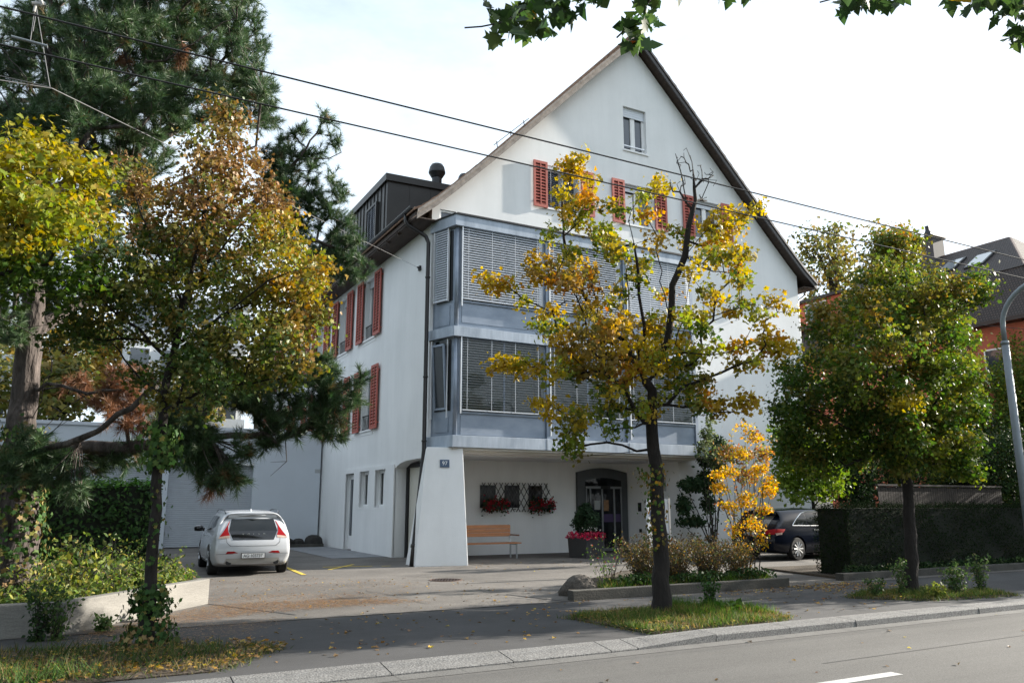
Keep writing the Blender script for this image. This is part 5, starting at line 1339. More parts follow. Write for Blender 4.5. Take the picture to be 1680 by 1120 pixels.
hedge("clipped_hedge", "long dark yew hedge clipped square beside the dark estate car", 15.25, 31.0, 12.45, 13.45, 0.0, 1.60, 60000, 0.055, [(6, (0.010, 0.019, 0.007)), (2, (0.016, 0.027, 0.009)), (1, (0.02, 0.02, 0.009))], 3, shape='quad', rough=0.042, aspect=0.55, lm=M_yew)
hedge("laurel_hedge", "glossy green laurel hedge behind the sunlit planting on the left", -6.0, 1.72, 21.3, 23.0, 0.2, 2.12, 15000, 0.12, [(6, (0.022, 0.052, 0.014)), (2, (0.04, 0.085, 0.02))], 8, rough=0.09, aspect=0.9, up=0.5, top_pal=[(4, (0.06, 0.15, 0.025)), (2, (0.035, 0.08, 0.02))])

# ------------------------------------------------------------------ shrubs, plants
def leafy(name, label, cat, base, stems, per, spread, size, pal, seed, shape='oval', lm=None, group=None, r=0.012, up=0.4, aspect=1.0, droop=0.0, tufts=None, start=0.25, stem_m=None):
    """stems: list of polylines (world). Leaves sit along each stem from `start` on; tufts: extra (centre, radius, count)."""
    rng = np.random.default_rng(seed)
    t = thing(name, label, cat, base, group)
    mb = MB(); P = []
    for s in stems:
        pts = resample(s, 0.12, rng, 0.008)
        n = len(pts)
        mb.tube(pts, [r * (1 - 0.75 * i / max(1, n - 1)) for i in range(n)], 5, cap=False)
        i0 = int(n * start)
        for i in range(i0, n):
            k = rng.poisson(per)
            P += [pts[i] + rng.normal(size=3) * spread * (1.15 - 0.6 * i / n) for _ in range(k)]
    for c, rr, n in (tufts or []):
        q = rng.normal(size=(n, 3)); q /= np.linalg.norm(q, axis=1)[:, None]; q *= (rng.random(n) ** 0.5)[:, None]
        P += list(np.array(c) + q * np.array(rr))
    mb.build("stem", stem_m or M_bark_thin, t)
    P = np.array(P); n = len(P)
    v = leaf_arrays(P, size * rng.uniform(0.6, 1.25, n), pick(pal, n, rng, 0.2), shape, rng, up=up, aspect=aspect, droop=droop)
    link_mesh("foliage", tri_mesh(name + "_foliage", *v, [lm or M_leaf]), t)
    return t
def fan_stems(base, n, h, spread, rng, curve=0.15, k=5):
    out = []
    for i in range(n):
        a = rng.random() * 2 * math.pi; s = spread * rng.uniform(0.2, 1.0); hh = h * rng.uniform(0.65, 1.05)
        b = np.array(base) + np.array((math.cos(a), math.sin(a), 0)) * s * 0.2
        out.append([b + np.array((math.cos(a) * s * (j / k) ** 1.4, math.sin(a) * s * (j / k) ** 1.4, hh * j / k)) + rng.normal(size=3) * 0.02 for j in range(k + 1)])
    return out
rg = np.random.default_rng(77)
def pp(u, v, y): return at_y(u, v, y)
# the golden shrub behind the flower bed
yb = pp(1232, 925, 13.4); yb[2] = 0.05
st = []
for (u, v, d) in [(1240,700,0),(1222,740,.2),(1200,760,-.3),(1180,780,-.2),(1258,745,.3),(1270,790,.3),(1215,800,-.3),(1250,830,.2),(1200,840,0),(1170,800,.1),(1264,715,.3)]:
    e = pp(u, v, 13.4 + d); m_ = yb * 0.45 + e * 0.55 + np.array((0.02, 0, 0.12)); st.append([yb + rg.normal(size=3) * np.array((.12, .1, 0)), m_, e])
tf = [(pp(u, v, 13.4 + rg.normal() * 0.2), (r_ / 100.0, 0.22, q_ / 100.0), n) for u, v, r_, q_, n in [(1195,775,30,16,260),(1180,800,22,14,200),(1215,745,26,14,150),(1245,770,24,14,230),(1262,805,22,16,260),(1255,835,18,12,190),(1225,820,26,18,260),(1195,830,24,12,190),(1240,720,22,14,110),(1222,700,30,14,90),(1262,790,14,16,140),(1205,870,14,18,110),(1250,880,18,30,140),(1215,900,30,14,120),(1175,780,14,12,100),(1235,860,22,18,150)]]
leafy("golden_shrub", "slender shrub with golden yellow leaves behind the flower bed", "shrub", tuple(yb), st, 0.7, 0.06, 0.068, [(6, (0.62, 0.36, 0.02)), (3, (0.52, 0.25, 0.02)), (2, (0.40, 0.30, 0.04)), (1, LIME)], 31, tufts=tf, r=0.014, start=0.35)
# coppery shrub rising behind it against the gable wall
cb = pp(1215, 900, 17.5); cb[2] = 0.02
st = []
for (u, v) in [(1225,700),(1245,705),(1200,712),(1260,740),(1185,745),(1270,720),(1215,740),(1240,760),(1172,730)]:
    e = pp(u, v, 17.5 + rg.normal() * 0.3); st.append([cb + rg.normal(size=3) * np.array((.2, .15, 0)), cb * 0.5 + e * 0.5 + rg.normal(size=3) * 0.1, e])
tf = [(pp(u, v, 17.5 + rg.normal() * 0.3), (r_ / 75.0, 0.3, q_ / 75.0), n) for u, v, r_, q_, n in [(1215,745,36,20,330),(1250,745,26,22,260),(1190,745,20,22,200),(1235,715,28,12,150),(1225,780,34,20,260)]]
leafy("copper_shrub", "thin copper leaved shrub in front of the white gable wall", "shrub", tuple(cb), st, 2.5, 0.12, 0.10, [(4, (0.30, 0.13, 0.05)), (3, (0.30, 0.22, 0.06)), (2, (0.12, 0.15, 0.04)), (2, (0.46, 0.24, 0.05))], 33, tufts=tf, r=0.016)
# evergreen climber on the wall under the bay
eb = pp(1172, 890, 20.6); eb[2] = 0.02
st = []
for (u, v) in [(1150,740),(1125,800),(1120,860),(1165,750),(1110,795),(1150,820),(1140,700),(1180,720)]:
    e = pp(u, v, 20.6 + rg.normal() * 0.12); st.append([eb, eb * 0.5 + e * 0.5 + np.array((0.12, 0, -0.1)), e])
tf = [(pp(u, v, 20.6 + rg.normal() * 0.12), (r_ / 62.0, 0.3, q_ / 62.0), n) for u, v, r_, q_, n in [(1160,745,28,28,1300),(1135,795,28,14,900),(1158,790,24,26,1100),(1122,830,14,24,560),(1140,855,22,12,460),(1175,730,22,22,520),(1160,825,16,20,280),(1118,858,8,10,110),(1180,770,20,20,400)]]
leafy("evergreen_climber", "dark evergreen climber trained up the wall at the corner of the bay", "climber", tuple(eb), st, 1.2, 0.10, 0.125, [(6, (0.022, 0.048, 0.020)), (2, (0.04, 0.075, 0.03)), (1, (0.08, 0.11, 0.05))], 35, tufts=tf, lm=M_leaf_dark, r=0.03)
# pale green shrub standing taller behind it
sb = pp(1165, 880, 19.6); sb[2] = 0.02
st = [[sb, sb * 0.5 + e * 0.5, e] for e in [pp(u, v, 19.6) for u, v in ((1160,690),(1150,715),(1178,712),(1192,735))]]
tf = [(pp(u, v, 19.6 + rg.normal() * 0.2), (r_ / 66.0, 0.3, q_ / 66.0), n) for u, v, r_, q_, n in [(1160,715,16,26,330),(1172,750,22,26,400),(1190,740,18,26,280),(1150,740,12,20,180),(1165,690,10,10,70)]]
leafy("grey_green_shrub", "tall grey green shrub between the bay corner and the copper shrub", "shrub", tuple(sb), st, 0.9, 0.08, 0.11, [(5, (0.10, 0.13, 0.06)), (2, (0.16, 0.18, 0.09)), (1, (0.05, 0.08, 0.03))], 36, tufts=tf, r=0.014)
# bright green cut-leaf tree beyond the dark car
ab = np.array((21.9, 19.2, 0.0))
cl = [(1300,720,34,24),(1330,750,34,26),(1355,780,22,20),(1310,775,40,24),(1345,800,22,14),(1290,750,24,24),(1325,805,28,16),(1370,768,8,8),(1375,800,10,6),(1310,735,30,20),(1290,800,14,14)]
broad_tree("cut_leaf_tree", "small bright yellow green tree with drooping fronds beyond the dark car", tuple(ab), hdist(21.6, 19.2), [[(1335, 830), (1328, 790), (1320, 750)]], cl, 39, [[(5, (0.13, 0.20, 0.025)), (3, (0.07, 0.13, 0.02)), (2, (0.22, 0.26, 0.04))]], RD=1.0, dens=0.020, per=75, spread=0.20, size=0.12, shape='quad', r_base=0.07, r_tip=0.005, free=0.8, up=0.2)
# dark shrubbery behind the fence and the hedge: separate big bushes
DKS = [(6, (0.016, 0.034, 0.010)), (2, (0.03, 0.055, 0.014)), (1, (0.05, 0.075, 0.016))]
def bush(label, u, v, ru, rv, y, n, size, pal, seed, name="dark_bush", shape='oval', zb=0.0):
    rng = np.random.default_rng(seed)
    c = at_y(u, v, y); d = np.linalg.norm(c - EYEP)
    rx, rz = ru * d / FPX * 1.0, rv * d / FPX
    t = thing(name, label, "bush", (c[0], c[1], zb))
    mb = MB()
    for k in range(5):
        a = rng.normal(size=3) * np.array((rx, rx, rz)) * 0.35
        mb.tube([(c[0], c[1], zb), (c[0] + a[0] * .4, c[1] + a[1] * .4, (c[2] + zb) / 2), (c[0] + a[0], c[1] + a[1], c[2] + abs(a[2]))], [0.07, 0.05, 0.015], 5)
    mb.build("stem", M_bark, t)
    q = rng.normal(size=(n, 3)); q /= np.linalg.norm(q, axis=1)[:, None]
    bump = 1 + 0.13 * np.sin(q[:, 0] * 5 + seed) + 0.12 * np.sin(q[:, 2] * 6 + q[:, 1] * 4 + seed * 2) + 0.08 * np.sin(q[:, 1] * 11 + q[:, 0] * 7)
    P = c + q * (rng.random(n) ** 0.28 * bump)[:, None] * np.array((rx, rx * 0.8, rz))
    P[:, 2] = np.maximum(P[:, 2], zb + 0.05)
    L_ = leaf_arrays(P, size * rng.uniform(0.6, 1.3, n), pick(pal, n, rng, 0.25), shape, rng, nrm=q * 0.7, up=0.4, aspect=0.9)
    link_mesh("foliage", tri_mesh(name, *L_, [M_leaf_dark]), t)
for i, (u, v, ru, rv, y, n, sz, lab, pal) in enumerate([
    (1400,770,44,70,20.5,9000,0.12,"tall dark bush just right of the bright cut-leaf tree",DKS), (1470,745,52,70,21.5,9000,0.12,"dark bush behind the left end of the wooden fence",DKS), (1560,735,60,74,22,10000,0.12,"broad dark bush behind the middle of the wooden fence",[(5,(0.028,0.055,0.014)),(2,(0.06,0.10,0.02)),(1,(0.10,0.14,0.03))]),
    (1650,760,56,60,19,8000,0.11,"dark bush at the right end of the wooden fence",DKS), (1700,700,46,110,20,8000,0.12,"tall shadowy bush behind the street lamp",[(5,(0.04,0.075,0.016)),(2,(0.08,0.12,0.02))])]):
    bush(lab, u, v, ru, rv, y, n, sz, pal, 60 + i)
bush("unseen dark bush added beyond the right edge to shade the wooden fence", 1800, 730, 70, 90, 16.6, 7000, 0.13, DKS, 66)  # added out of view to throw shade on the fence and hedge top
def column(label, u, v0, v1, y, wpx, seed, pal):
    rng = np.random.default_rng(seed); b = at_y(u, v1, y); b[2] = 0; tp = at_y(u, v0, y)
    h = tp[2]; w = wpx * np.linalg.norm(b - EYEP) / FPX
    st = []
    for k in range(9):
        a = rng.random() * 6.28; r_ = w * rng.uniform(0.1, 0.9)
        e = np.array((b[0] + math.cos(a) * r_, b[1] + math.sin(a) * r_, h * rng.uniform(0.72, 1.0))); st.append([b, b * 0.5 + e * 0.5 + rng.normal(size=3) * 0.1, e])
    leafy("upright_shrub", label, "shrub", tuple(b), st, 15, 0.26, 0.14, pal, seed, r=0.03, start=0.12, shape='oval')
CP = [(5, (0.085, 0.135, 0.025)), (3, (0.16, 0.20, 0.035)), (1, (0.30, 0.26, 0.05))]
column("yellow green upright shrub left of the lamp post before the orange house", 1618, 560, 800, 21.5, 26, 71, CP)
column("yellow green upright shrub right of the lamp post", 1664, 560, 800, 20.0, 26, 72, CP)
column("lower upright shrub between the street tree and the lamp post", 1585, 620, 800, 22.0, 26, 73, CP)
column("upright shrub at the very right edge behind the lamp post", 1705, 540, 800, 19.5, 30, 74, CP)
column("low upright shrub half hidden behind the green street tree", 1540, 650, 800, 22.5, 28, 75, CP)
# bed planting in front of the entrance: brown perennials, grass tufts, ivy, roses
rgb = np.random.default_rng(88)
BR = [(5, (0.075, 0.048, 0.022)), (3, (0.11, 0.08, 0.03)), (4, (0.05, 0.058, 0.022)), (0.7, (0.26, 0.17, 0.045))]
spotsb = [(9.5, 12.5), (9.9, 12.9), (10.3, 12.4), (10.7, 12.9), (11.1, 12.4), (11.5, 12.8), (11.9, 12.4), (12.2, 12.9), (10.2, 13.4), (11.0, 13.5), (11.8, 13.4)]
plabs = ["brown withering perennial clump just right of the yellow tree's trunk", "tall brown perennial clump second from the yellow tree's trunk", "low brown perennial clump at the front of the flower bed", "seedy brown perennial clump in the middle of the bed", "brown perennial at the front edge below the climber", "leafy brown perennial before the golden shrub", "brown perennial at the front below the golden shrub", "ochre perennial clump at the right end of the bed", "brown perennial at the back of the bed near the sign", "dark perennial at the back of the bed", "dark perennial at the back of the bed behind the golden shrub"]
for i, (x, y) in enumerate(spotsb):
    leafy("withered_perennial", plabs[i], "perennial", (x, y, 0.12), fan_stems((x, y, 0.12), 52, 0.74 if i < 8 else 0.85, 0.46, rgb), 3.6, 0.045, 0.048, BR, 100 + i, r=0.005, start=0.2, group="brown perennials in the flower bed")
for i, (x, y, lab) in enumerate([(9.3, 12.2, "dark ivy mat spilling at the foot of the bed's stone edge"), (10.6, 12.15, "dark ivy mat under the brown perennials in mid bed"), (11.9, 12.2, "dark ivy mat at the right end of the bed")]):
    leafy("ivy_mat", lab, "ground cover", (x, y, 0.12), [], 0, 0.1, 0.075, [(5, (0.02, 0.045, 0.014)), (2, (0.04, 0.075, 0.02))], 130 + i, tufts=[((x, y, 0.22), (0.75, 0.22, 0.14), 700)], lm=M_leaf_dark)
leafy("tall_weed", "tall thin green weed growing beside the boulder", "weed", (8.55, 12.3, 0.1), fan_stems((8.55, 12.3, 0.1), 12, 0.95, 0.38, rgb), 2.0, 0.05, 0.05, [(4, (0.06, 0.11, 0.025)), (1, (0.16, 0.18, 0.05))], 140, r=0.004, start=0.2)
leafy("rose_bush", "sparse rose bush with one red bloom left of the yellow tree's trunk", "rose bush", (9.15, 13.0, 0.1), fan_stems((9.15, 13.0, 0.1), 9, 0.75, 0.45, rgb), 1.6, 0.06, 0.055, [(3, (0.05, 0.075, 0.025)), (2, (0.13, 0.09, 0.04)), (0.5, (0.30, 0.015, 0.02))], 141, r=0.005)
rngt = np.random.default_rng(12)
v = grass_patch([(8.3, 12.0), (12.4, 12.0), (12.4, 12.4), (9.6, 12.6), (8.5, 12.6)], 5000, 0.16, rngt, z=0.13, pal=[(4, (0.06, 0.12, 0.022)), (2, (0.11, 0.15, 0.03)), (1, (0.2, 0.16, 0.06))])
stuff(link_mesh("grass", tri_mesh("bed_grass", *v, [M_grass])), "short grass along the stone edge of the flower bed", "grass")
# the foot of the clipped hedge: ivy
leafy("ivy_mat", "dark ivy creeping along the stone edge under the clipped hedge", "ground cover", (18, 12.3, 0.1), [], 0, 0.1, 0.08, [(5, (0.018, 0.04, 0.014)), (2, (0.05, 0.08, 0.025))], 150, tufts=[((x, 12.34, 0.17), (0.6, 0.14, 0.12), 320) for x in np.arange(15.4, 24, 1.0)], lm=M_leaf_dark)
# sunlit planting on the left
PLT = [(5, (0.10, 0.145, 0.03)), (3, (0.18, 0.20, 0.05)), (2, (0.06, 0.10, 0.022)), (1, (0.28, 0.24, 0.06))]
spl = [(-1.6, 12.6), (-0.9, 12.8), (-0.3, 12.9), (0.1, 13.3), (0.6, 13.9), (1.0, 14.6), (1.5, 15.2), (0.2, 14.6), (-0.5, 14.0), (-1.3, 13.8), (0.8, 15.8), (-0.1, 15.8), (1.6, 16.8), (-2.2, 13.2), (0.7, 17.2), (-1.9, 14.6)]
for i, (x, y) in enumerate(spl):
    h = [0.40, 0.5, 0.55, 0.75, 0.62, 0.55, 0.42, 0.95, 0.7, 0.6, 0.8, 0.9, 0.5, 0.5, 0.8, 0.6][i]
    nb = ["low leafy plant at the left edge above the concrete wall", "low leafy plant at the front left of the sunlit bed", "bushy plant right above the gap between the concrete walls", "tall lime green plant behind the slanted concrete wall", "leafy plant over the middle of the slanted concrete wall", "pale plant just left of the ivy clad trunk", "small plant right of the ivy clad trunk", "tallest lime plant in the middle of the sunlit bed", "leafy plant before the pine trunk", "low plant at the foot of the pine", "tall stemmed plant left of the ivy clad trunk, before the hedge", "spindly tall plant before the laurel hedge", "low plant near the right edge of the sunlit bed", "low plant at the far left of the bed", "stemmy plant at the back of the bed beside the parking space", "leafy plant left of the pine trunk"][i]
    pv = [PLT, [(4, (0.06, 0.10, 0.025)), (3, (0.10, 0.14, 0.03)), (1, (0.24, 0.22, 0.05))], [(4, (0.15, 0.18, 0.035)), (3, (0.24, 0.24, 0.05)), (2, (0.08, 0.12, 0.025))], [(4, (0.035, 0.065, 0.02)), (2, (0.08, 0.11, 0.03)), (1, (0.17, 0.12, 0.04))]][(i * 7 + i // 3) % 4]
    leafy("leafy_plant", nb, "plant", (x, y, 0.3), fan_stems((x, y, 0.3), [7, 11, 9, 13][i % 4], h * 0.86, 0.40, rgb), [1.9, 2.6, 1.5, 2.2][(i // 2) % 4], 0.055, [0.07, 0.10, 0.06, 0.13][(i * 3) % 4], pv, 160 + i, r=0.006, start=0.25, group="plants in the sunlit left bed")
for i, (x0, x1, y0, y1, lab) in enumerate([(-4, -0.2, 12.05, 13.2, "low ground cover along the left concrete wall"), (0.0, 1.9, 12.4, 15.2, "low ground cover behind the slanted concrete wall"), (-3, 1.9, 15, 21, "shady ground cover before the laurel hedge")]):
    rr = np.random.default_rng(190 + i); n = [3000, 2000, 5000][i]
    P = np.column_stack([scatter([(-4, 12.0), (-0.15, 12.02), (0.3, 12.6), (-0.2, 13.3), (-4, 13.3)] if i == 0 else [(0.0, 12.2), (1.85, 14.45), (2.0, 16), (-0.2, 15), (-0.6, 13)] if i == 1 else [(-4, 14.5), (1.9, 15), (2.05, 21), (-4, 21)], n, rr), 0.32 + np.abs(rr.normal(size=n)) * 0.09])
    vv = leaf_arrays(P, 0.075 * rr.uniform(0.6, 1.3, n), pick(PLT + [(2, (0.05, 0.08, 0.025))], n, rr, 0.25), 'oval', rr, up=0.7, aspect=0.9)
    stuff(link_mesh("ground_cover", tri_mesh("ground_cover", *vv, [M_leaf])), lab, "ground cover")
# weeds at the kerb strips and the walls
WG = [(5, (0.055, 0.10, 0.03)), (2, (0.10, 0.15, 0.05)), (1, (0.18, 0.2, 0.09))]
for i, (x, y, h, sp_, ns, lab, pal) in enumerate([
    (-0.25, 11.5, 0.62, 0.22, 20, "dark weed clump before the gap between the concrete walls", [(5, (0.03, 0.06, 0.022)), (1, (0.06, 0.10, 0.03))]),
    (-0.85, 9.75, 0.66, 0.20, 16, "pale seeding weed at the left end of the kerb grass", [(4, (0.06, 0.11, 0.035)), (3, (0.22, 0.24, 0.14))]),
    (-0.05, 11.45, 0.45, 0.25, 10, "thin weed beside the dark clump at the wall gap", WG), (0.45, 11.95, 0.16, 0.14, 8, "small weed at the foot of the slanted concrete wall", WG), (1.05, 12.7, 0.17, 0.12, 7, "tiny weed at the foot of the slanted wall, left of the trunk", WG),
    (8.75, 9.85, 0.50, 0.16, 16, "upright green weed right of the yellow tree's trunk", [(5, (0.035, 0.08, 0.02)), (1, (0.07, 0.12, 0.03))]),
    (12.95, 9.55, 0.62, 0.16, 14, "tall weed left of the green tree's trunk", WG), (13.95, 9.2, 0.55, 0.22, 20, "bushy seeding weed right of the green tree's trunk", WG), (14.9, 9.35, 0.60, 0.18, 16, "upright weed at the right end of the right grass patch", WG), (12.5, 9.75, 0.34, 0.2, 10, "low weed at the left end of the right grass patch", WG), (13.15, 9.05, 0.24, 0.16, 10, "low yellowish weed at the kerb before the green tree", [(3, (0.2, 0.22, 0.05)), (2, (0.1, 0.14, 0.03))])]):
    leafy("weed", lab, "weed", (x, y, 0.02), fan_stems((x, y, 0.02), int(ns * 1.3), h, sp_, rgb), 4.2, 0.032, 0.055, pal, 210 + i, r=0.004, start=0.15, group="weeds along the pavement", stem_m=M_leaf_stem if 'M_leaf_stem' in globals() else None)
rr = np.random.default_rng(240); n = 500
P = np.column_stack([scatter([(8.3, 9.3), (9.1, 8.9), (8.9, 9.5), (8.4, 9.9)], n, rr), 0.05 + rr.random(n) * 0.08])
leafy("dock_plant", "broad leaved dock growing in the bright grass right of the yellow tree", "plant", (8.7, 9.3, 0.03), [], 0, .1, 0.12, [(4, (0.09, 0.18, 0.03)), (2, (0.05, 0.11, 0.02))], 241, tufts=[((8.75, 9.3, 0.1), (0.35, 0.25, 0.08), 120)], up=1.0)
# background trees
FARG = [(4, (0.10, 0.115, 0.03)), (3, (0.16, 0.15, 0.04)), (2, (0.24, 0.17, 0.05)), (1, (0.06, 0.08, 0.02))]
broad_tree("tall_background_tree", "tall airy tree rising right behind the gable's right eave", (37, 42, 0), hdist(37, 42), [[(1372, 560), (1366, 470), (1350, 440)], [(1368, 500), (1400, 450), (1405, 410)], [(1366, 470), (1340, 410)]],
  [(1340,400,36,26),(1375,395,30,20),(1330,440,30,30),(1390,440,30,30),(1360,425,36,26),(1345,480,30,26),(1410,470,22,24),(1385,480,30,24),(1370,520,34,30),(1330,520,20,30)], 51, [FARG], RD=3.5, dens=0.016, per=26, spread=0.5, size=0.30, shape='quad', r_base=0.35, r_tip=0.03, free=5, bark=M_bark)
broad_tree("tall_background_tree", "tall airy tree behind the orange house, highest of the two", (46, 45, 0), hdist(46, 45), [[(1452, 560), (1450, 470), (1460, 420)], [(1450, 480), (1430, 440)], [(1450, 470), (1480, 420)]],
  [(1450,395,34,26),(1480,395,30,22),(1465,420,40,26),(1430,430,28,26),(1495,420,18,24),(1440,460,30,24),(1480,450,30,24),(1425,470,24,24)], 52, [FARG], RD=3.5, dens=0.016, per=26, spread=0.55, size=0.32, shape='quad', r_base=0.4, r_tip=0.03, free=5)
AUT = [(3, (0.30, 0.20, 0.05)), (3, (0.13, 0.13, 0.03)), (2, (0.40, 0.24, 0.05)), (1, (0.06, 0.09, 0.02))]
for i, (u, v, ru, rv, y, lab) in enumerate([(90, 640, 60, 60, 48, "autumn yellow tree far behind the garage, left of the pine trunk's boughs"), (180, 610, 60, 60, 56, "orange brown tree far behind the garage between the trunks"), (310, 660, 60, 50, 50, "olive tree behind the garage roof right of the ivy clad tree"), (420, 640, 60, 50, 60, "yellowing tree behind the garage next to the house"), (20, 600, 60, 70, 70, "green tree far off at the left edge"), (110, 560, 90, 60, 62, "tall green tree far behind the pine, between the two trunks"), (-60, 640, 80, 90, 50, "broad tree beyond the left edge")]):
    b = at_y(u, v, y)
    broad_tree("distant_tree", lab, (b[0], b[1], 0), hdist(b[0], b[1]), [[(u, v + rv * 1.4), (u, v)]], [(u + a * ru * .55, v + c * rv * .55, ru * .55, rv * .55) for a, c in ((-1, 0), (1, 0), (0, -1), (0, 0.5), (.6, -.7), (-.6, -.6), (.7, .7), (-.7, .8))], 300 + i, [AUT if i % 2 else FARG], RD=2.5, dens=0.010, per=24, spread=0.5, size=0.32, shape='quad', r_base=0.25, r_tip=0.03, free=1.5)
# ------------------------------------------------------------------ cars
def crom(P, n):
    """Catmull-Rom through rows of P (k, ...), n samples."""
    P = np.asarray(P, float); k = len(P)
    t = np.linspace(0, k - 1, n); out = []
    for x in t:
        i = min(int(x), k - 2); f = x - i
        p0, p1, p2, p3 = P[max(i - 1, 0)], P[i], P[i + 1], P[min(i + 2, k - 1)]
        out.append(0.5 * (2 * p1 + (p2 - p0) * f + (2 * p0 - 5 * p1 + 4 * p2 - p3) * f ** 2 + (3 * p1 - p0 - 3 * p2 + p3) * f ** 3))
    return np.array(out)
def car_body(stations, rear_y, front_y, wheels, wr, material):
    """stations: list of (y, ring[(x,z)*10]); rear_y/front_y: how far each ring point leans at the two ends."""
    rings = []
    for s, (y, ring) in enumerate(stations):
        r = np.array([(x, y, z) for x, z in ring], float)
        if s == 0: r[:, 1] += rear_y
        if s == len(stations) - 1: r[:, 1] += front_y
        rings.append(r)
    S = crom(rings, (len(rings) - 1) * 5 + 1)
    S = np.array([crom(r, 37) for r in S])
    S[:, :, 0] = np.maximum(S[:, :, 0], 0); S[:, 0, 0] = 0; S[:, -1, 0] = 0
    caps_r = []; caps_f = []
    for f in (0.0, 0.3, 0.55, 0.75, 0.9, 0.97):
        a = S[0].copy(); a[:, 0] *= f; a[:, 1] -= 0.07 * (1 - f ** 2.2) + 0.02; caps_r.append(a)
        b = S[-1].copy(); b[:, 0] *= f; b[:, 1] += 0.10 * (1 - f ** 2.2) + 0.02; caps_f.append(b)
    S = np.concatenate([np.array(caps_r), S, np.array(caps_f)[::-1]])
    ns, nr = S.shape[:2]
    bm = bmesh.new()
    V = [[None] * (2 * nr - 2) for _ in range(ns)]
    for i in range(ns):
        for j in range(nr): V[i][j] = bm.verts.new(S[i, j])
        for j in range(1, nr - 1): V[i][2 * nr - 2 - j] = bm.verts.new((-S[i, j, 0], S[i, j, 1], S[i, j, 2]))
    m = 2 * nr - 2
    for i in range(ns - 1):
        for j in range(m):
            bm.faces.new((V[i][j], V[i][(j + 1) % m], V[i + 1][(j + 1) % m], V[i + 1][j]))
    bmesh.ops.remove_doubles(bm, verts=bm.verts, dist=0.0004)
    bmesh.ops.holes_fill(bm, edges=[e for e in bm.edges if e.is_boundary], sides=0)
    bmesh.ops.recalc_face_normals(bm, faces=bm.faces)
    me = bpy.data.meshes.new("body"); bm.to_mesh(me); bm.free(); me.materials.append(material)
    c = MB()
    for wy in wheels:
        for sx in (-1, 1): c.tube([(sx * 0.60, wy, wr - 0.01), (sx * 1.15, wy, wr - 0.01)], wr + 0.055, 28)
    cm = fix_normals(c.mesh("arch", material))
    me2 = boolean(me, cm, "body", [material])
    me2.polygons.foreach_set('use_smooth', [True] * len(me2.polygons))
    bm = bmesh.new(); bm.from_mesh(me2); bvh = BVHTree.FromBMesh(bm); bm.free()
    try: me2.set_sharp_from_angle(angle=R_(38))
    except Exception: pass
    return me2, bvh
def patch(mb, bvh, quad, axis, sign, off=0.004, n=10, m=8, mi=0):
    """quad of 4 points (a,b) in the plane across the casting axis, laid onto the body."""
    q = np.array(quad, float); vs = []
    for i in range(n + 1):
        for j in range(m + 1):
            s, t = i / n, j / m
            p = (1 - s) * (1 - t) * q[0] + s * (1 - t) * q[1] + s * t * q[2] + (1 - s) * t * q[3]
            if axis == 'y': o = Vector((p[0], -8 if sign > 0 else 12, p[1])); d = Vector((0, sign, 0))
            else: o = Vector((-8 if sign > 0 else 8, p[0], p[1])); d = Vector((sign, 0, 0))
            h = bvh.ray_cast(o, d)
            loc = h[0] if h[0] is not None else o + d * 8
            vs.append(loc - d * off + (h[1] * 0.001 if h[1] is not None else Vector()))
    fs = [(i * (m + 1) + j, (i + 1) * (m + 1) + j, (i + 1) * (m + 1) + j + 1, i * (m + 1) + j + 1) for i in range(n) for j in range(m)]
    mb.add(vs, fs, mi)
M_carwhite = mat("white_car_paint", (0.45, 0.465, 0.49), 0.25, 0.02, 2, spec=0.5, coat=0.4)
M_carblue = mat("dark_blue_car_paint", (0.004, 0.006, 0.012), 0.14, 0.1, 2, spec=0.3)
M_carglass = glassy("car_glass", (0.008, 0.010, 0.011), 0.03, spec=0.4)
M_tyre = mat("tyre_rubber", (0.012, 0.012, 0.012), 0.85, 0.2, 8)
M_rim = mat("silver_rim", (0.45, 0.46, 0.47), 0.35, 0.05, 4, metal=0.6)
M_red = mat("red_lamp", (0.27, 0.007, 0.010), 0.4, 0.25, 9, spec=0.12)
M_lampwhite = mat("clear_lamp", (0.45, 0.33, 0.27), 0.15, 0.2, 12, coat=0.8)
M_blackgloss = mat("gloss_black", (0.006, 0.006, 0.007), 0.12, 0.1, 3, coat=0.5)
M_plastic = mat("grey_bumper_plastic", (0.30, 0.29, 0.27), 0.6, 0.08, 4)
M_chrome = mat("chrome", (0.75, 0.76, 0.78), 0.12, 0.02, 3, metal=0.9)
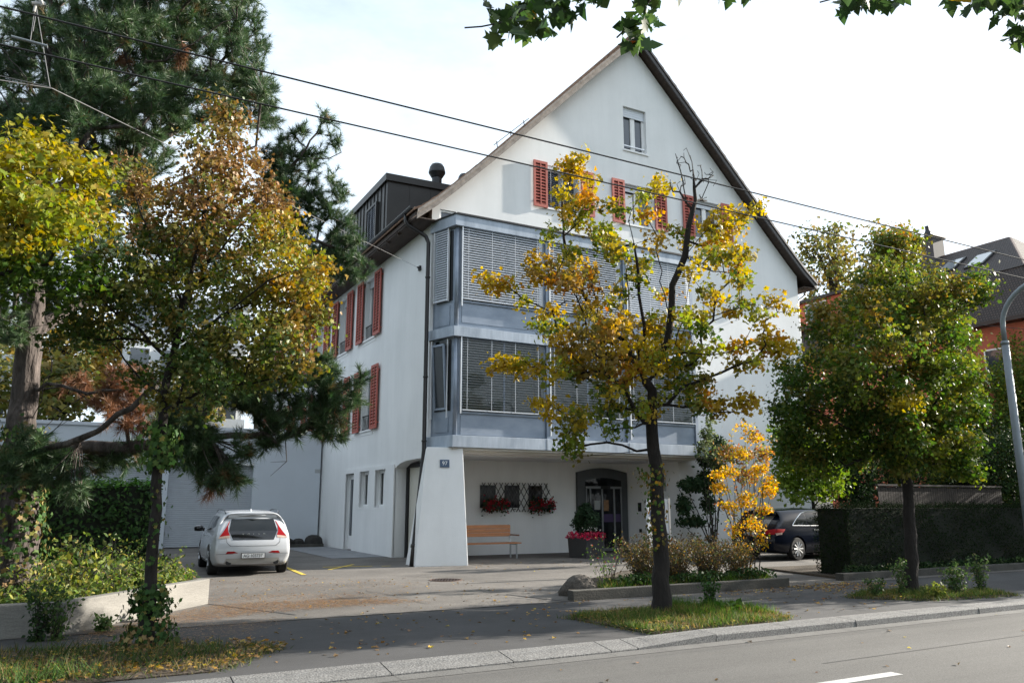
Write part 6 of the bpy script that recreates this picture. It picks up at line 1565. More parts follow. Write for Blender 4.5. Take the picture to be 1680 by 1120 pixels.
def wheel(parent, x, y, r, w=0.21, spokes=10):
    s = 1 if x > 0 else -1
    t = MB(); prof = [(r * 0.66, -w / 2), (r * 0.93, -w / 2), (r, -w / 2 + 0.03), (r, w / 2 - 0.03), (r * 0.93, w / 2), (r * 0.66, w / 2)]
    M = Matrix.Translation((x, y, r)) @ Matrix.Rotation(math.pi / 2, 4, 'Y')
    t.lathe(prof, (0, 0, 0), 32); t.v = [tuple(M @ Vector(p)) for p in t.v]
    o = t.build("wheel", M_tyre, parent, local=True)
    rm = MB()
    xo = x + s * (w / 2 - 0.012)
    k = 28
    for a0, a1, d0, d1 in ((r * 0.62, r * 0.68, 0.012, 0.006),):
        vs = []
        for i in range(k):
            a = 2 * math.pi * i / k
            for rr, dd in ((a0, 0.0), (a0, d0), (a1, d1), (a1, 0.0)): vs.append((xo + s * dd, y + rr * math.cos(a), r + rr * math.sin(a)))
        rm.add(vs, [(i * 4 + j, ((i + 1) % k) * 4 + j, ((i + 1) % k) * 4 + j + 1, i * 4 + j + 1) for i in range(k) for j in range(3)])
    for i in range(spokes):
        a = 2 * math.pi * i / spokes
        p = (xo, y + r * 0.08 * math.cos(a), r + r * 0.08 * math.sin(a)); q = (xo, y + r * 0.64 * math.cos(a), r + r * 0.64 * math.sin(a))
        rm.bar(p, q, 0.045 if spokes > 6 else 0.07, 0.02, up=(1, 0, 0)) if False else rm.tube([p, q], [0.022, 0.034], 6)
    rm.tube([(xo - s * 0.02, y, r), (xo + s * 0.02, y, r)], r * 0.17, 14)
    rm.build("rim", M_rim, o, local=True)
    dk = MB(); dk.tube([(xo - s * 0.05, y, r), (xo - s * 0.045, y, r)], r * 0.66, 24); dk.build("brake_disc", M_dark, o, local=True)
# --- white hatchback, seen from behind
def ring(w, zb, zbelt, wb, wr, zr, k=1.0):
    return [(0, zb), (w * .80, zb), (w * .97, zb + .13), (w, .54), (w * .985, .74), (wb, zbelt), ((wb + wr) / 2 + .025, (zbelt + zr) / 2), (wr, zr - .055), (wr * .72, zr), (0, zr + .018)]
def hood(w, zb, zh):
    return [(0, zb), (w * .80, zb), (w * .97, zb + .13), (w, .52), (w * .985, .66), (w * .95, zh - .06), (w * .86, zh - .01), (w * .62, zh + .012), (w * .35, zh + .02), (0, zh + .025)]
stw = [(0.02, ring(.82, .27, .93, .80, .565, 1.345)), (0.40, ring(.885, .20, .95, .825, .60, 1.40)), (0.90, ring(.90, .17, .95, .83, .63, 1.43)), (1.60, ring(.90, .17, .935, .835, .645, 1.445)), (2.30, ring(.90, .17, .92, .835, .64, 1.42)),
       (2.85, ring(.90, .17, .915, .835, .58, 1.24)), (3.25, hood(.90, .17, .97)), (3.85, hood(.88, .18, .86)), (4.25, hood(.80, .22, .72))]
car = thing("parked_car", "white hatchback parked nose to the garage door, seen from behind", "car", (3.66, 19.32, 0.004), rotz=R_(-3.0))
ry = np.array([.10, .06, .03, .0, .03, .13, .30, .44, .40, .36]); fy = np.array([0, 0, 0, 0, 0, -.05, -.12, -.2, -.22, -.24])
bme, bv = car_body(stw, ry, fy, (0.80, 3.42), 0.325, M_carwhite)
body = link_mesh("body", bme, car, local=True)
def cpatch(name, quads, m, parent=None, axis='y', sign=1, off=0.004, n=10, mm=8):
    b = MB()
    for q in quads: patch(b, bv, q, axis, sign, off, n, mm)
    return b.build(name, m, parent or car, local=True, smooth=True)
cpatch("rear_window", [[(-.42, 1.00), (.60 - .18, 1.00), (.46, 1.265), (-.46, 1.265)], [(-.60 + .06, 1.0), (-.42, 1.0), (-.46, 1.265), (-.475, 1.26)], [(.42, 1.0), (.54, 1.0), (.475, 1.26), (.46, 1.265)]], M_carglass)
bp = cpatch("black_tailgate_panel", [[(-.45, .80), (.45, .80), (.545, 1.01), (-.545, 1.01)]], M_blackgloss, off=0.0035)
for i, ch in enumerate("VOLVO"):
    me = text_mesh(ch, 0.062); x = -0.23 + i * 0.115
    h = bv.ray_cast(Vector((x, -8, .925)), Vector((0, 1, 0)))
    me.transform(Matrix.Translation((x, h[0].y - 0.009, .925)) @ Matrix.Rotation(math.pi / 2, 4, 'X')); me.materials.append(M_chrome); link_mesh("letter", me, bp, local=True)
for s in (-1, 1):
    lo = cpatch("tail_lamp", [[(s * .52, .905), (s * .745, .875), (s * .66, .985), (s * .555, .985)], [(s * .555, .985), (s * .66, .985), (s * .585, 1.10), (s * .555, 1.10)], [(s * .555, 1.10), (s * .585, 1.10), (s * .525, 1.215), (s * .510, 1.215)]], M_red, off=0.008)
    b = MB(); patch(b, bv, [(s * .53, .845), (s * .765, .835), (s * .745, .875), (s * .52, .905)], 'y', 1, .008); b.build("clear_lens", M_lampwhite, lo, local=True)
    cpatch("rear_reflector", [[(s * .33, .515), (s * .60, .50), (s * .56, .555), (s * .42, .555)]], M_red)
    b = MB(); b.tube([(s * .52, 0.0, .31), (s * .52, 0.25, .31)], 0.062, 16); b.build("exhaust_pipe", M_dark, car, local=True)
    rl = MB(); rl.tube([(s * .60, .50, 1.395), (s * .615, .62, 1.445), (s * .635, 1.2, 1.475), (s * .64, 1.8, 1.475), (s * .63, 2.15, 1.43)], .016, 8); rl.build("roof_rail", M_blackgloss, car, local=True)
    mr = MB(); mr.tube([(s * .86, 2.72, .97), (s * .93, 2.72, .98)], [.05, .03], 10); mr.lathe([(.02, -.07), (.10, -.06), (.12, 0), (.11, .05), (.03, .085)], (s * 1.0, 2.70, 1.0), 14); mr.build("mirror", M_blackgloss, car, local=True, smooth=True)
    q = lambda y0, y1, z: (y0, y1, z)
    b = MB(); 
    patch(b, bv, [(.62, 1.10), (1.45, 1.0), (1.45, 1.335), (.90, 1.315)], 'x', -s, .004); so_ = b.build("side_window", M_carglass, car, local=True, smooth=True)
    b = MB(); patch(b, bv, [(1.53, .995), (2.75, .975), (2.30, 1.30), (1.53, 1.335)], 'x', -s, .004); b.build("side_window", M_carglass, car, local=True, smooth=True)
    b = MB(); [patch(b, bv, [(y0, z0), (y1, z0), (y1, z1), (y0, z1)], 'x', -s, .002, 2, 10) for y0, y1, z0, z1 in ((1.49, 1.497, .3, .98), (2.75, 2.757, .3, .95), (1.1, 2.75, .225, .235))]; b.build("door_gap", M_dark, car, local=True)
    for y in (1.22, 2.28): b = MB(); patch(b, bv, [(y, .84), (y + .2, .84), (y + .2, .87), (y, .87)], 'x', -s, .02, 3, 2); b.build("door_handle", M_chrome, car, local=True)
    for y in (.80, 3.42): wheel(car, s * .785, y, .325, spokes=5)
b = MB(); [patch(b, bv, qd, 'y', 1, .003, 14, 2) for qd in ([(-.50, .665), (.50, .665), (.50, .672), (-.50, .672)], [(-.585, .74), (-.50, .665), (-.495, .672), (-.578, .745)], [(.50, .665), (.585, .74), (.578, .745), (.495, .672)], [(-.60, .86), (-.585, .74), (-.578, .74), (-.593, .86)], [(.585, .74), (.60, .86), (.593, .86), (.578, .74)], [(-.80, .49), (-.44, .497), (-.44, .503), (-.80, .496)], [(.44, .497), (.80, .49), (.80, .496), (.44, .503)])]
b.build("tailgate_gap", M_dark, car, local=True)
b = MB(); patch(b, bv, [(-.62, .285), (.62, .285), (.58, .40), (-.58, .40)], 'y', 1, .006, 14, 4); b.build("bumper_insert", M_plastic, car, local=True, smooth=True)
b = MB(); b.prism([(-.56, 1.285), (.56, 1.285), (.52, 1.375), (-.52, 1.375)], 'y', .385, .47); b.build("roof_spoiler", M_carwhite, car, local=True, bevel=.012)
b = MB(); b.lathe([(.035, 0), (.022, .03), (.008, .05)], (0, .85, 1.445), 10); b.build("roof_aerial", M_carwhite, car, local=True)
h = bv.ray_cast(Vector((0, -8, .455)), Vector((0, 1, 0)))[0].y
b = MB(); b.box(-.265, .265, h - .03, h - .012, .395, .515); b.build("plate_holder", M_dark, car, local=True)
b = MB(); b.box(-.25, .25, h - .034, h - .0305, .405, .505); po = b.build("number_plate", M_white, car, local=True)
me = text_mesh("AG\u00b7103737", 0.098); me.transform(Matrix.Translation((-.005, h - .0365, .453)) @ Matrix.Rotation(math.pi / 2, 4, 'X') @ Matrix.Scale(.92, 4, (1, 0, 0))); me.materials.append(M_dark); link_mesh("characters", me, po, local=True)
# --- dark estate, half behind the clipped hedge
ste = [(0.02, ring(.80, .27, .93, .80, .56, 1.34)), (0.45, ring(.87, .20, .945, .82, .60, 1.415)), (1.10, ring(.89, .17, .945, .825, .635, 1.455)), (2.0, ring(.89, .17, .935, .83, .645, 1.47)), (2.65, ring(.89, .17, .92, .83, .63, 1.42)),
       (3.20, ring(.89, .17, .915, .83, .57, 1.22)), (3.60, hood(.89, .17, .97)), (4.25, hood(.87, .18, .87)), (4.68, hood(.79, .22, .72))]
car2 = thing("parked_car", "dark blue estate car half hidden behind the end of the clipped hedge", "car", (17.62, 17.78, 0.01), rotz=R_(-90 + 6))
ry = np.array([.08, .05, .02, .0, .02, .10, .34, .58, .50, .44])
bme, bv = car_body(ste, ry, fy, (0.92, 3.72), 0.325, M_carblue)
link_mesh("body", bme, car2, local=True)
car_keep = car; car = car2
cpatch("rear_window", [[(-.50, .97), (.50, .97), (.46, 1.28), (-.46, 1.28)]], mat("pale_reflecting_glass", (0.12, 0.115, 0.11), 0.08, 0.1, 2, spec=0.8))
b = MB(); b.prism([(-.56, 1.30), (.56, 1.30), (.52, 1.395), (-.52, 1.395)], 'y', .40, .62); b.build("roof_spoiler", M_blackgloss, car, local=True, bevel=.012)
for s in (-1, 1):
    lo = cpatch("tail_lamp", [[(s * .46, .74), (s * .80, .74), (s * .795, .90), (s * .50, .86)]], M_red, off=.006)
    b = MB(); patch(b, bv, [(.02, .76), (.34, .80), (.44, .89), (.06, .90)], 'x', -s, .006); patch(b, bv, [(.06, .72), (.28, .74), (.30, .80), (.04, .78)], 'x', -s, .007, mi=1); b.build("side_lamp", [M_red, M_lampwhite], lo, local=True, smooth=True)
    b = MB(); patch(b, bv, [(.82, .995), (1.50, .985), (1.50, 1.345), (1.32, 1.31)], 'x', -s, .004); b.build("side_window", M_carglass, car, local=True, smooth=True)
    b = MB(); patch(b, bv, [(1.56, .985), (2.2, .975), (2.2, 1.36), (1.56, 1.35)], 'x', -s, .004); patch(b, bv, [(2.26, .975), (3.15, .96), (2.72, 1.29), (2.26, 1.36)], 'x', -s, .004); b.build("side_window", M_carglass, car, local=True, smooth=True)
    b = MB(); pts = [(.80, .985), (.95, 1.10), (1.15, 1.22), (1.36, 1.325), (1.6, 1.375), (2.2, 1.385), (2.75, 1.30), (3.2, .955), (2.2, .965), (1.5, .973), (.80, .985)]; P3 = []
    for y, z in pts:
        hh = bv.ray_cast(Vector((-s * -8, y, z)), Vector((-s, 0, 0)))
        if hh[0] is not None: P3.append(hh[0] + Vector((s * .006, 0, 0)))
    b.tube(P3, .011, 6); b.build("chrome_strip", M_chrome, car, local=True)
    for y in (.92, 3.72): wheel(car, s * .775, y, .325, spokes=10)
    for y in (1.75, 2.75): b = MB(); patch(b, bv, [(y, .84), (y + .2, .84), (y + .2, .87), (y, .87)], 'x', -s, .02, 3, 2); b.build("door_handle", M_chrome, car, local=True)
h = bv.ray_cast(Vector((0, -8, .75)), Vector((0, 1, 0)))[0].y
MB().box(-.25, .25, h - .02, h - .006, .70, .80).build("number_plate", M_white, car, local=True)

# ------------------------------------------------------------------ garage and what stands by it
gar = thing("garage", "low white garage building with grey ribbed roller doors beside the house", "garage", (3, 32.5, 0))
g = MB()
GY = 32.5
g.box(-9, 8.62, GY + .35, 40, 0, 4.40)
g.box(5.98, 8.62, GY, GY + .35, 0, 4.40); g.box(2.3, 2.92, GY, GY + .35, 0, 3.10); g.box(-9, 5.98, GY, GY + .35, 3.10, 4.40); g.box(-1.2, -0.7, GY, GY + .35, 0, 3.10)
g.build("wall", mat("bluish_white_plaster", (0.56, 0.60, 0.65), 0.9, 0.04, 0.6, bump=0.15, bscale=30), gar)
MB().box(-9.1, 8.66, GY - .06, 40, 4.40, 4.52).build("roof_edge", M_slat, gar)
MB().box(-9, 5.98, GY - .05, GY, 3.09, 3.17).build("lintel_ledge", M_white, gar)
MB().box(8.40, 8.62, GY - 0.012, GY, 2.85, 3.0).build("outside_lamp", M_steel, gar)
for x0, x1 in ((2.92, 5.98), (-0.7, 2.3), (-5, -1.2)):
    d = MB(); z = 0.03
    while z < 3.08: d.prism([(GY + .22, z), (GY + .20, z + .012), (GY + .20, z + .062), (GY + .22, z + .072), (GY + .26, z + .072), (GY + .26, z)], 'x', x0, x1); z += .075
    d.build("roller_door", mat("grey_roller_door", (0.46, 0.49, 0.53), 0.5, 0.05, 2), gar)
o = MB().box(6.3, 8.5, 31.05, 31.2, 0, .12).build("garage_kerb", M_granite_dk, org=(7.4, 31.1, 0)); _props(o, "short kerb with dark stones along the garage wall", "kerb stone")
for i, (x, r, lab) in enumerate([(6.75, .2, "leftmost dark stone lying at the garage wall"), (7.15, .28, "second dark stone from the left at the garage wall"), (7.65, .22, "flatter dark stone at the garage wall, third from the left"), (8.2, .34, "largest dark stone, at the garage corner")]):
    rock("dark_stone", (x, 31.5, .12), (r * 1.2, r, r * .9), lab, 10 + i, mat("dark_stone_%d" % i, (0.03, 0.028, 0.026), 0.95, 0.4, 5, bump=0.6), group="stones at the garage wall")
# far pale apartment blocks glimpsed through the trees
def block(label, x0, x1, y, h, floors, nw, wallm):
    t = thing("apartment_building", label, "building", ((x0 + x1) / 2, y, 0))
    MB().box(x0, x1, y, y + 12, 0, h).build("wall", wallm, t)
    MB().box(x0 - .3, x1 + .3, y - .3, y + 12.3, h, h + .35).build("roof", M_slat, t)
    fh = h / floors
    for k in range(floors):
        for i in range(nw):
            w = (x1 - x0) / nw; a = x0 + w * (i + .2)
            fo = MB().box(a - .06, a + w * .6 + .06, y - .03, y, k * fh + .75, k * fh + 2.5).build("window", M_white, t)
            MB().box(a, a + w * .6, y - .045, y - .031, k * fh + .81, k * fh + 2.44).build("pane", M_glass, fo)
        bl = MB(); bl.box(x0 + (x1 - x0) * .5, x1, y - 1.3, y - .05, k * fh + .1, k * fh + .25); bl.box(x0 + (x1 - x0) * .5, x1, y - 1.3, y - 1.26, k * fh + .25, k * fh + 1.1); bl.build("balcony", M_slat, t)
M_farwall = mat("pale_far_wall", (0.60, 0.62, 0.64), 0.8, 0.05, 1)
block("pale modern apartment block behind the garage, seen through the trees", 1.6, 8.6, 52, 14.0, 5, 4, M_farwall)
block("white apartment block farther off, left of the other pale block", -7.5, -1.5, 68, 12.0, 4, 5, M_farwall)

# ------------------------------------------------------------------ bench, planter, flower boxes, sign
bn = thing("bench", "orange wooden bench with steel legs in the porch beside the pillar", "bench", (10.9, 22.0, 0))
for k in range(3): MB().box(9.85, 12.05, 21.76 + k * .155, 21.90 + k * .155, .435, .47).build("seat_slat", M_benchwood, bn, bevel=.006)
for k in range(3):
    M = Matrix.Translation((0, 22.27, .64 + k * .118)) @ Matrix.Rotation(R_(-10), 4, 'X'); MB().box(9.85, 11.93, -.015, .015, 0, .108, 0, M).build("back_slat", M_benchwood, bn, bevel=.005)
for x in (10.0, 11.9):
    for y, z in ((21.80, .43), (22.20, .43)): MB().box(x - .02, x + .02, y - .02, y + .02, 0, z).build("leg", M_steel, bn)
    MB().box(x - .018, x + .018, 21.78, 22.22, .40, .434).build("seat_bearer", M_steel, bn); b = MB(); b.bar((x, 22.22, .43), (x, 22.34, 1.0), .035, .02); b.build("back_support", M_steel, bn)
b = MB(); b.box(11.93, 12.0, 21.80, 22.28, .66, .70); b.build("armrest", mat("brown_armrest", (0.20, 0.09, 0.05), 0.5, 0.2, 4), bn, bevel=.008)
pt = thing("potted_shrub", "dark square planter with an evergreen shrub and pink begonias at the entrance", "planter", (13.95, 21.1, 0.004), rotz=R_(14))
b = MB(); h_ = .40
vs = [(-.37, -.37, 0), (.37, -.37, 0), (.37, .37, 0), (-.37, .37, 0), (-h_, -h_, .60), (h_, -h_, .60), (h_, h_, .60), (-h_, h_, .60)]
b.add(vs, [(0, 3, 2, 1), (0, 1, 5, 4), (1, 2, 6, 5), (2, 3, 7, 6), (3, 0, 4, 7), (4, 5, 6, 7)]); b.build("pot", mat("anthracite_planter", (0.035, 0.036, 0.039), 0.6, 0.1, 4), pt, local=True, bevel=.015)
rr = np.random.default_rng(401)
n = 2600; q = rr.normal(size=(n, 3)); q /= np.linalg.norm(q, axis=1)[:, None]; q *= (rr.random(n) ** .4)[:, None]
P = np.column_stack([q[:, 0] * .40 * (1 - .35 * q[:, 2]), q[:, 1] * .40 * (1 - .35 * q[:, 2]), 1.18 + q[:, 2] * .50])
P[:, 0] += .10 * np.sin(P[:, 2] * 9 + q[:, 1] * 4)
v = leaf_arrays(P, .075 * rr.uniform(.6, 1.3, n), pick([(6, (0.02, 0.042, 0.018)), (2, (0.035, 0.065, 0.03))], n, rr, .25), 'oval', rr, nrm=q, up=.4, aspect=1.1)
link_mesh("foliage", tri_mesh("pot_foliage", *v, [M_leaf_dark]), pt, local=True)
b = MB(); b.tube([(0, 0, .55), (.02, 0, 1.0)], .03, 6); b.build("stem", M_bark, pt, local=True)
def blooms(P, size, pal, rr, mname):
    parts = []
    for k in range(5):
        a = rr.normal(size=(len(P), 3)); parts.append(leaf_arrays(P + a * size * .15, size * rr.uniform(.7, 1.2, len(P)), pick(pal, len(P), rr, .2), 'oval', rr, up=.3, aspect=1.6))
    return tri_mesh(mname, *join_arrays(parts), [M_petal])
n = 170; a = rr.random(n) * 6.28; R0 = rr.uniform(.2, .50, n)
P = np.column_stack([np.clip(np.cos(a) * R0 * 1.3, -.5, .5), np.clip(np.sin(a) * R0 * 1.3, -.5, .5), .61 + rr.random(n) * .15 - (R0 > .42) * .05])
link_mesh("pink_flowers", blooms(P, .05, [(5, (0.55, 0.03, 0.09)), (2, (0.65, 0.08, 0.14))], rr, "pink_flowers"), pt, local=True)
P = np.column_stack([rr.normal(size=26) * .2 - .02, -.30 + rr.normal(size=26) * .08, .80 + rr.random(26) * .12])
link_mesh("white_flowers", blooms(P, .03, [(1, (0.7, 0.7, 0.66))], rr, "white_flowers"), pt, local=True)
for x0, x1, lab in ((11.55, 12.40, "left flower box of dark red geraniums on the window lattice"), (13.25, 14.20, "right flower box of dark red geraniums on the window lattice")):
    t = thing("flower_box", lab, "flower box", ((x0 + x1) / 2, 23.40, 1.45), group="flower boxes on the lattice")
    MB().box(x0 + .05, x1 - .05, 23.30, 23.49, 1.44, 1.58).build("trough", M_dark, t)
    n = 420; P = np.column_stack([rr.uniform(x0, x1, n), 23.36 + rr.normal(size=n) * .08, 1.60 + rr.normal(size=n) * .11 - np.abs(rr.normal(size=n)) * .06])
    v = leaf_arrays(P, .075 * rr.uniform(.6, 1.2, n), pick([(3, (0.03, 0.05, 0.02)), (1, (0.05, 0.08, 0.03))], n, rr, .2), 'oval', rr, up=.4, aspect=1.6); link_mesh("foliage", tri_mesh("box_foliage", *v, [M_leaf_dark]), t)
    n = 95; P = np.column_stack([rr.uniform(x0, x1, n), 23.28 + rr.normal(size=n) * .07, 1.57 + rr.normal(size=n) * .12]); link_mesh("red_flowers", blooms(P, .05, [(3, (0.30, 0.012, 0.025)), (2, (0.42, 0.03, 0.05))], rr, "red_flowers"), t)
sg = thing("information_sign", "white upright information board half hidden behind the yellow tree's trunk", "sign", (11.95, 15.0, 0.0))
MB().box(11.64, 12.24, 15.0, 15.05, .08, 1.72).build("panel", mat("white_sign_enamel", (0.68, 0.71, 0.76), 0.4, 0.03, 3), sg)
b = MB(); b.box(12.245, 12.30, 14.99, 15.06, 0, 1.74); b.build("post", M_steel, sg)
b = MB(); b.box(11.69, 11.79, 14.993, 14.999, 1.34, 1.44); b.build("blue_emblem", mat("sign_blue", (0.06, 0.10, 0.22), 0.5, 0.1, 9), sg)
b = MB(); [b.box(11.66, 12.22, 14.996, 14.9995, z, z + .008) for z in (1.22, .86, .5)]; b.build("panel_joint", M_steel, sg)

# ------------------------------------------------------------------ street lamp, wires
lp = thing("street_lamp", "grey curved street lamp post at the right edge, arching over the kerb", "street lamp", (16.95, 9.5, 0))
M_galv = mat("galvanised_grey", (0.20, 0.225, 0.25), 0.55, 0.12, 3, metal=0.4)
b = MB(); b.tube([(16.95, 9.5, 0), (16.95, 9.5, 2.5), (16.95, 9.5, 4.92)], [.085, .078, .07], 16); b.tube([(16.95, 9.5, 4.90), (16.95, 9.5, 4.98)], [.076, .076], 16); b.build("lower_pole", M_galv, lp, smooth=True)
arc = [(16.95, 9.5, 4.96), (16.95, 9.5, 5.30)] + [(16.95, 9.5 - 1.1 * (1 - math.cos(a)), 5.30 + .88 * math.sin(a)) for a in [math.pi / 2 * k / 10 for k in range(1, 11)]] + [(16.95, 7.9, 6.22), (16.95, 7.4, 6.25)]
b = MB(); b.tube(arc, .050, 14); b.build("curved_arm", M_galv, lp, smooth=True)
b = MB(); b.lathe([(.02, .10), (.12, .08), (.15, 0), (.10, -.05), (.02, -.06)], (16.95, 7.1, 6.25), 16); b.build("lamp_head", M_galv, lp)
M_wire = mat("black_wire", (0.012, 0.012, 0.013), 0.6, 0.1, 3)
M_steelwire = mat("zinc_wire", (0.17, 0.17, 0.175), 0.5, 0.1, 3, metal=0.4)
def wire(label, pts, r, m=M_wire, sag=0.0, group="overhead wires"):
    P = resample([np.array(p, float) for p in pts], 2.0, np.random.default_rng(1)); n = len(P)
    for i in range(n): P[i] = P[i] - np.array((0, 0, sag * 4 * (i / (n - 1)) * (1 - i / (n - 1))))
    b = MB(); b.tube(P, r, 6); o = b.build("overhead_wire", m, org=tuple(P[0])); _props(o, label, "wire", group); return o
wire("upper of the two thick dark wires along the street", [(-45, 6.40, 5.2), (60, 6.40, 5.2)], .0078)
wire("lower of the two thick dark wires along the street", [(-45, 6.98, 5.2), (60, 6.98, 5.2)], .0078)
A0 = at_y(85, 145, 8.8); anc = np.array((8.66, 22.15, 8.77)); dirn = (A0 - anc) / np.linalg.norm(A0 - anc)
wire("thin pale stay wire from the side wall of the house to the hanger", [anc, A0], .005, M_steelwire)
wire("thin stay wire running on left from the hanger", [A0, at_y(-60, 122, 8.5)], .005, M_steelwire)
g0 = at_y(1263, 503, 21.24)
wire("thin dark stay wire from the right part of the gable wall to the right", [g0, at_y(1380, 511.5, 19.5), at_y(1900, 560, 12.0)], .010)
b = MB(); b.tube([anc, anc + dirn * .25], .025, 8); b.box(8.64, 8.70, 22.08, 22.22, 8.70, 8.84); o = b.build("wall_anchor", M_dark, org=tuple(anc)); _props(o, "dark wire anchor high on the side wall of the house", "anchor")
b = MB(); b.box(22.45, 22.6, 21.20, 21.3, 8.9, 9.02); b.tube([g0 + np.array((-.1, .03, 0)), g0 + np.array((.25, -.02, 0))], .03, 8); o = b.build("wall_anchor", M_dark, org=tuple(g0)); _props(o, "dark wire anchor on the right part of the gable wall", "anchor")
hg = thing("wire_hanger", "metal hanger with insulators holding the street wires before the pine", "wire hanger", tuple(at_y(70, 20, 6.5)))
yq = 8.7
def hq(u, v, y=yq): return at_y(u, v, y)
b = MB(); b.tube([hq(18, 60), hq(78, 76)], .014, 8); b.build("cross_rod", M_galv, hg)
b = MB(); b.tube([hq(60, 14), hq(82, 143)], .0045, 6); b.tube([hq(57, 16), hq(50, 66)], .004, 6); b.tube([hq(60, 18), hq(54, 52)], .004, 6); b.tube([hq(82, 143), hq(-30, 118)], .004, 6); b.build("tie_wire", M_steelwire, hg)
b = MB(); b.tube([hq(56, 20), hq(60, 2)], .014, 8); b.tube([hq(52, 6), hq(74, 8)], .022, 8); b.tube([hq(66, 2), hq(70, 10)], .026, 8); b.build("insulator", mat("grey_insulator", (0.33, 0.32, 0.31), 0.5, 0.15, 8), hg)

# ------------------------------------------------------------------ wooden fence and the orange house on the right
fn = thing("wooden_fence", "grey weathered plank fence rising behind the clipped hedge", "fence", (25.5, 17, 0))
b = MB(); rs = random.Random(9); x = 22.35
while x < 28.9: b.box(x, x + .105, 17.0, 17.025, 0.1, 2.16 + rs.uniform(-.015, .015)); x += .12
b.build("planks", mat("grey_weathered_planks", (0.030, 0.024, 0.020), 0.9, 0.35, 2, stretch=(8, 1, 1), bump=0.3), fn)
b = MB(); b.box(22.3, 28.95, 16.96, 17.06, 2.18, 2.24); b.build("top_rail", mat("dark_rail_wood", (0.05, 0.042, 0.037), 0.9, 0.3, 4), fn)
oh = thing("orange_house", "large orange house with a brown tiled mansard roof and skylights on the right", "house", (42, 26, 0))
M_orange = mat("orange_plaster", (0.40, 0.115, 0.07), 0.9, 0.08, 0.5, bump=0.2, bscale=30)
M_tiledk = tile_mat("dark_brown_tiles", (0.044, 0.034, 0.031), (0.058, 0.044, 0.040), 0.13, 0.13, 'Y', 'Z')
OX, OY0, OY1 = 36.4, 19.0, 33.0
MB().box(OX, OX + 11, OY0, OY1, 0, 9.9).build("wall", M_orange, oh)
def quadslab(name, pts, th, m, parent=oh):
    p = [Vector(q) for q in pts]; nrm = (p[1] - p[0]).cross(p[2] - p[0]).normalized() * th
    b = MB(); n = len(p); b.add(p + [q + nrm for q in p], [tuple(range(n))[::-1], tuple(range(n, 2 * n))] + [(i, (i + 1) % n, n + (i + 1) % n, n + i) for i in range(n)]); return b.build(name, m, parent)
E0 = (OX - .45, OY0 - .45, 9.75); E1 = (OX - .45, OY1 + .4, 9.75); B0 = (OX + 1.05, OY0 + .7, 12.35); B1 = (OX + 1.05, OY1 - .4, 12.35); T0 = (OX + 5.2, 22.4, 15.15); T1 = (OX + 5.2, OY1 - 2.0, 15.15)
quadslab("lower_roof", [E0, B0, B1, E1], .12, M_tiledk); quadslab("upper_roof", [(B0[0] - .12, B0[1] - .1, 12.27), T0, T1, (B1[0] - .12, B1[1], 12.27)], .12, M_tiledk)
F0 = (OX + 11.4, OY0 - .45, 9.75); G0_ = (OX + 9.9, OY0 + .7, 12.35)
quadslab("lower_roof", [F0, G0_, B0, E0], .12, M_tiledk); quadslab("upper_roof", [G0_, (OX + 5.4, 22.4, 15.15), T0, B0], .12, M_tiledk)
b = MB(); b.tube([T0, T1], .15, 8); b.tube([B0, T0], .13, 8); b.build("ridge_tiles", mat("ridge_tile_brown", (0.11, 0.08, 0.07), 0.8, 0.25, 5), oh)
b = MB(); b.box(OX - .62, OX - .42, OY0 - .6, OY1 + .5, 9.62, 9.80); b.box(OX - .45, OX, OY0 - .45, OY1, 9.62, 9.72); b.build("gutter", M_anthr, oh)
def on_upper(y, t): # point on the upper slope, t from break to ridge
    return np.array((B0[0] + (T0[0] - B0[0]) * t, y, 12.35 + (15.15 - 12.35) * t + .14))
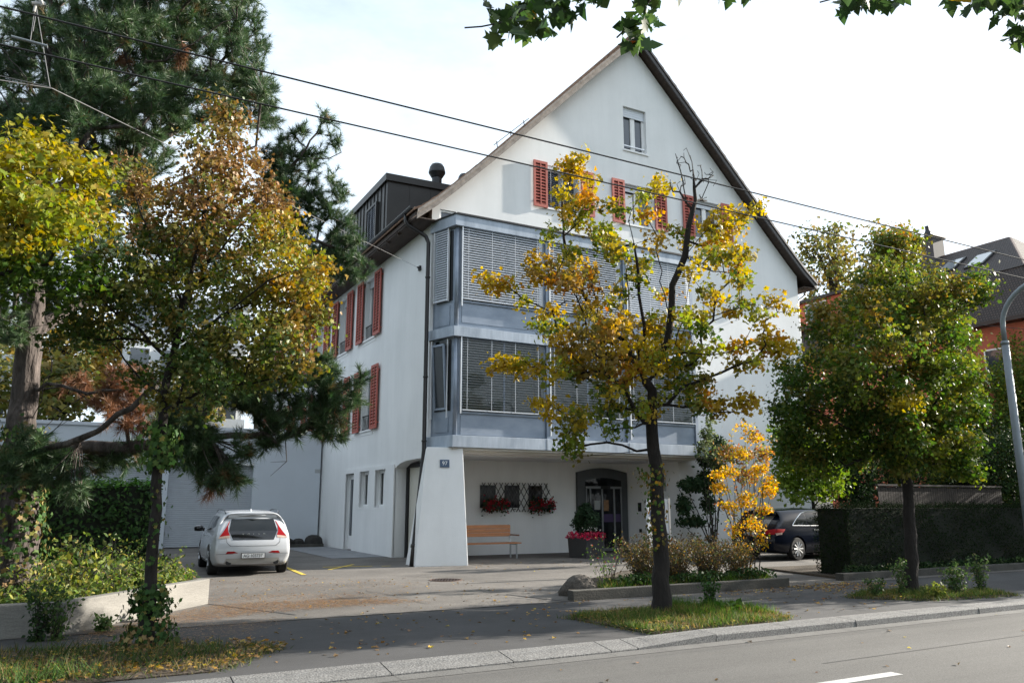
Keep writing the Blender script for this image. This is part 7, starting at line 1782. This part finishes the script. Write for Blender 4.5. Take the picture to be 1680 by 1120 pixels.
for y0, t0 in ((23.9, .34), (22.2, .28), (28.3, .12)):
    a = [on_upper(y0, t0), on_upper(y0 + 1.0, t0), on_upper(y0 + 1.0, t0 + .32), on_upper(y0, t0 + .32)]
    up = np.array((-.05, 0, .09)); b = MB(); b.add([p + up for p in a] + a, [(0, 1, 2, 3), (0, 4, 5, 1), (1, 5, 6, 2), (2, 6, 7, 3), (3, 7, 4, 0)]); so_ = b.build("skylight", M_anthr, oh)
    c_ = sum(a) / 4; b = MB(); b.add([c_ + (p - c_) * .84 + up * 1.12 for p in a], [(0, 1, 2, 3)]); b.build("pane", glassy("skylight_glass", (0.25, 0.28, 0.30), 0.05, spec=1.0, ior=2.2), so_)
cx_, cy_ = OX + 5.0, 26.6
b = MB(); b.box(cx_ - .5, cx_ + .5, cy_ - .45, cy_ + .45, 13.5, 16.35); co = b.build("chimney", mat("slate_chimney", (0.05, 0.048, 0.052), 0.7, 0.2, 3), oh)
b = MB(); b.box(cx_ - .65, cx_ + .65, cy_ - .6, cy_ + .6, 16.36, 16.44); b.lathe([(.22, 0), (.2, .35), (.12, .5), (.12, .75)], (cx_, cy_ + .1, 16.45), 12); b.build("chimney_pot", M_anthr, co)
def odormer(y0, y1, z0, z1, name="dormer"):
    b = MB(); b.box(OX + .15, OX + 3.2, y0, y1, z0, z1); do = b.build(name, M_orange, oh)
    b = MB(); b.box(OX + .14, OX + 3, y0 - .03, y0, z0, z1); b.box(OX - .1, OX + 3.6, y0 - .3, y1 + .3, z1, z1 + .16); b.box(OX + .10, OX + .15, y0, y1, z0, z0 + .22); b.build("dormer_trim", M_anthr, do)
    n = max(1, int((y1 - y0) / 2.6))
    for i in range(n):
        yc = y0 + (y1 - y0) * (i + .5) / n
        fo = MB().box(OX + .09, OX + .15, yc - .75, yc + .75, z0 + .35, z1 - .12).build("dormer_window", M_white, oh)
        for k in (0, 1): MB().box(OX + .075, OX + .089, yc - .68 + k * .70, yc - .02 + k * .70, z0 + .42, z1 - .19).build("pane", M_glass, fo)
odormer(29.0, 32.6, 11.6, 13.15); odormer(22.4, 27.4, 10.1, 12.2)
for k in range(5):
    for z in (1.0, 4.0, 7.0):
        y = OY0 + 1.2 + k * 2.6; fo = MB().box(OX - .02, OX, y, y + 1.2, z, z + 1.6).build("window", M_white, oh); MB().box(OX - .03, OX - .021, y + .07, y + 1.13, z + .07, z + 1.53).build("pane", M_glass, fo)
